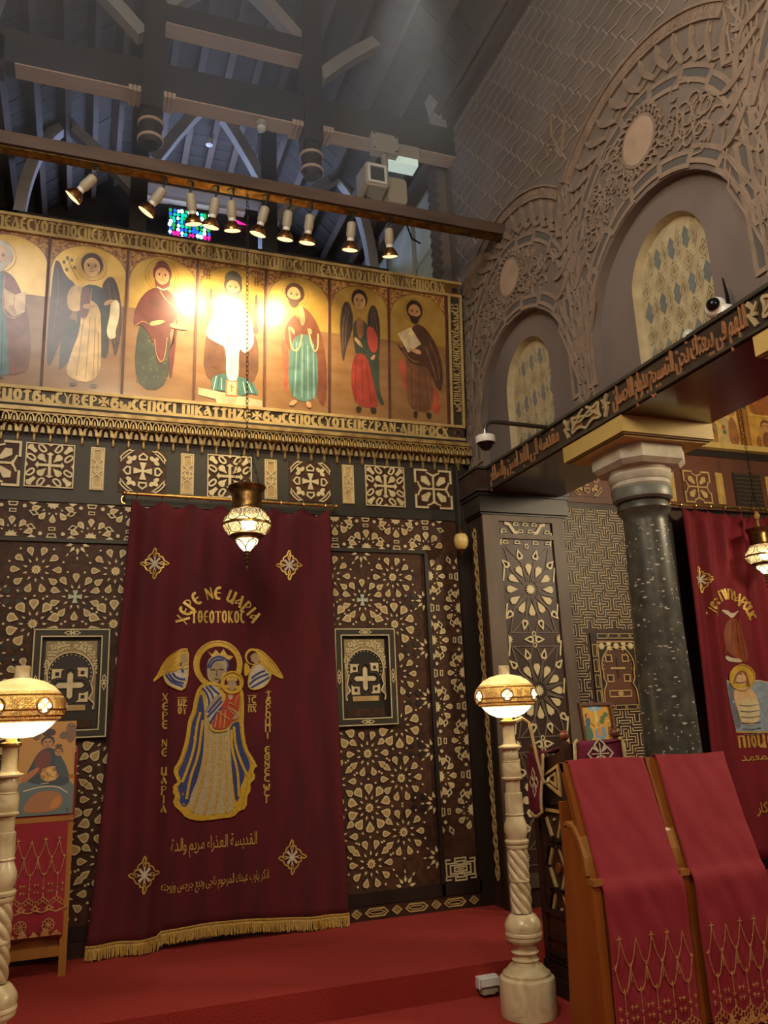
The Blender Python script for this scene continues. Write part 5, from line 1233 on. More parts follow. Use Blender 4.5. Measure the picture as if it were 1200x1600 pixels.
# ================================================================ SIDE CURTAIN (aisle screen)
def fold2(u, v):
    return (.055+.03*v)*(.5+.5*sin(u*2*pi*8.6+.7*sin(v*3)))*(1-.72*sm((u-.12)/.06)*sm((.50-u)/.08)*sm((.90-v)/.15))+.02
cur2 = Curtain((5.10, 5.155), (6.95, 6.90), 3.335, .27, -.10, fold2)
top2 = lambda u: 3.345-.055*abs(sin(u*pi*10))**1.2
ct2 = thing('aisle_curtain', 'red velvet curtain with embroidered baptism scene behind the dark column', 'curtain', (6.0, -.12, .2))
m = MB(); m.grid(lambda u, v: cur2.pt(u, v, None, top2), 170, 30); cl = m.build('cloth', M_velvet_red, ct2); md = cl.modifiers.new('thickness', 'SOLIDIFY'); md.thickness = .006
E2 = {
'halo': [(5.741,1.789),(5.73,1.759),(5.711,1.731),(5.684,1.707),(5.652,1.69),(5.617,1.679),(5.581,1.676),(5.546,1.681),(5.516,1.693),(5.491,1.712),(5.474,1.737),(5.465,1.765),(5.466,1.795),(5.476,1.825),(5.495,1.852),(5.521,1.876),(5.553,1.894),(5.588,1.905),(5.625,1.909),(5.66,1.904),(5.691,1.892),(5.716,1.873),(5.734,1.848),(5.742,1.819)] ,
'hair': [(5.494,1.714),(5.518,1.81),(5.584,1.86),(5.666,1.848),(5.683,1.774),(5.694,1.701),(5.65,1.71),(5.623,1.791),(5.54,1.793)] ,
'face': [(5.524,1.793),(5.589,1.833),(5.644,1.791),(5.622,1.727),(5.555,1.704),(5.515,1.745)] ,
'beard': [(5.522,1.753),(5.572,1.741),(5.629,1.756),(5.608,1.711),(5.559,1.693)] ,
'body': [(5.502,1.697),(5.565,1.704),(5.67,1.706),(5.724,1.659),(5.74,1.61),(5.745,1.498),(5.711,1.379),(5.525,1.379),(5.507,1.506),(5.483,1.618)] ,
'wrap': [(5.505,1.601),(5.746,1.61),(5.747,1.498),(5.715,1.375),(5.525,1.379),(5.509,1.49)] ,
'water': [(5.412,1.772),(5.462,1.759),(5.509,1.737),(5.7,1.754),(5.787,1.763),(5.862,1.745),(5.954,1.743),(6.039,1.733),(5.948,1.298),(5.464,1.327),(5.439,1.524)] ,
'shade': [(5.428,1.747),(5.494,1.714),(5.515,1.49),(5.522,1.363),(5.465,1.334),(5.445,1.524)] ,
'edge': [(5.453,1.322),(5.948,1.298)] ,
'dove': [(5.475,2.407),(5.547,2.401),(5.583,2.362),(5.708,2.409),(5.646,2.363),(5.575,2.32),(5.549,2.35)] ,
'arm': [(5.464,1.998),(5.53,1.964),(5.633,1.955),(5.627,1.922),(5.514,1.932),(5.456,1.957)] ,
'rays': [[(5.551,2.303),(5.465,2.006)],[(5.593,2.303),(5.527,2.005)],[(5.635,2.304),(5.615,1.971)],[(5.681,2.321),(5.693,1.937)]] ,
'glow': [(5.531,2.312),(5.663,2.337),(5.71,2.136),(5.726,1.888),(5.475,2.006),(5.477,2.187)] ,
'text': [(5.346,2.353),(5.39,2.462),(5.51,2.548),(5.638,2.549),(5.735,2.491),(5.806,2.415),(5.832,2.321)] ,
't2': [(5.458,1.187),(5.919,1.157)] ,
't2h': [(5.506,1.278),(5.488,1.186)] ,
't3': [(5.468,1.079),(5.896,1.048)] ,
't4': [(5.506,0.645),(5.811,0.638)] ,
'orn': [(5.292,2.68)] ,
}
T_water = mat('pale_blue_applique', '7f8f9f', '93a3b2', rough=.7, scale=20); T_skin = mat('painted_skin_applique', 'c9a67a', 'd6b68a', rough=.7, scale=20); T_wrap = mat('cream_wrap_applique', 'c8b98e', 'd5c79c', rough=.7, scale=20); T_glow = mat('amber_sheer_applique', '7c3a1c', '8f4d22', rough=.6, scale=12)
h = E2; m2 = [T_water, T_skin, T_wrap, T_gold, T_wht, T_glow, mat('auburn_hair_thread', '7d4f2c', '8d5f38', rough=.6, scale=60), mat('grey_water_shade', '62666c', '70757c', rough=.7, scale=20), T_yel]
emb('sheer_glow', m2, [('f', 5, h['glow'])]+[('s', 5, x, .012) for x in h['rays']], ct2, cur2, .003)
emb('water_panel', m2, [('f', 0, h['water'], 1), ('f', 7, h['shade']), ('s', 4, h['water'][:8], .012), ('s', 3, h['edge'], .012)], ct2, cur2, .004)
emb('bathing_figure', m2, [('f', 8, h['halo']), ('f', 1, h['body']), ('f', 2, h['wrap']), ('f', 6, h['hair']), ('f', 1, [(x*1.0+.012, z+.008) for x, z in h['face']], 1), ('s', 6, h['beard'][:3], .012), ('o', 3, h['halo'], .01)]+[('s', 7, [(h['wrap'][0][0]+.02, h['wrap'][0][1]-k*.05), (h['wrap'][0][0]+.12, h['wrap'][0][1]-k*.05-.012), (h['wrap'][1][0]-.01, h['wrap'][0][1]-k*.05)], .005) for k in range(1, 7)], ct2, cur2, .008)
emb('dove', m2, [('f', 4, h['dove'])], ct2, cur2, .006); emb('reaching_arm', m2, [('f', 4, h['arm'])], ct2, cur2, .006)
lace(h['orn'][0][0], h['orn'][0][1], .12, cur2, ct2)
emb_text('xere pipdaroms', 0, 1, 0, .10, ct2, cur2, poly_path(chaikin(h['text'], 2, False)), 1.1)
emb_text('piomsJt', h['t2'][0][0], 6.02, 1.186, .105, ct2, cur2, None, 1.15)
arabic('ربنا المعمد', 5.47, 6.0, 1.075, .10, PF(0), .003, .008, T_gold, ct2, 'embroidered_word', cur2.ysurf)
arabic('تذكار', 5.55, 5.80, .64, .12, PF(0), .003, .008, T_gold, ct2, 'embroidered_word', cur2.ysurf)
t = thing('curtain_rod', 'brass rod with rings carrying the red aisle curtain', 'curtain rod', (6.0, -.14, 3.38))
m = MB(); m.tube([(5.05, -.14, 3.385), (6.95, -.14, 3.39)], .0135, 10); m.build('rod', M_brass, t)
for i in range(11):
    x = 5.17+i*.17; m = MB(); m.tube([(x, -.14+.018*cos(a), 3.381+.022*sin(a)) for a in [2*pi*j/12 for j in range(12)]], .005, 5, 0, True); m.build('ring', M_brass, t)
for x in (5.05, 6.95): m = MB(); m.ball((x, -.14, 3.386), .02); m.tube([(x, -.14, 3.386), (x, 0, 3.37)], .008); m.build('bracket', M_brass, t)
# ================================================================ INLAID PIER
pf = PF(-.28)
pr = thing('inlaid_pier', 'square wooden pier with ivory star panel under the end of the beam', 'pier', (3.4, -.14, ZP))
m = MB(); m.box(3.02, 3.78, -.28, .05, ZP, 3.16); m.build('body', M_wood_dark, pr)
m = MB(); m.box(2.985, 3.815, -.335, .05, 3.165, 3.30); m.box(3.0, 3.80, -.31, .05, 3.15, 3.165); m.box(2.97, 3.83, -.35, .05, 3.30, 3.325); m.build('capital', M_wood_black, pr)
M_pst = mat('worn_brown_stile', '55463a', '695a4a', rough=.5, scale=4, stretch=(2, 1, .5))
for u0, u1, v0, v1 in ((3.02, 3.165, ZP, 3.15), (3.672, 3.78, ZP, 3.15), (3.165, 3.672, 2.955, 2.995), (3.165, 3.672, 3.10, 3.15), (3.165, 3.672, .30, .40)):
    m = MB(pf); m.rect(u0, u1, v0, v1, 0, .018); m.build('stile' if v1-v0 > .3 else 'rail', M_pst, pr)
RC = [(3.415, 2.535), (3.415, 1.725), (3.415, .915)]
def pm(name, L, Wd, hollow):
    o = [(0, 0), (Wd*.3, L*.4), (Wd*.5, L*.75), (Wd*.3, L), (-Wd*.3, L), (-Wd*.5, L*.75), (-Wd*.3, L*.4)]
    mb = MB(PF(0))
    if hollow:
        i_ = [(x*.5, L*.62+(y-L*.62)*.5) for x, y in o]; mb.ring(o, i_, 0, .01); mb.flat(i_, .003, 1)
    else: mb.poly(o, 0, .01, 0, 0)
    return mb.mesh(name, [M_ivory, M_shadow])
PP, PH = pm('petal', .098, .060, False), pm('hollow_petal', .088, .060, True)
st = MB(pf); SP = []
def inpan(u, v): return 3.195 < u < 3.64 and .42 < v < 2.93
for cu, cv in RC:
    for k in range(12):
        a = 2*pi*k/12
        for me, r0, rc in ((PP, .115, .16),):
            obj(me.name.split('.')[0], me, pr, None, (cu-sin(a)*r0, -.28, cv+cos(a)*r0), (0, -a, 0))
        a2 = a+pi/12; q = (cu-sin(a2)*.295, cv+cos(a2)*.295)
        if inpan(*q): obj('hollow_petal', PH, pr, None, (cu-sin(a2)*.345, -.28, cv+cos(a2)*.345), (0, -a2+pi, 0))
        # strapwork rays
        for s in (-1, 1):
            p = [(cu-sin(a+s*.13)*.07, cv+cos(a+s*.13)*.07), (cu-sin(a+s*.26)*.23, cv+cos(a+s*.26)*.23), (cu-sin(a+s*.02)*.40, cv+cos(a+s*.02)*.40)]
            p = [q for q in p if inpan(*q)]
            if len(p) > 1: st.stroke(p, .012, 0, .006, 1)
    mb = MB(pf); mb.poly([(cu+(.045 if i % 2 == 0 else .028)*sin(2*pi*i/24), cv+(.045 if i % 2 == 0 else .028)*cos(2*pi*i/24)) for i in range(24)], 0, .014); mb.build('rosette_boss', M_ivory, pr)
for cv in (2.13, 1.32, .51):
    for s in (-1, 1):
        mb = MB(pf); uu = 3.415+s*.235
        mb.poly([(uu-s*(0 if i in (0,) else 0)-s*(.04 if i % 2 == 0 else .024)*sin(pi*i/12), cv+(.04 if i % 2 == 0 else .024)*cos(pi*i/12)) for i in range(13)], 0, .012); mb.build('half_boss', M_ivory, pr)
        if inpan(3.415+s*.04, cv): obj('hollow_petal', PH, pr, None, (3.415+s*.095, -.28, cv), (0, s*pi/2-pi if 0 else -s*pi/2, 0))
        st.stroke([(3.19, cv+s*.055), (3.64, cv+s*.055)], .010, 0, .006, 1)
for u in (3.185, 3.652):
    for i in range(9): st.stroke([(u-.01, .5+i*.3), (u+.01, .62+i*.3)], .012, 0, .007, 0)
# top strip: S-shaped ivory pieces and little trapezia
for s in (-1, 1): st.stroke([(3.415+s*.19, 3.085), (3.415+s*.15, 3.075), (3.415+s*.105, 3.01), (3.415+s*.075, 3.008)], .026, 0, .012, 0)
for u, v in ((3.33, 3.08), (3.415, 3.08), (3.50, 3.08), (3.37, 3.02), (3.46, 3.02), (3.21, 3.02), (3.62, 3.02), (3.33, 2.925), (3.50, 2.925), (3.22, 2.925), (3.62, 2.925)):
    st.stroke([(u-.024, v-.01), (u+.024, v-.01), (u+.015, v+.012), (u-.015, v+.012)], .007, 0, .010, 0, True)
for cu, cv in RC:
    for dv in (.36, -.36): st.stroke(ell(cu, cv+dv, .016, .02, 5), .007, 0, .009, 0, True)
st.build('strapwork', [M_ivory, mat('grey_brown_strapwork', '5a4c40', '6b5c4e', rough=.5)], pr, 'stuff')
# guilloche strip on the pier's left face
pl = PW(3.02)
mb = MB(pl)
for s in (0, pi): mb.stroke([(.15+.032*sin(i*.62+s), .35+i*.0215) for i in range(126)], .014, 0, .012)
for i in range(42): mb.poly(ell(.15, .40+i*.0645, .012, .018, 6), 0, .013)
mb.build('guilloche', M_bone, pr, 'stuff')
mb = MB(pl)
for u in (.095, .205): mb.rect(u-.007, u+.007, .3, 3.1, 0, .014)
mb.build('strip_edge', M_wood_black, pr)
# ================================================================ INSCRIBED BEAM
XBm = 3.06
bt = thing('inscribed_beam', 'long dark wooden beam with carved copper-coloured script on its side', 'beam', (3.4, -3.5, 3.325))
m = MB(); m.box(XBm, 3.76, -7, -.33, 3.335, 3.53); m.build('side_board', M_beamface, bt)
m = MB(); m.box(XBm+.012, 3.748, -7, -.33, 3.322, 3.336); m.build('soffit', M_beamred, bt)
m = MB(); m.box(2.965, 3.84, -.36, .05, 3.325, 3.53); m.build('end_block', M_wood_dark, bt)
for z0, z1, x0 in ((3.515, 3.535, XBm-.018), (3.328, 3.345, XBm-.014)):
    m = MB(); m.box(x0, XBm+.01, -7, -.36, z0, z1); m.box(2.95, XBm, -.38, .0, z0, z1); m.build('edge_moulding', M_wood_rail, bt)
pb = PW(XBm)
arabic('اللهم فى بيعتك نحن التسبيح بدوام الاحسان', 2.10, 3.23, 3.385, .21, pb, 0, .012, M_copper, bt, fat=.0015)
arabic('مقدسة الى الابد امين والسلام', .42, 1.46, 3.385, .19, pb, 0, .010, M_copper, bt, fat=.001)
M_carv = mat('pale_carved_ornament', '9a8a66', 'ad9c76', rough=.6, scale=12); M_medal = mat('copper_medallion', '7a4f30', rough=.5)
for c0 in (1.80, 3.50):
    g_ = MB(pb)
    for s in (-1, 1):
        g_.poly(ell(c0+s*.095, 3.432, .052, .052, 18), 0, .008, 1)
        g_.stroke(chaikin([(c0+s*.02, 3.50), (c0+s*.09, 3.46), (c0+s*.16, 3.49), (c0+s*.14, 3.43), (c0+s*.17, 3.37), (c0+s*.08, 3.40), (c0, 3.36)], 2, False), .018, .006, .016)
        g_.stroke(chaikin([(c0-s*.15, 3.40), (c0-s*.06, 3.47), (c0+s*.05, 3.42), (c0+s*.12, 3.44)], 2, False), .016, .006, .018)
        g_.stroke([(c0+s*.21, 3.36), (c0+s*.24, 3.42), (c0+s*.215, 3.45), (c0+s*.25, 3.50)], .022, 0, .016); g_.stroke([(c0+s*.20, 3.42), (c0+s*.26, 3.435)], .018, 0, .016); g_.stroke([(c0+s*.19, 3.48), (c0+s*.22, 3.44)], .014, 0, .014)
    g_.build('knot_ornament', [M_carv, M_medal], bt)
# ================================================================ COLUMN
def granite_column(y, label):
    t = thing('granite_column', label, 'column', (3.41, y, 0), 'columns under the beam')
    c = (3.41, y, 0)
    m = MB(); prof = [(.180, .36), (.178, .6), (.172, 1.1), (.163, 1.6), (.149, 2.2), (.138, 2.72), (.137, 2.76), (.160, 2.79), (.172, 2.805), (.168, 2.83), (.150, 2.86)]
    m.lathe(prof, 40, 0, c)
    sh = m.build('shaft', M_granite, t)
    fm = MB(); rr = random.Random(9)
    for i in range(420):
        z = .5+2.2*rr.random(); a = rr.uniform(pi*.75, pi*1.95); r = .2145-(.0165*((z-.6)/1.0) if 0 else 0)
        for j in range(len(prof)-1):
            if prof[j][1] <= z <= prof[j+1][1]: r = prof[j][0]+(prof[j+1][0]-prof[j][0])*(z-prof[j][1])/(prof[j+1][1]-prof[j][1]); break
        w, h = rr.choice((.003, .006, .010, .018)), rr.choice((.003, .005, .008)); n = 6
        pts = [(w*cos(2*pi*q/n)*rr.uniform(.6, 1.2), h*sin(2*pi*q/n)*rr.uniform(.6, 1.2)) for q in range(n)]
        fm.add([(3.41+(r+.0012)*cos(a+p[0]/r), y+(r+.0012)*sin(a+p[0]/r), z+p[1]) for p in pts], [tuple(range(n))])
    fm.build('fleck', M_fleck, sh, 'stuff')
    m = MB(); m.lathe([(.172, 2.86), (.190, 2.875), (.193, 2.93), (.184, 2.945)], 40, 0, c); m.build('grey_collar', mat('grey_stone_collar', '57594f', '686a5f', rough=.45, scale=8), t)
    m = MB(); m.lathe([(.178, 2.945), (.190, 2.96), (.186, 2.985), (.196, 2.995), (.205, 3.03), (.196, 3.045), (.212, 3.075)], 36, 0, c); m.build('torus_moulding', M_stone, t)
    m = MB(); oc = lambda r, z, k=.62: [(c[0]+x*r, c[1]+yy*r, z) for x, yy in ((-k, -1), (k, -1), (1, -k), (1, k), (k, 1), (-k, 1), (-1, k), (-1, -k))]
    rings = [oc(.222, 3.07), oc(.252, 3.10), oc(.252, 3.195)]; vs_ = sum(rings, [])
    m.add(vs_, [(j*8+i, j*8+(i+1) % 8, (j+1)*8+(i+1) % 8, (j+1)*8+i) for j in range(2) for i in range(8)]+[tuple(range(7, -1, -1)), tuple(range(16, 24))]); m.build('abacus', M_stone, t)
    m = MB(); m.box(3.41-.30, 3.41+.30, y-.30, y+.30, 0, .16); m.lathe([(.26, .16), (.27, .21), (.23, .25), (.205, .28), (.22, .32), (.185, .36)], 36, 0, c); m.build('base', M_stone, t)
    ib = thing('impost_block', 'cream painted wooden block between '+('the dark column and the beam' if y > -2 else 'the beam and the nearer column, at right edge'), 'impost block', (3.41, y, 3.2), 'impost blocks under the beam')
    x0, x1, y0, y1 = 3.06, 3.76, y-.335, y+.335
    for nm, e, z0, z1 in (('slab', 0, 3.215, 3.322), ('fillet', -.012, 3.205, 3.215), ('moulding', -.03, 3.195, 3.205)):
        m = MB(); m.box(x0-e, x1+e, y0-e, y1+e, z0, z1); m.build(nm, M_impost if nm != 'fillet' else mat('shadow_gap_paint', '6b5a30', rough=.7), ib)
    return t
granite_column(-1.82, 'dark speckled granite column with pale capital, carrying the beam')
granite_column(-3.575, 'nearer granite column at the right edge, carrying the beam beyond the frame')
# ================================================================ AISLE SCREEN (right of the pier)
s2 = thing('aisle_screen', 'reddish wooden aisle screen covered in ivory meander lines behind the column', 'altar screen', (5.4, 0, ZP))
M_redwood = mat('reddish_brown_wood', '54301f', '6b3f29', rough=.48, scale=5, stretch=(.3, 1, .6), bump=.04)
part('back_panel', M_wood_dark, lambda b: b.rect(3.785, 7.4, ZP, 4.06, -.055, 0), s2)
part('top_rail', M_redwood, lambda b: b.rect(3.785, 7.4, 3.385, 4.0, 0, .012), s2)
part('dark_strip', M_wood_black, lambda b: b.rect(3.785, 7.4, 3.93, 4.0, .012, .03), s2)
part('stile', M_wood_black, lambda b: b.rect(5.0, 5.16, .25, 3.24, 0, .03), s2)
# meander field: nested stepped outlines round crosses on a half-drop grid
def meander(b, X0, X1, Z0, Z1, holes, px=.256, pz=.232, x00=4.14, z00=3.16, w=.0078):
    A, Bq = .064, .0
    cs = []
    for r in range(-2, 20):
        for k in range(-3, 9):
            cs.append((x00+k*px*1.0+(px/2 if r % 2 else 0), z00-r*pz))
    lev = lambda dx, dz: min(max(abs(dx)-A, abs(dz)-Bq), max(abs(dx)-Bq, abs(dz)-A))
    near = lambda x, z: min(lev(x-c[0], z-c[1]) for c in cs if abs(x-c[0]) < .25 and abs(z-c[1]) < .25)
    ok = lambda x, z: X0 < x < X1 and Z0 < z < Z1 and not any(a < x < b_ and c < z < d for a, b_, c, d in holes)
    for cx, cz in cs:
        if not (X0-.2 < cx < X1+.2 and Z0-.2 < cz < Z1+.2): continue
        for e in (-1, .024, .048, .072, .096):
            if e < 0:
                for sg in ([(cx-A, cz), (cx+A, cz)], [(cx, cz-A), (cx, cz+A)]):
                    if all(ok(*q) for q in sg): b.stroke(sg, w, 0, .006)
                continue
            a, t = A+e, Bq+e
            P_ = [(t, a), (t, t), (a, t), (a, -t), (t, -t), (t, -a), (-t, -a), (-t, -t), (-a, -t), (-a, t), (-t, t), (-t, a)]
            run = []
            for i in range(12):
                p, q = P_[i], P_[(i+1) % 12]; n = max(1, int(max(abs(q[0]-p[0]), abs(q[1]-p[1]))/.012))
                for j in range(n):
                    x, z = cx+p[0]+(q[0]-p[0])*j/n, cz+p[1]+(q[1]-p[1])*j/n
                    good = ok(x, z) and near(x, z) > e-.002
                    if good: run.append((x, z, j == 0))
                    else:
                        if len(run) > 2: b.stroke([(r_[0], r_[1]) for k_, r_ in enumerate(run) if k_ in (0, len(run)-1) or r_[2]], w, 0, .006)
                        run = []
            if len(run) > 2: b.stroke([(r_[0], r_[1]) for k_, r_ in enumerate(run) if k_ in (0, len(run)-1) or r_[2]], w, 0, .006)
part('meander_inlay', mat('aged_ivory_line', 'b5a179', 'c6b48c', rough=.5, scale=14), lambda b: meander(b, 3.80, 5.0, .5, 3.34, [(4.10, 4.66, 1.56, 2.235)]), s2, p0, 'stuff')
for a, b_, k in ((4.075, 4.415, 'wheel'), (4.70, 5.04, 'bean'), (5.34, 5.67, 'mitre'), (6.55, 6.9, 'bean')): cross_panel(a, b_, 3.44, 3.775, k, p0, s2, M_bone, M_redwood)
for u in (4.56, 5.2, 5.79, 6.42):
    part('slim_panel', mat('yellow_bone_inlay', 'b08f48', 'c4a45c', rough=.5, scale=12), lambda b: (b.rect(u-.045, u+.045, 3.45, 3.77, .012, .02, 0), b.rect(u-.03, u+.03, 3.47, 3.75, .02, .026, 0)), s2)
def f(b):
    b.rect(5.96, 6.31, 3.45, 3.785, .012, .02, 1)
    for i in range(9):
        for j in range(8): b.stroke([(5.985+i*.038, 3.47+j*.042), (6.0+i*.038, 3.485+j*.042), (6.012+i*.038, 3.47+j*.042)], .009, .02, .027, 0)
part('fretwork_panel', [mat('dull_brown_fretwork', '4d4028', rough=.6), M_shadow], f, s2)
part('ledge', M_impost, lambda b: b.rect(3.785, 7.4, 4.0, 4.055, -.05, .10), s2)
# arched hatch of the aisle screen
def aisle_hatch():
    t = thing('arched_hatch', 'small horseshoe-arched hatch with pearl crosses in the aisle screen', 'hatch', (4.375, 0, 1.6))
    L, Rr, B_, T_ = 4.13, 4.63, 1.60, 2.21
    m = MB(p0)
    for u0, u1, v0, v1 in ((L, Rr, T_-.055, T_), (L, L+.055, B_, T_), (Rr-.055, Rr, B_, T_), (L, Rr, B_-.05, B_)): m.rect(u0, u1, v0, v1, 0, .012, 0)
    fr = m.build('frame', M_wood_black, t)
    m = MB(p0)
    for k in range(4):
        m.stroke([(L+.008, T_-.10-k*.13), (L+.008, T_-.20-k*.13), (L+.047, T_-.20-k*.13), (L+.047, T_-.10-k*.13)], .007, .012, .017, 0, True)
        m.stroke([(L+.07+k*.115, T_-.008), (L+.17+k*.115, T_-.008), (L+.17+k*.115, T_-.047), (L+.07+k*.115, T_-.047)], .007, .012, .017, 0, True)
        m.stroke([(L+.07+k*.115, B_-.044), (L+.17+k*.115, B_-.044), (L+.17+k*.115, B_-.008), (L+.07+k*.115, B_-.008)], .007, .012, .017, 0, True)
    m.build('ivory_line', M_bone, fr)
    m = MB(p0); m.rect(L+.055, Rr-.055, B_, T_-.055, 0, .004, 0); m.build('door_leaf', M_redwood, t)
    c, zc, ra = (L+Rr)/2+.0, 1.925, .165
    m = MB(p0)
    aa = [(c+ra*cos(R(200-220*i/24)), zc+ra*sin(R(200-220*i/24))) for i in range(25)]
    il = [(c-.175, B_), (c-.165, zc-.2), (c-.135, zc-.15), (c-.16, zc-.10)]+aa+[(c+.16, zc-.10), (c+.135, zc-.15), (c+.165, zc-.2), (c+.175, B_)]
    m.poly([(c-.193, B_)]+il+[(c+.193, B_), (c+.193, T_-.075), (c-.193, T_-.075)], .004, .014, 0)
    sp = m.build('arch_spandrel', M_wood_black, t)
    m = MB(p0); m.stroke(il, .010, .014, .02); m.stroke([(c-.19, B_), (c-.19, T_-.078), (c+.19, T_-.078), (c+.19, B_)], .009, .014, .02); m.stroke([(c-.19, zc+ra+.01), (c-.06, zc+ra+.01)], .008, .014, .02); m.stroke([(c+.06, zc+ra+.01), (c+.19, zc+ra+.01)], .008, .014, .02)
    for i in range(15):
        a = R(190-200*i/14); m.poly(ell(c+(ra-.02)*cos(a), zc+(ra-.02)*sin(a), .006, .006, 6), .004, .012)
    m.build('ivory_line', M_bone, sp)
    for i in range(5):
        m = MB(p0); u = c-.15+i*.075; z = T_-.115
        if i % 2 == 0:
            m.poly(ell(u, z, .03, .03, 12), .014, .018, 1)
            for q in plus_pattee(.024): m.poly([(u+x, z+y) for x, y in q], .018, .021, 0)
        else: m.poly([(u-.026, z-.034), (u+.026, z-.034), (u+.016, z), (u+.026, z+.034), (u-.026, z+.034), (u-.016, z)], .014, .019, 0)
        m.build('pearl_medallion', [M_ivory, M_bone], sp)
    for sx in (-1, 1):
        for sz in (-1, 1):
            m = MB(p0); x, z = c+sx*.085, zc-.02+sz*.085; m.stroke([(x-.03, z-.028), (x+.03, z-.028), (x+.03, z+.028), (x-.03, z+.028)], .010, .004, .012, 0, True); m.flat(ell(x, z, .02, .02, 4, pi/4, pi/4+2*pi), .006, 1); m.build('corner_square', [M_bone, M_shadow], t)
    m = MB(p0); m.stroke([(c-.075, zc-.02), (c+.075, zc-.02)], .018, .004, .012); m.stroke([(c, zc-.10), (c, zc+.07)], .016, .004, .011, 1); m.build('inlay_cross', [M_bone, M_wood_rail], t)
    m = MB(p0); m.stroke([(c-.11, 1.665), (c+.11, 1.665), (c+.11, 1.715), (c-.11, 1.715)], .009, .004, .012, 0, True); m.poly(ell(c, 1.69, .03, .022, 8), .004, .014, 0); m.build('inlay_bar', M_bone, t)
aisle_hatch()
# gold-ground icons on the ledge of the aisle screen
def gold_icon(u0, u1, label, seed, arch):
    t = thing('gold_icon', label, 'icon', ((u0+u1)/2, -.03, 4.055), 'icons above the aisle screen')
    P = PF(-.02); z0, z1 = 4.055, 4.95
    m = MB(P); m.rect(u0, u1, z0, z1, -.03, .0); m.build('board', mat('golden_ochre_panel', '9a7028', 'b3893a', rough=.4, scale=9), t)
    q = Pic(P, u0+.02, u1-.02, z0, z1-.01, .002)
    if arch:
        q.sh('8c5c1e', [(.04, .0), (.04, .60)]+[(.5-.46*cos(R(a)), .60+.30*sin(R(a))) for a in range(0, 181, 15)]+[(.96, .60), (.96, 0)], 0)
        q.sh('b58a34', [(.10, 0), (.10, .58)]+[(.5-.40*cos(R(a)), .58+.26*sin(R(a))) for a in range(0, 181, 15)]+[(.90, .58), (.90, 0)], 0)
        q.sh('9a5c24', [(.14, .42), (.86, .42), (.80, .64), (.5, .72), (.2, .64)]); q.ln('c9a456', [(.12, .42), (.88, .42)], .016, 0)
        q.sh('b0843c', [(.28, .02), (.72, .02), (.70, .36), (.30, .36)]); q.sh('7d4c24', [(.36, .02), (.64, .02), (.60, .22), (.40, .22)]); q.face(.5, .29, .09, 'b98a50', '6a3f20')
        q.sh('8a5526', [(.30, .20), (.20, .10), (.24, .02), (.36, .04)]); q.sh('8a5526', [(.70, .20), (.80, .10), (.76, .02), (.64, .04)])
        for x in (.02, .98): q.el('3f5a48', x, .52, .07, .05, 10)
    else:
        rr = random.Random(seed)
        q.sh('c0a25c', [(.04, .02), (.96, .02), (.96, .95), (.04, .95)], 0)
        for x, c in ((.24, 'a1743a'), (.62, 'b39a62'), (.82, '8d5e30')):
            q.sh(c, [(x-.16, .02), (x+.15, .02), (x+.11, .30), (x, .38), (x-.12, .3)]); q.el('b98a36', x, .42, .10, .06, 14); q.face(x, .41, .07, 'b58750', '5d3a22')
        for k in range(12): q.el(rr.choice(('55684a', '8d5a30', 'b0904c', '6d4a2c')), rr.uniform(.1, .9), rr.uniform(.05, .8), .05, .03, 7)
        q.ln('7a4e1e', [(.02, .02), (.02, .98)], .012, 0)
    q.build('painting', t)
    for ua, ub in ((u1-.02, u1+.015), (u0-.015, u0+.01)): m = MB(P); m.rect(ua, ub, z0, z1, -.02, .022); m.build('batten', mat('orange_brown_batten', '8a5a24', 'a06c30', rough=.45, scale=6), t)
    m = MB(P); m.rect(u0, u1, z0, z0+.025, 0, .02); m.build('bottom_rail', M_impost, t)
gold_icon(5.06, 5.62, 'gold icon of small figures left of the batten under the beam', 1, False)
gold_icon(5.66, 6.16, 'gold icon crowded with small figures on the aisle screen ledge', 2, False)
gold_icon(6.20, 6.78, 'gold icon with an arched top and seated figure at the right edge', 3, True)
# ================================================================ SPOTLIGHT BAR
t = thing('spotlight_bar', 'brown timber bar carrying the spotlights in front of the icons', 'timber bar', (1.2, -.86, 5.36))
m = MB(); m.box(-3.2, 3.12, -.92, -.80, 5.36, 5.455); m.build('bar', mat('reddish_grey_timber', '41322a', '574438', rough=.6, scale=4, stretch=(.4, 2, 2), bump=.1), t)
m = MB(); m.box(-3.2, 3.09, -.90, -.82, 5.347, 5.355); m.build('cable_strip', M_bronze, t)
SPX = [-.075, .387, .574, .755, .866, 1.12, 1.293, 1.46, 1.789, 2.092]
AIM = [(-.30, .45), (.12, .45), (.70, .5), (.66, .42), (.98, .42), (1.00, .5), (1.45, .45), (1.60, .5), (1.85, .48), (2.35, .5)]
nice = ['first spotlight at the left end of the bar, apart from the rest', 'second spotlight from the left on the bar, tilted to the left', 'third spotlight from the left, hanging before the stained glass', 'fourth spotlight from the left, right of the stained glass', 'fifth spotlight from the left, beside the lamp chain', 'sixth spotlight from the left, just right of the lamp chain', 'seventh spotlight from the left on the timber bar', 'eighth spotlight from the left on the timber bar', 'ninth spotlight from the left, under the bluish curved brace', 'last spotlight at the right end of the bar, by the pale plaster wall']
me_h = MB().lathe([(.022, 0), (.034, -.012), (.036, -.10), (.030, -.115), (.028, -.125)], 18).mesh('lamp_housing', M_grey_plastic)
me_n = MB().lathe([(.027, -.125), (.026, -.150)], 18).mesh('lamp_neck', M_white)
me_r = MB().lathe([(.028, -.148), (.050, -.175), (.062, -.198), (.064, -.212), (.060, -.216)], 22, caps=False).mesh('reflector', M_copper_bulb)
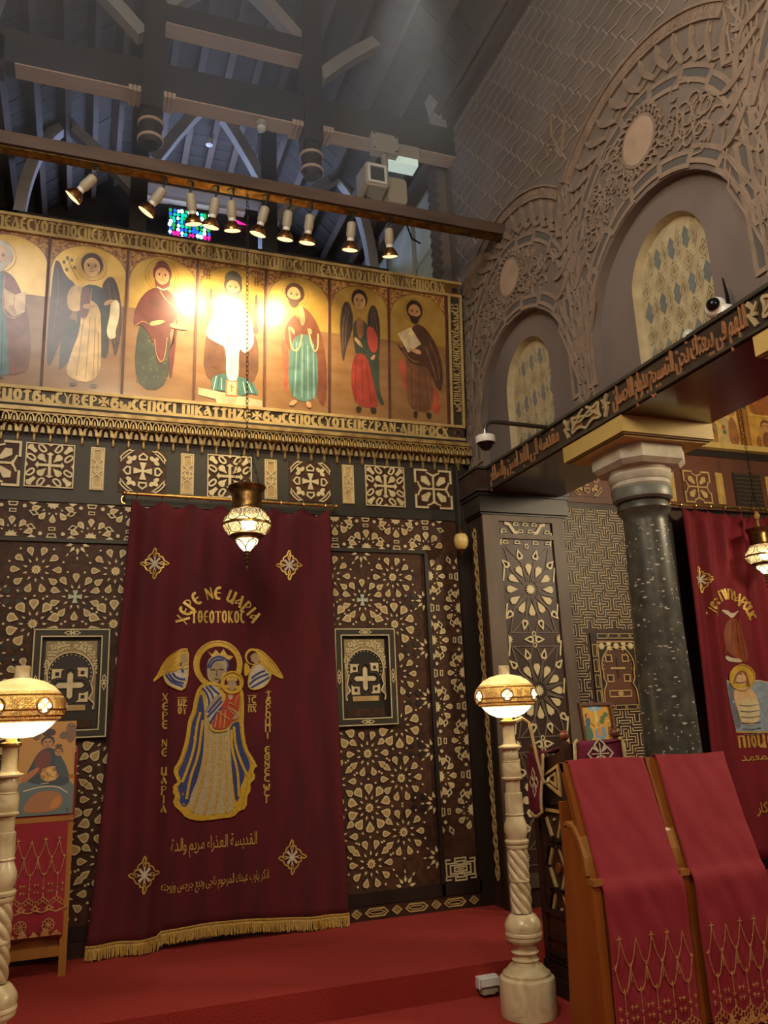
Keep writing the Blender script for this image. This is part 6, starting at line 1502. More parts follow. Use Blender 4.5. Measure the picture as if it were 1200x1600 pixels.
me_l = MB().lathe([(.0605, -.214), (.03, -.222), (.001, -.225)], 22, caps=False).mesh('lens', mat('spotlight_lens', 'ffe6b0', rough=.3, emit=1.2, ecol=(1, .78, .45)))
me_b = MB().tube([(0, 0, .0), (.0, 0, .03), (.02, 0, .05), (.015, 0, .085)], .008).mesh('bracket', M_metal)
me_b2 = MB().lathe([(.03, 0), (.03, .012)], 12, 0, (0, 0, .08)).mesh('mounting_plate', M_metal)
for i, x in enumerate(SPX):
    s = thing('spotlight', nice[i], 'spotlight', (x, -.86, 5.265), 'spotlights along the timber bar')
    d = Vector((AIM[i][0]-x, .80, -.62)) if i in (4, 5, 6, 2) else Vector((AIM[i][0]-x, .80, -.75))
    hd = Vector(((-.8, -.6, .16, -.12, .10, -.22, -.06, -.05, 0, .12)[i], .30, -.94)).normalized(); q = (-hd).to_track_quat('Z', 'Y').to_euler()
    for me in (me_h, me_n, me_r, me_l): obj(me.name, me, s, None, (x, -.86, 5.265), q)
    for me in (me_b, me_b2): obj(me.name, me, s, None, (x, -.86, 5.262))
    hot = i in (3, 5, 7)
    tgt = {3: (.68, -.1, 4.6), 5: (1.0, -.1, 4.6), 7: (1.5, -.1, 4.6)}.get(i, (AIM[i][0], -.1, 4.22))
    lp = Vector((x, -.86, 5.265))+hd*.24
    lamp('spotlight_beam', 'SPOT', lp, 95 if hot else 12, (1, .76, .42), .05, tgt, R(84 if hot else 50), .8 if hot else .5)
# ================================================================ THINGS ON THE TIE BEAM
t = thing('ceiling_sensor', 'round cream smoke sensor under the pale tie beam', 'sensor', (1.254, -.05, 6.66))
m = MB(); m.lathe([(.02, .03), (.055, .025), (.06, 0), (.052, -.02)], 20, 0, (1.26, -.05, 6.65)); m.build('housing', M_grey_plastic, t)
m = MB(); m.lathe([(.04, -.02), (.036, -.05), (.018, -.062), (.001, -.064)], 16, 0, (1.26, -.05, 6.65)); m.build('sensor_head', M_white, t)
t = thing('roof_detector', 'tiny pale detector on the boards beyond the tie beam', 'sensor', (1.105, 2.14, 8.1))
m = MB(); m.lathe([(.012, -.05), (.04, -.04), (.045, 0), (.02, .06)], 14, 0, (1.105, 2.14, 8.12)); m.build('housing', M_white, t)
t = thing('emergency_light', 'pale green-white emergency light box under the right end of the tie beam', 'light', (2.5, -.08, 6.6))
m = MB(); m.box(2.40, 2.72, -.14, .02, 6.56, 6.69); m.build('base', M_grey_plastic, t)
m = MB(); m.box(2.415, 2.705, -.135, .01, 6.49, 6.56); m.build('diffuser', mat('greenish_white_diffuser', 'cfe3d2', rough=.3, emit=.5, ecol=(.8, 1, .88)), t)
t = thing('projector_mount', 'beige square floodlight and loudspeaker hanging below the tie beam', 'floodlight', (2.2, -.2, 6.5))
pl_ = M_grey_plastic
m = MB(); m.box(2.23, 2.48, -.22, -.135, 6.50, 6.69)
m.build('mounting_plate', pl_, t)
m = MB()
for x, z in ((2.25, 6.52), (2.46, 6.52), (2.25, 6.67), (2.46, 6.67)): m.lathe([(.012, 0), (.012, .01)], 8, 0, (x, -.22, z), caps=True)
m.build('screw', M_metal, t)
m = MB(); m.tube([(2.36, -.16, 6.54), (2.36, -.18, 6.40), (2.34, -.2, 6.24)], .028, 10); m.build('stem', pl_, t)
def rbox(c, w, h, d, a, name, mats, parent, bev=.12):
    mb = MB(lambda u, v, dd: (c[0]+u, c[1]-dd, c[2]+v)); k = .22
    o = [(-w/2+w*k*.5, -h/2), (w/2-w*k*.5, -h/2), (w/2, -h/2+h*k*.5), (w/2, h/2-h*k*.5), (w/2-w*k*.5, h/2), (-w/2+w*k*.5, h/2), (-w/2, h/2-h*k*.5), (-w/2, -h/2+h*k*.5)]
    mb.poly(o, 0, d, 0, 0, bev=bev); return mb.build(name, mats, parent)
hd_ = rbox((2.19, -.20, 6.10), .24, .26, .20, 0, 'lamp_head', pl_, t)
m = MB(PF(-.40)); m.ring([(2.105, 6.01), (2.275, 6.01), (2.275, 6.19), (2.105, 6.19)], [(2.125, 6.03), (2.255, 6.03), (2.255, 6.17), (2.125, 6.17)], 0, .02, 0); m.build('bezel', M_white, hd_)
m = MB(PF(-.405)); m.poly([(2.125, 6.03), (2.255, 6.03), (2.255, 6.17), (2.125, 6.17)], 0, .004, 0); m.build('glass', mat('grey_lamp_glass', '4a4d4e', rough=.15), hd_)
rbox((2.40, -.12, 6.03), .20, .28, .22, 0, 'junction_box', pl_, t)
m = MB(); m.tube([(2.42, -.2, 6.0), (2.50, -.22, 5.85), (2.53, -.3, 5.6), (2.56, -.4, 5.5)], .008); m.build('cable', M_black, t)
t = thing('small_lamp', 'small round dark lamp under the beige floodlight', 'lamp', (2.13, -.3, 5.85))
m = MB(); m.tube([(2.13, -.26, 5.98), (2.12, -.28, 5.90)], .012); m.build('stem', M_black, t)
m = MB(); m.lathe([(.02, .05), (.06, .04), (.065, -.02), (.05, -.04)], 18, 0, (2.12, -.29, 5.86)); m.build('housing', M_black, t)
m = MB(PF(-.355)); m.poly(ell(2.12, 5.855, .03, .03, 14), 0, .01); m.build('lens', M_copper_bulb, t)
# ================================================================ CAMERAS ON THE BEAM
t = thing('dome_camera', 'white dome camera on a bent dark pipe above the dark beam', 'camera', (2.545, -1.334, 3.37))
X_, Y_ = 2.548, -1.334
m = MB(); m.tube([(3.06, Y_, 3.53), (2.64, Y_, 3.535), (2.585, Y_, 3.53), (2.556, Y_, 3.50), (X_, Y_, 3.455)], .0155, 12); m.build('arm', M_metal, t)
m = MB(); m.lathe([(.016, .0), (.016, .05)], 12, 0, (X_, Y_, 3.418)); m.build('collar', M_steel, t)
m = MB(); m.lathe([(.055, .035), (.068, .028), (.070, -.012), (.066, -.02)], 26, 0, (X_, Y_, 3.39)); m.build('housing', M_white, t)
m = MB(); m.lathe([(.064, .0), (.05, -.012), (.042, -.03), (.028, -.045), (.001, -.05)], 24, 0, (X_, Y_, 3.37)); m.build('dome', M_black, t)
t = thing('turret_camera', 'white ball-shaped camera with black lens standing on the beam', 'camera', (3.07, -3.04, 3.53))
m = MB(); m.lathe([(.05, 0), (.05, .03), (.035, .045)], 20, 0, (3.085, -3.07, 3.535)); m.build('base', M_white, t)
m = MB(); m.ball((3.06, -3.04, 3.585), .058, 0, 20, 14); m.build('ball', M_white, t)
dv = Vector((-.80, -.45, .06)).normalized(); e1 = Vector((-dv.y, dv.x, 0)).normalized(); e2 = dv.cross(e1)
m = MB(); c = Vector((3.06, -3.04, 3.585)); rings = [(.034, .047), (.036, .056), (.030, .066), (.018, .074), (.001, .077)]
vs_ = [c+dv*h_+(e1*cos(2*pi*i/18)+e2*sin(2*pi*i/18))*r for r, h_ in rings for i in range(18)]
m.add(vs_, [(j*18+i, j*18+(i+1) % 18, (j+1)*18+(i+1) % 18, (j+1)*18+i) for j in range(4) for i in range(18)], 0, True); m.build('lens', M_black, t)
m = MB(); m.tube([(3.09, -3.09, 3.56), (3.085, -3.10, 3.63), (3.088, -3.085, 3.74)], .012, 8, rf=lambda t: 1.3-t); m.build('cable', M_black, t)
t = thing('small_dome', 'small cloudy white dome beside the ball camera on the beam', 'sensor', (3.07, -2.80, 3.53))
m = MB(); m.lathe([(.034, 0), (.036, .012), (.030, .03), (.016, .043), (.001, .047)], 20, 0, (3.075, -2.80, 3.535)); m.build('dome', mat('cloudy_dome', 'b9bcb2', rough=.25), t)
m = MB(); m.lathe([(.036, 0), (.036, .005)], 20, 0, (3.075, -2.80, 3.53)); m.build('base', M_white, t)
# ================================================================ HANGING LAMPS
M_glow = mat('lit_amber_glass', 'e8d9a0', 'f4e8bc', thru=.35, rough=.3, scale=30, emit=.42, ecol=(1, .86, .55))
M_glowhot = mat('lit_bulb', 'fff3d0', rough=.3, emit=26, ecol=(1, .86, .58))
M_bright = mat('lit_pale_glass', 'f4ecc8', thru=.3, rough=.3, emit=1.6, ecol=(1, .90, .62))
def hanging_lamp(x, y, zc, ztop, label, k=1.0):
    """zc: centre of the bowl"""
    t = thing('hanging_lamp', label, 'lamp', (x, y, zc-.27*k), 'pierced brass lamps before the curtains')
    Lz = lambda mb, prof, n=28, **kw: mb.lathe([(r*k, z*k) for r, z in prof], n, 0, (x, y, zc), **kw)
    Lz(m := MB(), [(.118, .265), (.122, .258), (.108, .235), (.096, .215), (.098, .20), (.094, .17), (.098, .15), (.094, .125), (.100, .105), (.104, .098)], caps=False); col_ = m.build('collar', M_bronze, t)
    md = col_.modifiers.new('t', 'SOLIDIFY'); md.thickness = .004
    prof = [(.10, .10), (.128, .075), (.15, .04), (.160, .005), (.158, -.01), (.146, -.035), (.125, -.06), (.11, -.07)]
    Lz(m := MB(), prof, caps=False); bowl = m.build('glass_bowl', M_glow, t)
    Lz(m := MB(), [(.161, .008), (.165, .004), (.165, -.006), (.161, -.010)], caps=False); m.build('brass_band', M_brass, t)
    # pierced brass tracery lying on the glass
    tr = MB()
    def on(a, s):
        s = max(0, min(1, s))*(len(prof)-1); i = min(int(s), len(prof)-2); f_ = s-i
        r = (prof[i][0]+(prof[i+1][0]-prof[i][0])*f_+.0015)*k; z = (prof[i][1]+(prof[i+1][1]-prof[i][1])*f_)*k
        return (x+r*cos(a), y+r*sin(a), zc+z)
    for q in range(8):
        a = 2*pi*q/8
        for s0, s1 in ((.03, .42), (.50, .95)):
            tr.tube([on(a+.34*sin(2*pi*j/14), (s0+s1)/2-(s1-s0)/2*cos(2*pi*j/14)) for j in range(14)], .0032*k, 4, 0, True)
            tr.tube([on(a+pi/8+.16*sin(2*pi*j/8), (s0+s1)/2-(s1-s0)*.32*cos(2*pi*j/8)) for j in range(8)], .0022*k, 4, 0, True)
            for j in range(6):
                b0 = a+.12*cos(j*1.05); s_ = (s0+s1)/2+(s1-s0)*.25*sin(j*1.05)
                tr.tube([on(b0+.07*cos(w_*1.6), s_+.05*sin(w_*1.6)) for w_ in range(4)], .0018*k, 3, 0, True)
    tr.build('tracery', M_bronze, bowl, 'stuff')
    Lz(m := MB(), [(.112, -.068), (.118, -.074), (.108, -.084), (.085, -.094), (.070, -.10)], caps=False); m.build('lower_band', M_bronze, t)
    Lz(m := MB(), [(.074, -.10), (.070, -.118), (.045, -.152), (.026, -.172), (.018, -.18)], 20, caps=False); cone = m.build('glass_cone', M_bright, t)
    tr = MB()
    for q in range(4):
        a = 2*pi*q/4+.4
        for s in (-1, 1): tr.tube([(x+r*k*cos(a+s*w_), y+r*k*sin(a+s*w_), zc+z*k) for r, z, w_ in ((.075, -.102, 0), (.073, -.118, .4), (.047, -.152, .75), (.022, -.176, .8))], .003*k, 4)
    tr.build('tracery', M_bronze, cone)
    Lz(m := MB(), [(.022, -.175), (.012, -.19), (.016, -.20), (.007, -.208), (.006, -.222), (.02, -.232), (.007, -.238), (.006, -.252), (.018, -.262), (.006, -.268), (.005, -.285), (.009, -.292), (.002, -.31)], 14); m.build('finial', M_bronze, t)
    m = MB(); m.ball((x, y-.03*k, zc-.0), .045*k, 0, 14, 10); m.build('bulb', M_glowhot, t)
    lamp('hanging_lamp_light', 'POINT', (x, y-.0, zc-.0), 5, (1, .80, .50), .05)
    # three short chains to a ring, then one long chain
    ch = MB(); zr = zc+.62*k
    link = []
    def chain(a, b, n, r=.0055):
        a, b = Vector(a), Vector(b); d = (b-a)/n
        for i in range(n):
            p = a+d*(i+.5); ax = d.normalized(); sd = ax.orthogonal().normalized(); sd = sd if i % 2 == 0 else ax.cross(sd)
            ch.tube([p+ax*(d.length*.62)*cos(q)+sd*r*1.5*sin(q) for q in [2*pi*j/8 for j in range(8)]], r*.42, 4, 0, True)
    for q in range(3):
        a = 2*pi*q/3+.5; chain((x+.12*k*cos(a), y+.12*k*sin(a), zc+.25*k), (x, y, zr), 14, .0045)
    chain((x, y, zr), (x, y, ztop), int((ztop-zr)/.034), .0065); ch.build('chain', mat('blackened_chain', '2c241b', rough=.4, metal=.8), t)
    return t
hanging_lamp(.985, -.86, 2.835, 5.35, 'pierced brass lamp with lit glass bowl hanging before the big curtain')
hl = hanging_lamp(5.78, -.42, 2.86, 4.98, 'smaller pierced lamp cut by the right edge, before the red curtain', .95)
m = MB(); m.lathe([(.004, .0), (.02, .012), (.03, .04), (.02, .06), (.012, .075)], 10, 0, (5.78, -.42, 3.20)); m.lathe([(.018, .0), (.012, .05), (.01, .1)], 8, 0, (5.78, -.42, 3.1)); m.build('tassel', mat('tan_tassel', '8a6a3a', 'a3814a', rough=.8, scale=30), hl)
t = thing('ostrich_egg', 'yellowish egg in a pointed holder hanging beside the pier', 'hanging egg', (2.86, -.2, 2.86))
m = MB(); X_, Y_, Z_ = 2.862, -.2, 2.94
m.lathe([(.002, -.078), (.03, -.07), (.052, -.04), (.06, .0), (.055, .03), (.042, .055), (.02, .068), (.002, .07)], 20, 0, (X_, Y_, Z_), caps=False); m.build('egg', mat('warm_egg_shell', 'd8bc70', 'e2c980', rough=.35, scale=6, emit=.0), t)
m = MB(); m.lathe([(.045, .05), (.03, .075), (.012, .10), (.003, .13)], 14, 0, (X_, Y_, Z_)); m.lathe([(.03, -.068), (.015, -.095), (.002, -.125)], 12, 0, (X_, Y_, Z_)); m.build('holder', M_bronze, t)
m = MB(); m.tube([(X_, Y_, Z_+.12), (X_, Y_-.0, 3.55), (X_, -.08, 3.60)], .003, 5); m.build('cord', M_wood_black, t)
# ================================================================ MARBLE CANDLE-LAMPS
def lamp_stand(x, y, label):
    t = thing('marble_lamp_stand', label, 'lamp stand', (x, y, 0), 'turned marble lamp stands')
    c = (x, y, 0)
    def lt(name, prof, mats=M_marble, n=32, par=t, caps=True, fn=None): m = MB(); m.lathe(prof, n, 0, c, caps=caps, fn=fn); return m.build(name, mats, par)
    lt('base', [(.150, 0), (.152, .02), (.150, .17), (.146, .182), (.128, .192), (.128, .205), (.112, .215), (.098, .232), (.086, .242)])
    lt('foot_rings', [(.07, .24), (.068, .255), (.066, .262), (.074, .268), (.062, .276), (.060, .292), (.075, .305), (.064, .315), (.062, .33), (.066, .35)])
    lt('urn', [(.066, .345), (.094, .362), (.098, .372), (.096, .385), (.101, .39), (.101, .402), (.097, .407), (.101, .43), (.099, .445), (.09, .462), (.074, .485), (.060, .495)])
    # twisted drum, two turns of rope
    for z0, z1 in ((.50, .655), (.67, .825)):
        m = MB(); n = 72; k_ = 44
        for_ = []
        for j in range(k_+1):
            z = z0+(z1-z0)*j/k_
            for i in range(n):
                a = 2*pi*i/n; q = (a*6+(z-.5)*105); r = .041+.015*abs(sin(q/2))**.6+.003*sin(pi*j/k_); for_.append((x+r*cos(a), y+r*sin(a), z))
        m.add(for_, [(j*n+i, j*n+(i+1) % n, (j+1)*n+(i+1) % n, (j+1)*n+i) for j in range(k_) for i in range(n)], 0, True); m.build('twisted_drum', M_marble, t)
    lt('ring', [(.047, .652), (.055, .658), (.055, .667), (.047, .673)]); lt('collar', [(.05, .822), (.058, .83), (.06, .845), (.056, .852), (.066, .856), (.068, .868), (.060, .876)])
    lt('vase', [(.05, .874), (.058, .892), (.066, .92), (.064, .95), (.052, .985), (.046, 1.0), (.054, 1.006), (.052, 1.012)])
    lt('fluted_drum', [(.050, 1.01), (.050, 1.12), (.044, 1.124)], n=48, fn=lambda a, z: 1-.05*(sin(a*12) > 0))
    lt('ring', [(.042, 1.122), (.042, 1.19), (.058, 1.196), (.060, 1.204), (.046, 1.212)]); lt('drum', [(.050, 1.21), (.053, 1.225), (.053, 1.27), (.050, 1.285), (.046, 1.288)]); lt('ring', [(.046, 1.286), (.049, 1.292), (.044, 1.298)])
    lt('small_vase', [(.042, 1.296), (.048, 1.31), (.045, 1.345), (.04, 1.36)]); lt('flange', [(.040, 1.358), (.066, 1.366), (.068, 1.374), (.05, 1.38), (.044, 1.386)]); lt('neck', [(.040, 1.384), (.036, 1.40), (.034, 1.478), (.036, 1.50)])
    lt('socket', [(.048, 1.498), (.05, 1.506), (.048, 1.516), (.03, 1.522), (.026, 1.535)], M_brass)
    # lit globe: bowl, pierced brass band, dome and knob
    lt('glass_bowl', [(.026, 1.535), (.06, 1.538), (.10, 1.556), (.128, 1.580), (.142, 1.597)], M_lowglass, caps=False)
    bp = [(.142, 1.597), (.158, 1.606), (.174, 1.630), (.180, 1.652), (.178, 1.680), (.168, 1.705), (.152, 1.722)]
    band = lt('brass_band', bp, M_pierced, n=40, caps=False)
    lt('glass_dome', [(.152, 1.722), (.130, 1.745), (.09, 1.766), (.05, 1.777), (.034, 1.780)], M_topglass, caps=False)
    lt('knob', [(.036, 1.779), (.032, 1.786), (.031, 1.805), (.033, 1.825), (.028, 1.832)], M_marble)
    m = MB()
    for (r, z) in (bp[1], (.180, 1.645), bp[5], (.176, 1.62)): m.lathe([(r, z-.004), (r+.004, z), (r, z+.004)], 40, 0, c, caps=False)
    m.build('rim', M_brass, band)
    def onb(a, z):
        for i in range(len(bp)-1):
            if bp[i][1] <= z <= bp[i+1][1]: r = bp[i][0]+(bp[i+1][0]-bp[i][0])*(z-bp[i][1])/(bp[i+1][1]-bp[i][1]); break
        else: r = .18
        return (x+(r+.002)*cos(a), y+(r+.002)*sin(a), z)
    for q in range(6):
        a0 = -pi/2-.45+2*pi*q/6; m = MB(); zc_ = 1.660
        m.tube([onb(a0+.19*cos(w_), zc_+.033*sin(w_)) for w_ in [2*pi*j/18 for j in range(18)]], .004, 4, 0, True); m.build('medallion_ring', M_bronze, band)
        m = MB()
        for k4 in range(4):
            b_ = pi/2*k4; pts = rot([(.004, 0), (.018, .012), (.026, 0), (.018, -.012)], b_) if 0 else rot([(.005, 0), (.016, .011), (.026, .007), (.027, -.007), (.016, -.011)], b_)
            P3 = [onb(a0+p[0]/.17, zc_+p[1]) for p in pts]; P3 = [(p[0]+.003*cos(a0), p[1]+.003*sin(a0), p[2]) for p in P3]
            m.add(P3, [tuple(range(5))])
        m.build('cross_opening', M_openglow, band)
        m = MB(); a1 = a0+pi/6
        for j in range(9):
            for jj in range(5):
                aa = a1-.2+jj*.1+(j % 2)*.05; zz = 1.626+j*.0078
                m.tube([onb(aa+.03*cos(w_), zz+.0045*sin(w_)) for w_ in [2*pi*v/6 for v in range(6)]], .0016, 3, 0, True)
        m.build('filigree', M_brass, band, 'stuff')
    m = MB(); 
    for j in range(60):
        aa = 2*pi*j/60; m.tube([onb(aa, 1.612), onb(aa+.05, 1.622), onb(aa+.10, 1.612)], .002, 3)
    m.build('cable_border', M_brass, band, 'stuff')
    return t
M_lowglass = mat('lit_globe_bowl', 'fff0c4', thru=.35, rough=.3, emit=2.4, ecol=(1, .88, .56)); M_topglass = mat('lit_globe_dome', 'c9a050', 'f0d898', thru=.12, rough=.25, scale=9, emit=.38, ecol=(1, .84, .50), dist=1)
M_pierced = mat('pierced_gilt_band', '8a6a26', 'd9b860', rough=.3, metal=.6, thru=.12, scale=90, bump=.5, emit=.16, ecol=(1, .75, .35), lo=.42, hi=.58); M_openglow = mat('lit_cross_opening', 'fff4d8', rough=.4, emit=4.2, ecol=(1, .92, .72))
LS1 = lamp_stand(2.335, -1.745, 'turned marble lamp stand with lit brass globe beside the red lecterns')
for (x, y) in ((2.335, -1.745), (-.265, -1.745)):
    lamp('globe_lamp_light', 'POINT', (x, y, 1.655), 10, (1, .78, .45), .14)
LS2 = copy_thing(LS1, 'marble lamp stand with lit brass globe cut by the left edge'); LS2.location = (-.295, -1.745, .0)
for ch in LS2.children:                   # this globe is a size larger and sits a little askew
    if ch.name.split('.')[0] in ('glass_bowl', 'brass_band', 'glass_dome', 'knob'):
        k_ = 1.13; ch.scale = (k_, k_, k_); ch.location = (2.335*(1-k_)+.03, -1.745*(1-k_), 1.535*(1-k_)+.002)
t = thing('lamp_cord', 'cream plastic cord drooping from the right lamp stand', 'cord', (2.40, -1.75, 1.5))
m = MB(); m.tube([(2.375, -1.745, 1.512), (2.43, -1.745, 1.53), (2.475, -1.745, 1.50), (2.49, -1.745, 1.42), (2.51, -1.742, 1.30), (2.535, -1.74, 1.19), (2.545, -1.74, 1.165), (2.57, -1.735, 1.165), (2.60, -1.70, 1.18)], .009, 8); m.build('cord', mat('cream_cord', 'b9a878', rough=.5), t)
t = thing('power_outlet', 'white power outlet block on the dark step riser', 'power outlet', (2.27, -1.37, .07))
m = MB(); m.box(2.21, 2.335, -1.40, -1.356, .045, .105); m.build('box', M_white, t)
m = MB(); m.box(2.216, 2.33, -1.425, -1.40, .06, .10); m.build('cover', M_white, t)
m = MB(); m.box(2.225, 2.32, -1.42, -1.358, .018, .045); m.build('plug', M_grey_plastic, t)
m = MB(); m.tube([(2.30, -1.43, .03), (2.33, -1.47, .012), (2.34, -1.55, .01), (2.36, -1.60, .012)], .006); m.build('flex', M_black, t)
# ================================================================ ICON STAND AT THE LEFT
def plane_icon(P, u0, u1, v0, v1): return Pic(P, u0, u1, v0, v1, .002)
SY = -.36
t = thing('icon_stand', 'light oak stand under the framed icon, left of the big curtain', 'stand', (-.19, SY, ZP))
for x in (-.385, -.045):
    m = MB(); m.box(x, x+.043, SY-.03, SY+.012, ZP, 1.30); m.build('post', M_oak_light, t)
    m = MB(); m.box(x+.004, x+.039, -.12, -.085, ZP, 1.22); m.build('rear_leg', M_oak_light, t)
m = MB(); m.box(-.345, -.042, SY-.022, SY+.008, .27, .325); m.build('lower_rail', M_oak_light, t)
m = MB(); m.box(-.345, -.042, SY+.01, SY+.03, .31, 1.05); m.build('back_board', M_oak, t)
m = MB(); m.box(-.385, -.002, SY-.04, SY+.02, 1.03, 1.06); m.build('ledge', M_oak_light, t)
for x in (-.385, -.045): m = MB(); m.box(x+.008, x+.036, SY, -.10, .5, .54); m.build('side_rail', M_oak_light, t)
# embroidered cloth pattern shared by the three red runners (u across, v down from the first crosses)
def runner_pattern(mb, u0, u1, vt, s, n, dens=1.0, d=(.001, .004), lastv=None):
    d0, d1 = d; W_ = (u1-u0)/n
    cr = lambda u, v, r, w=.0045: (mb.stroke([(u, v-r), (u, v+r)], w, d0, d1), mb.stroke([(u-r*.8, v+r*.15), (u+r*.8, v+r*.15)], w, d0, d1))
    def swag(a, b, sag, w=.0035):
        mb.stroke([(a[0]+(b[0]-a[0])*t, a[1]+(b[1]-a[1])*t-sag*4*t*(1-t)) for t in [i/8 for i in range(9)]], w, d0, d1)
    top = [(u0+W_*(i+.5), vt) for i in range(n)]; mid = [(u0+W_*i, vt-.105*s) for i in range(n+1)]; low = [(u0+W_*(i+.5), vt-.20*s) for i in range(n)]
    cl_ = lambda p: (min(u1-.006, max(u0+.006, p[0])), p[1])
    for i, p in enumerate(top):
        if i % 3 != 1: cr(*p, .016*s)
        swag(cl_(mid[i]), p, .02*s); swag(p, cl_(mid[i+1]), .02*s)
    for i, p in enumerate(mid):
        q = cl_(p); cr(*q, .011*s)
        if 0 < i < n:
            for k in (-1, 0, 1): mb.stroke([(p[0], p[1]), (p[0]+k*.012*s, p[1]-.06*s)], .0028, d0, d1)
        if i < n: swag(q, low[i], .03*s); 
        if i > 0: swag(low[i-1], q, .03*s)
    for p in low: cr(*p, .012*s); mb.stroke([p, (p[0], p[1]-.07*s)], .0028, d0, d1)
    vb = vt-.30*s
    for i in range(n):
        u = u0+W_*(i+.5)
        for du, dv in ((-.03, .02), (.03, .02), (0, 0), (-.03, -.02), (.03, -.02)): cr(u+du*s, vb+.02*s+dv*s, .010*s, .0035)
        c = (u, vb-.065*s)                       # fan palmette
        for k in range(-2, 3): mb.stroke(ell(c[0]+.016*s*k, c[1]+.012*s*(2-abs(k)), .010*s, .014*s, 7), .0035, d0, d1, 0, True)
        mb.stroke([(c[0], c[1]+.03*s), (c[0], c[1]+.065*s)], .006, d0, d1)
        for sx in (-1, 1): mb.stroke([(c[0]+sx*.035*s, c[1]-.012*s), (c[0]+sx*.06*s, c[1]-.028*s), (c[0]+sx*.045*s, c[1]-.035*s), (c[0], c[1]-.05*s)], .008, d0, d1)
    if lastv is None: return
    for i in range(max(2, n//2)):
        w2 = (u1-u0)/max(2, n//2); u = u0+w2*(i+.5); c = (u, (vb-.12*s+lastv)/2)
        for q in range(8): a = pi/4*q; mb.stroke([c, (c[0]+.03*s*cos(a), c[1]+.03*s*sin(a))], .006, d0, d1)
        mb.stroke(ell(*c, .035*s, .035*s, 10), .006, d0, d1, 0, True)
    k = int((u1-u0)/.06)
    for i in range(k):
        u = u0+(u1-u0)*(i+.5)/k; h_ = .03*s*(1+.8*(i % 2)); mb.poly([(u-.03, lastv+.008), (u+.03, lastv+.008), (u, lastv+.008+h_)], d0, d1)
M_lace = mat('tan_gold_embroidery', '9c6a3a', 'c4955a', rough=.6, scale=50)
PS = PF(SY-.038)
t = thing('red_runner', 'red cloth with gold embroidery hanging on the left oak stand', 'cloth', (-.2, SY-.04, .36), None)
m = MB()
def sc(u, v):
    x = -.35+.318*u; z = .375+.695*v; return (x, SY-.034-.006*sin(u*9)*(1-v)-.004*sin(v*7), z+.012*sin(u*3)*(1-v))
m.grid(sc, 24, 24); m.grid(lambda u, v: (-.35+.35*u, SY-.034+.07*v, 1.07), 8, 4); cl = m.build('cloth', M_cloth_red, t); md = cl.modifiers.new('thickness', 'SOLIDIFY'); md.thickness = .003; md.offset = 1
m = MB(); m.box(-.006, .004, SY-.03, SY+.02, 1.04, 1.47); m.build('side_fold', M_cloth_red, t)
mb = MB(PF(SY-.043)); runner_pattern(mb, -.345, -.036, .93, .98, 4, lastv=.385)
drape(mb, lambda x, z: 0, 'embroidery', M_lace, t)
# framed print standing on the stand
t = thing('framed_icon', 'laminated print of a crowned mother and child leaning on the left stand', 'icon', (-.17, SY-.03, 1.07))
LNx = lambda u, v, d: (u, SY-.050-d+(v-1.07)*.10, v)
m = MB(LNx); m.rect(-.338, -.012, 1.072, 1.625, -.012, 0); m.build('board', mat('grey_print_edge', '6d6a60', rough=.4), t)
vp2 = lambda n, c: mat('print_'+c, c, rough=.5)
q = Pic(LNx, -.338, -.012, 1.072, 1.625, .0006, .0001, vp2)
q.sh('b98a4a', [(0, 0), (1, 0), (1, 1), (0, 1)], 0); q.sh('5d6a6c', [(0, 0), (1, 0), (1, .30), (.82, .42), (.5, .36), (.2, .40), (0, .32)], 0)
q.sh('7d5a4a', [(.80, .98), (1, .98), (1, .78), (.84, .74)]); q.sh('35434d', [(.20, .50), (.36, .70), (.62, .72), (.86, .52), (.96, .30), (.60, .30), (.10, .36)])
q.sh('6f3d36', [(.28, .62), (.44, .70), (.58, .66), (.56, .46), (.36, .42), (.30, .5)]); q.sh('a86f44', [(.02, .38), (.34, .52), (.40, .48), (.14, .34)])
q.sh('c0985a', [(.40, .46), (.56, .52), (.74, .50), (.76, .40), (.56, .34), (.42, .38)]); rr = random.Random(8)
for k in range(16): q.el(rr.choice(('cfa968', 'b5813f', 'd6b67a', 'a56a36')), rr.uniform(.42, .74), rr.uniform(.37, .49), .045, .022, 7)
q.sh('3f4f52', [(.62, .60), (.80, .60), (.94, .36), (.70, .40)]); q.sh('9c6a42', [(.10, .06), (.30, .24), (.62, .26), (.84, .20), (.80, .04), (.30, .02)]); q.sh('b8793e', [(.58, .10), (.76, .22), (.80, .12), (.66, .04)]); q.ln('d2c5a4', [(.12, .26), (.4, .30), (.7, .30), (.9, .22)], .006); q.ln('c9bda0', [(.42, .33), (.56, .335)], .004, 0)
q.face(.50, .77, .085, 'b3855a', '3a3436'); q.sh('4a3438', [(.38, .86), (.40, .91), (.5, .93), (.62, .91), (.64, .86), (.5, .84)]); q.face(.70, .66, .06, 'b98a5c', '6a4530'); q.sh('5b4038', [(.62, .72), (.66, .75), (.74, .75), (.78, .72)], 1)
for sx in (.30, .78): q.sh('6f5a50', [(sx-.1, .84), (sx, .90), (sx+.1, .84), (sx, .80)])
q.build('print', t)
for u, v in ((-.038, 1.60), (-.038, 1.095), (-.312, 1.60), (-.312, 1.095)):
    m = MB(LNx); m.poly(ell(u, v, .011, .011, 12), .001, .006, bev=.25); m.build('mounting_stud', M_steel, t)
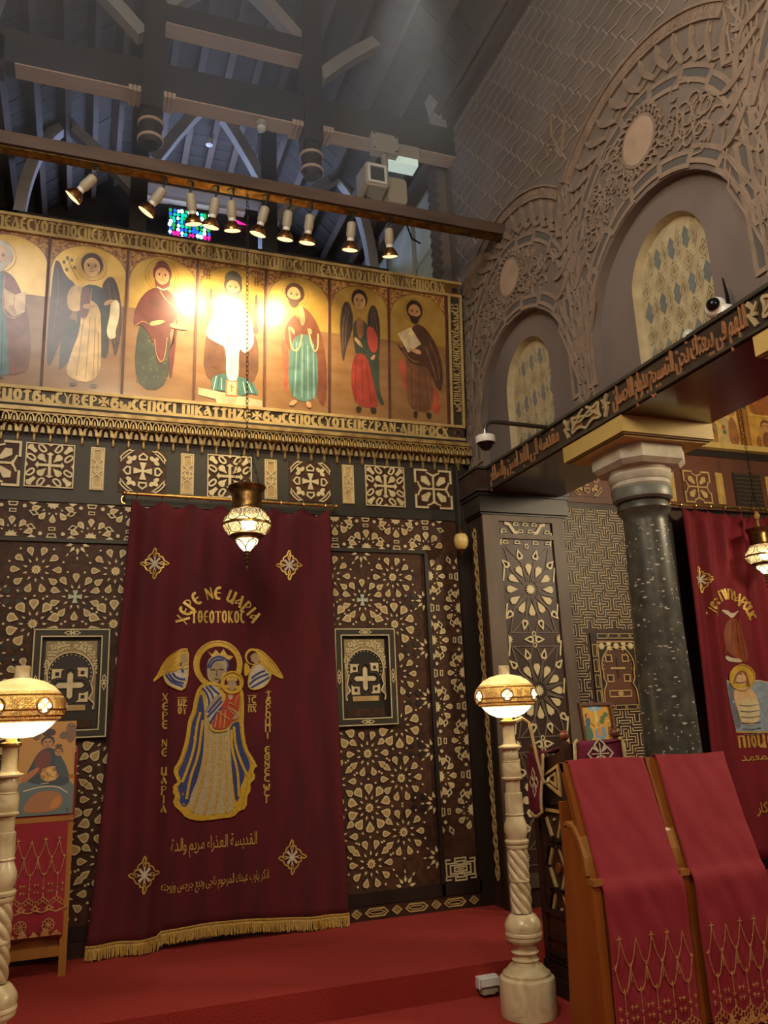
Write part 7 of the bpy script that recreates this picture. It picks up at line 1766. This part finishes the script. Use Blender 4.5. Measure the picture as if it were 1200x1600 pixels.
# ================================================================ INLAID LECTERN WITH BALL FINIALS
t = thing('inlaid_lectern', 'dark carved lectern inlaid with bone strips and brown ball finials behind the lamp stand', 'lectern', (2.84, -1.63, 0))
X0, X1, Y0, Y1 = 2.64, 3.04, -1.83, -1.42
for x in (X0, X1-.05):
    for y, h_ in ((Y0, 1.375), (Y1-.05, 1.30)):
        m = MB(); m.box(x, x+.05, y, y+.05, .09, h_); m.box(x+.008, x+.042, y+.008, y+.042, h_, h_+.012); m.build('post', M_wood_dark, t)
        m = MB(); m.lathe([(.010, h_+.01), (.014, h_+.02)], 10, 0, (x+.025, y+.025, 0)); m.ball((x+.025, y+.025, h_+.045), .030, 0, 16, 10); m.build('ball_finial', mat('brown_turned_ball', '5a2f1a', '6e3c22', rough=.3, scale=6), t)
pl = PW(X0+.012)
def lp(f, nm, mats=M_bone): mb = MB(pl); f(mb); return mb.build(nm, mats, t)
m = MB(); m.box(X0+.012, X1-.012, Y0+.012, Y1-.012, .09, 1.17); m.add([(X0+.012, Y0+.04, 1.17), (X0+.012, Y1-.04, 1.17), (X0+.012, Y1-.04, 1.26), (X0+.012, Y0+.04, 1.335)], [(0, 1, 2, 3)]); m.build('body', M_wood_dark, t)
m = MB(); vs_ = [(x, y, z+dz) for x in (X0+.02, X1-.02) for y, z in ((Y0+.03, 1.315), (Y1-.03, 1.245)) for dz in (0, .02)]
m.add(vs_, [(0, 1, 3, 2), (4, 6, 7, 5), (0, 4, 5, 1), (2, 3, 7, 6), (1, 5, 7, 3), (0, 2, 6, 4)]); m.build('sloped_top', M_wood_dark, t)
m = MB(); m.box(X0-.02, X1+.02, Y0-.02, Y1+.02, 0, .09); m.box(X0-.008, X1+.008, Y0-.008, Y1+.008, .09, .16); m.build('plinth', M_wood_black, t)
for z in (.17, .20, .29): lp(lambda b: b.rect(1.44, 1.81, z, z+.012, 0, .016), 'moulding', M_wood_black)
lp(lambda b: b.rect(1.43, 1.82, 1.03, 1.06, 0, .018), 'cross_rail', M_wood_black); lp(lambda b: b.rect(1.43, 1.82, .42, .45, 0, .018), 'cross_rail', M_wood_black)
uc = 1.625
lp(lambda b: (b.stroke([(uc-.10, 1.17), (uc+.11, 1.09), (uc+.11, 1.25)], .016, 0, .012, 0, True), b.stroke([(uc-.02, 1.17), (uc+.07, 1.135), (uc+.07, 1.205)], .012, 0, .010, 0, True)), 'bone_triangle')
lp(lambda b: b.rect(uc-.07, uc+.10, .985, 1.003, 0, .010), 'bone_strip')
for i, (v, s) in enumerate(((.90, 1), (.74, -1), (.62, 1), (.50, -1))):
    for sx in (-1, 1):
        lp(lambda b: b.stroke([(uc+.015+sx*.085, v+s*.05), (uc+.015+sx*.035, v-s*.05)], .020, 0, .012), 'bone_strip')
        lp(lambda b: b.stroke([(uc+.015+sx*.125, v+s*.05), (uc+.015+sx*.075, v-s*.06), (uc+.015+sx*.01, v-s*.07)], .016, 0, .020), 'strapwork', M_wood_black)
lp(lambda b: b.poly(ell(uc+.02, .68, .022, .03, 12), 0, .012), 'oval_boss', M_oak)
lp(lambda b: [b.poly(ell(uc+.02, z, .008, .008, 8), 0, .012) for z in (.945, .46, .80)], 'bone_dot')
# magenta velvet covers
t2 = thing('velvet_cover', 'magenta velvet cover with white cross hanging over the inlaid lectern', 'cloth', (2.86, -1.84, 1.25), 'magenta covers on the inlaid lectern')
m = MB(); m.grid(lambda u, v: (2.70+.33*u, -1.845-.008*sin(u*6), 1.16+.225*v), 12, 8); m.grid(lambda u, v: (2.70+.33*u, -1.845+.30*v, 1.385-.06*v-.01*sin(u*pi)), 12, 6); cl = m.build('cloth', M_cloth_mag, t2)
md = cl.modifiers.new('thickness', 'SOLIDIFY'); md.thickness = .008
m = MB(); m.tube([(2.70, -1.852, 1.16), (2.695, -1.852, 1.28), (2.70, -1.852, 1.375), (2.72, -1.855, 1.392)], .011, 6); m.tube([(3.03, -1.852, 1.16), (3.035, -1.852, 1.28), (3.03, -1.852, 1.375), (3.01, -1.855, 1.392)], .011, 6); m.build('cream_fringe', mat('cream_fringe_thread', 'ab9668', 'c4ae7c', rough=.8, scale=60), t2)
mb = MB(PF(-1.856)); c = (2.865, 1.31)
for q in range(4):
    mb.stroke([(c[0]+x, c[1]+z) for x, z in rot([(.012, .012), (.035, .05), (.0, .085), (-.035, .05), (-.012, .012)], q*pi/2)], .008, 0, .004)
    mb.stroke([(c[0]+x, c[1]+z) for x, z in rot([(0, 0), (0, .06)], q*pi/2)], .006, 0, .004); mb.stroke([(c[0]+x, c[1]+z) for x, z in rot([(.01, .01), (.045, .045)], q*pi/2)], .005, 0, .004)
mb.build('embroidered_cross', M_thread_white, t2)
t2 = thing('velvet_strip', 'narrow magenta velvet strip with cream edge hanging behind the lamp stand', 'cloth', (2.62, -1.5, 1.0), 'magenta covers on the inlaid lectern')
m = MB(); m.grid(lambda u, v: (X0-.012-.012*sin(v*5)*(1-v)-.02*(1-v), -1.62+.19*u*(.75+.25*v)+.03*(1-v), .985+.325*v-.05*(1-v)*abs(u-.5)*2*0+.03*(1-v)*(1-4*(u-.5)**2)*-1), 8, 12); m.grid(lambda u, v: (X0-.012+.10*v, -1.62+.19*u, 1.31+.015*sin(pi*v)), 8, 4); cl = m.build('cloth', M_cloth_mag, t2); md = cl.modifiers.new('thickness', 'SOLIDIFY'); md.thickness = .006
m = MB(); m.tube([(X0-.016, -1.62, 1.31)]+[(X0-.02-.012*sin(v*5)*(1-v)-.02*(1-v), -1.622+.03*(1-v), .985+.325*v) for v in [1-i/8 for i in range(9)]]+[(X0-.044, -1.59+.14*u, .985-.03*(1-4*(u-.5)**2)) for u in (.1, .3, .5, .7, .9)], .009, 6); m.build('cream_fringe', _mats['cream_fringe_thread'], t2)
mb = MB(PW(X0-.036))
for q in range(4): mb.stroke([(1.52+x*.6, 1.15+z) for x, z in rot([(.0, .0), (.03, .05), (.0, .08), (-.03, .05), (0, 0)], q*pi/2)], .006, 0, .004)
mb.stroke([(1.53, 1.08), (1.50, 1.05), (1.53, 1.02)], .006, 0, .004); mb.build('embroidered_cross', M_thread_white, t2)
# small framed icon behind the lectern, on a slim stand
t = thing('small_framed_icon', 'small yellow icon of a river baptism in a dark frame behind the lectern', 'icon', (3.53, -.9, 1.35))
PB = lambda u, v, d: (u, -.90-d+(v-1.35)*.12, v)
m = MB(PB); m.ring([(3.385, 1.335), (3.665, 1.335), (3.665, 1.612), (3.385, 1.612)], [(3.402, 1.352), (3.640, 1.352), (3.640, 1.592), (3.402, 1.592)], 0, .018); m.rect(3.385, 3.665, 1.335, 1.612, -.012, 0, 0); m.build('frame', M_redwood, t)
q = Pic(PB, 3.402, 3.640, 1.352, 1.592, .001, .0001, vp2)
q.sh('cf9c38', [(0, 0), (1, 0), (1, 1), (0, 1)], 0); q.el('7fb0c4', .48, .98, .26, .16, 20); q.el('c9d8d2', .48, 1.0, .14, .09, 14); q.sh('d9bf6c', [(.46, .86), (.52, .86), (.62, .3), (.40, .3)], 0)
q.sh('6f9ab5', [(.32, 0), (.78, 0), (.74, .42), (.60, .30), (.40, .36)]); q.sh('4d6b5a', [(.0, 0), (.30, 0), (.28, .36), (.10, .44), (0, .4)]); q.sh('3d6070', [(.10, .36), (.24, .40), (.28, .62), (.16, .70), (.08, .56)]); q.sh('a8632e', [(.22, .55), (.42, .40), (.44, .34), (.26, .44)])
q.el('5a3a24', .17, .70, .07, .08, 12); q.el('b98a5c', .19, .69, .05, .06, 12); q.sh('d08a3a', [(.46, .08), (.62, .08), (.62, .34), (.54, .44), (.46, .34)]); q.el('d9a840', .54, .44, .10, .10, 14); q.el('b98a5c', .54, .43, .055, .07, 12); q.sh('8a5a2c', [(.80, 0), (1, 0), (1, .5), (.86, .44)])
for x, y in ((.72, .62), (.84, .72), (.66, .52)): q.el('55724a', x, y, .09, .07, 10)
q.el('e0b04c', .90, .46, .09, .09, 12); q.el('b5824e', .90, .45, .05, .06, 10); q.build('painting', t)
t = thing('slim_stand', 'slim dark stand holding the small baptism icon, mostly hidden behind the lecterns', 'stand', (3.53, -.86, ZP))
for x in (3.40, 3.62): m = MB(); m.box(x, x+.035, -.90, -.865, 0.161, 1.33); m.build('post', M_redwood, t)
m = MB(); m.box(3.385, 3.665, -.95, -.86, 1.31, 1.335); m.build('shelf', M_redwood, t)
for x in (3.40, 3.62): m = MB(); m.box(x, x+.035, -.865, -.65, .161, .20); m.build('foot', M_redwood, t)
m = MB(); m.box(3.40, 3.655, -.895, -.87, .6, .66); m.build('rail', M_redwood, t)
# ================================================================ TWO OAK READING DESKS WITH RED RUNNERS
def desk(xl, w, label):
    t = thing('reading_desk', label, 'reading desk', (xl+w/2, -2.3, 0), 'oak reading desks')
    xr = xl+w
    P_ = lambda x0: (lambda u, v, d: (x0-d, -u, v))
    prof = [(2.12, 0), (2.44, 0), (2.43, .74), (2.40, .745), (2.385, .77), (2.375, .85), (2.345, .93), (2.30, .985), (2.24, 1.0), (2.215, .985), (2.20, .95)]
    for x in (xl, xr-.05):
        m = MB(P_(x+.05)); m.poly(prof, 0, .05, 0); m.build('side_panel', M_oak, t)
        m = MB(P_(x+.055)); m.stroke([(2.225, .995), (2.25, 1.005), (2.305, .99), (2.35, .935), (2.38, .855), (2.39, .775)], .018, 0, .06); m.build('scroll_edge', M_oak_light, t)
        if x == xl: m = MB(); m.box(x-.002, x+.052, -2.445, -2.385, .735, .765); m.build('lip_cap', M_oak_light, t)
    # sloping board
    m = MB(); a, b = (-2.245, 1.295), (-2.405, .76)
    vs_ = [(x, y+dy, z) for x in (xl+.012, xr-.012) for (y, z) in (a, b) for dy in (0, .035)]
    m.add(vs_, [(0, 1, 3, 2), (4, 6, 7, 5), (0, 4, 5, 1), (2, 3, 7, 6), (1, 5, 7, 3), (0, 2, 6, 4)]); m.build('sloping_board', M_oak, t)
    m = MB(); m.box(xl+.03, xr-.03, -2.42, -2.40, .06, .75); m.build('front_panel', M_oak, t)
    m = MB(); m.box(xl+.03, xr-.03, -2.16, -2.14, .05, 1.10); m.build('rear_panel', M_oak, t)
    m = MB(); m.box(xl+.012, xr-.012, -2.245, -2.20, 1.25, 1.297); m.build('top_rail', M_oak, t)
    return t
def runner(xl, w, label, sd, skew=0):
    t = thing('red_runner', label, 'cloth', (xl+w/2, -2.33, .1), 'embroidered red runners on the reading desks')
    ks = [(-2.215, 1.13), (-2.225, 1.302), (-2.250, 1.306), (-2.42, .762), (-2.442, .735), (-2.452, .70), (-2.450, .03)]
    L = [0]
    for p, q in zip(ks, ks[1:]): L.append(L[-1]+hypot(q[0]-p[0], q[1]-p[1]))
    def at(s):
        s = s*L[-1]
        for i in range(len(ks)-1):
            if s <= L[i+1]+1e-9: k = (s-L[i])/(L[i+1]-L[i]); return ks[i][0]+(ks[i+1][0]-ks[i][0])*k, ks[i][1]+(ks[i+1][1]-ks[i][1])*k
        return ks[-1]
    def f(u, v):
        y, z = at(1-v); x = xl+w*u
        k = .006*sin(u*5+sd+v*7)+.006*sin(u*9-v*16+sd*2)*sin(v*9+sd)+.004*sin(u*17+v*23+sd)
        return (x+skew*(1-v)*.0+.006*sin(v*5+sd), y-.003-abs(k), z+.006*sin(u*4+sd)*(v > .8))
    m = MB(); m.grid(f, 24, 60); cl = m.build('cloth', M_cloth_red, t); md = cl.modifiers.new('thickness', 'SOLIDIFY'); md.thickness = .004; md.offset = 1
    mb = MB(PF(-2.472)); runner_pattern(mb, xl+.008, xl+w-.008, .50, 1.12, 4 if w < .46 else 5, lastv=.04)
    drape(mb, lambda x, z: 0, 'embroidery', M_lace, t); return t
desk(2.355, .485, 'honey oak reading desk next to the lamp stand, with scrolled side panel')
desk(2.87, .52, 'honey oak reading desk at the right edge, in front of the column')
runner(2.395, .468, 'red embroidered runner draped over the reading desk next to the lamp stand', 0)
runner(2.935, .46, 'red embroidered runner draped over the reading desk in front of the column', 2)
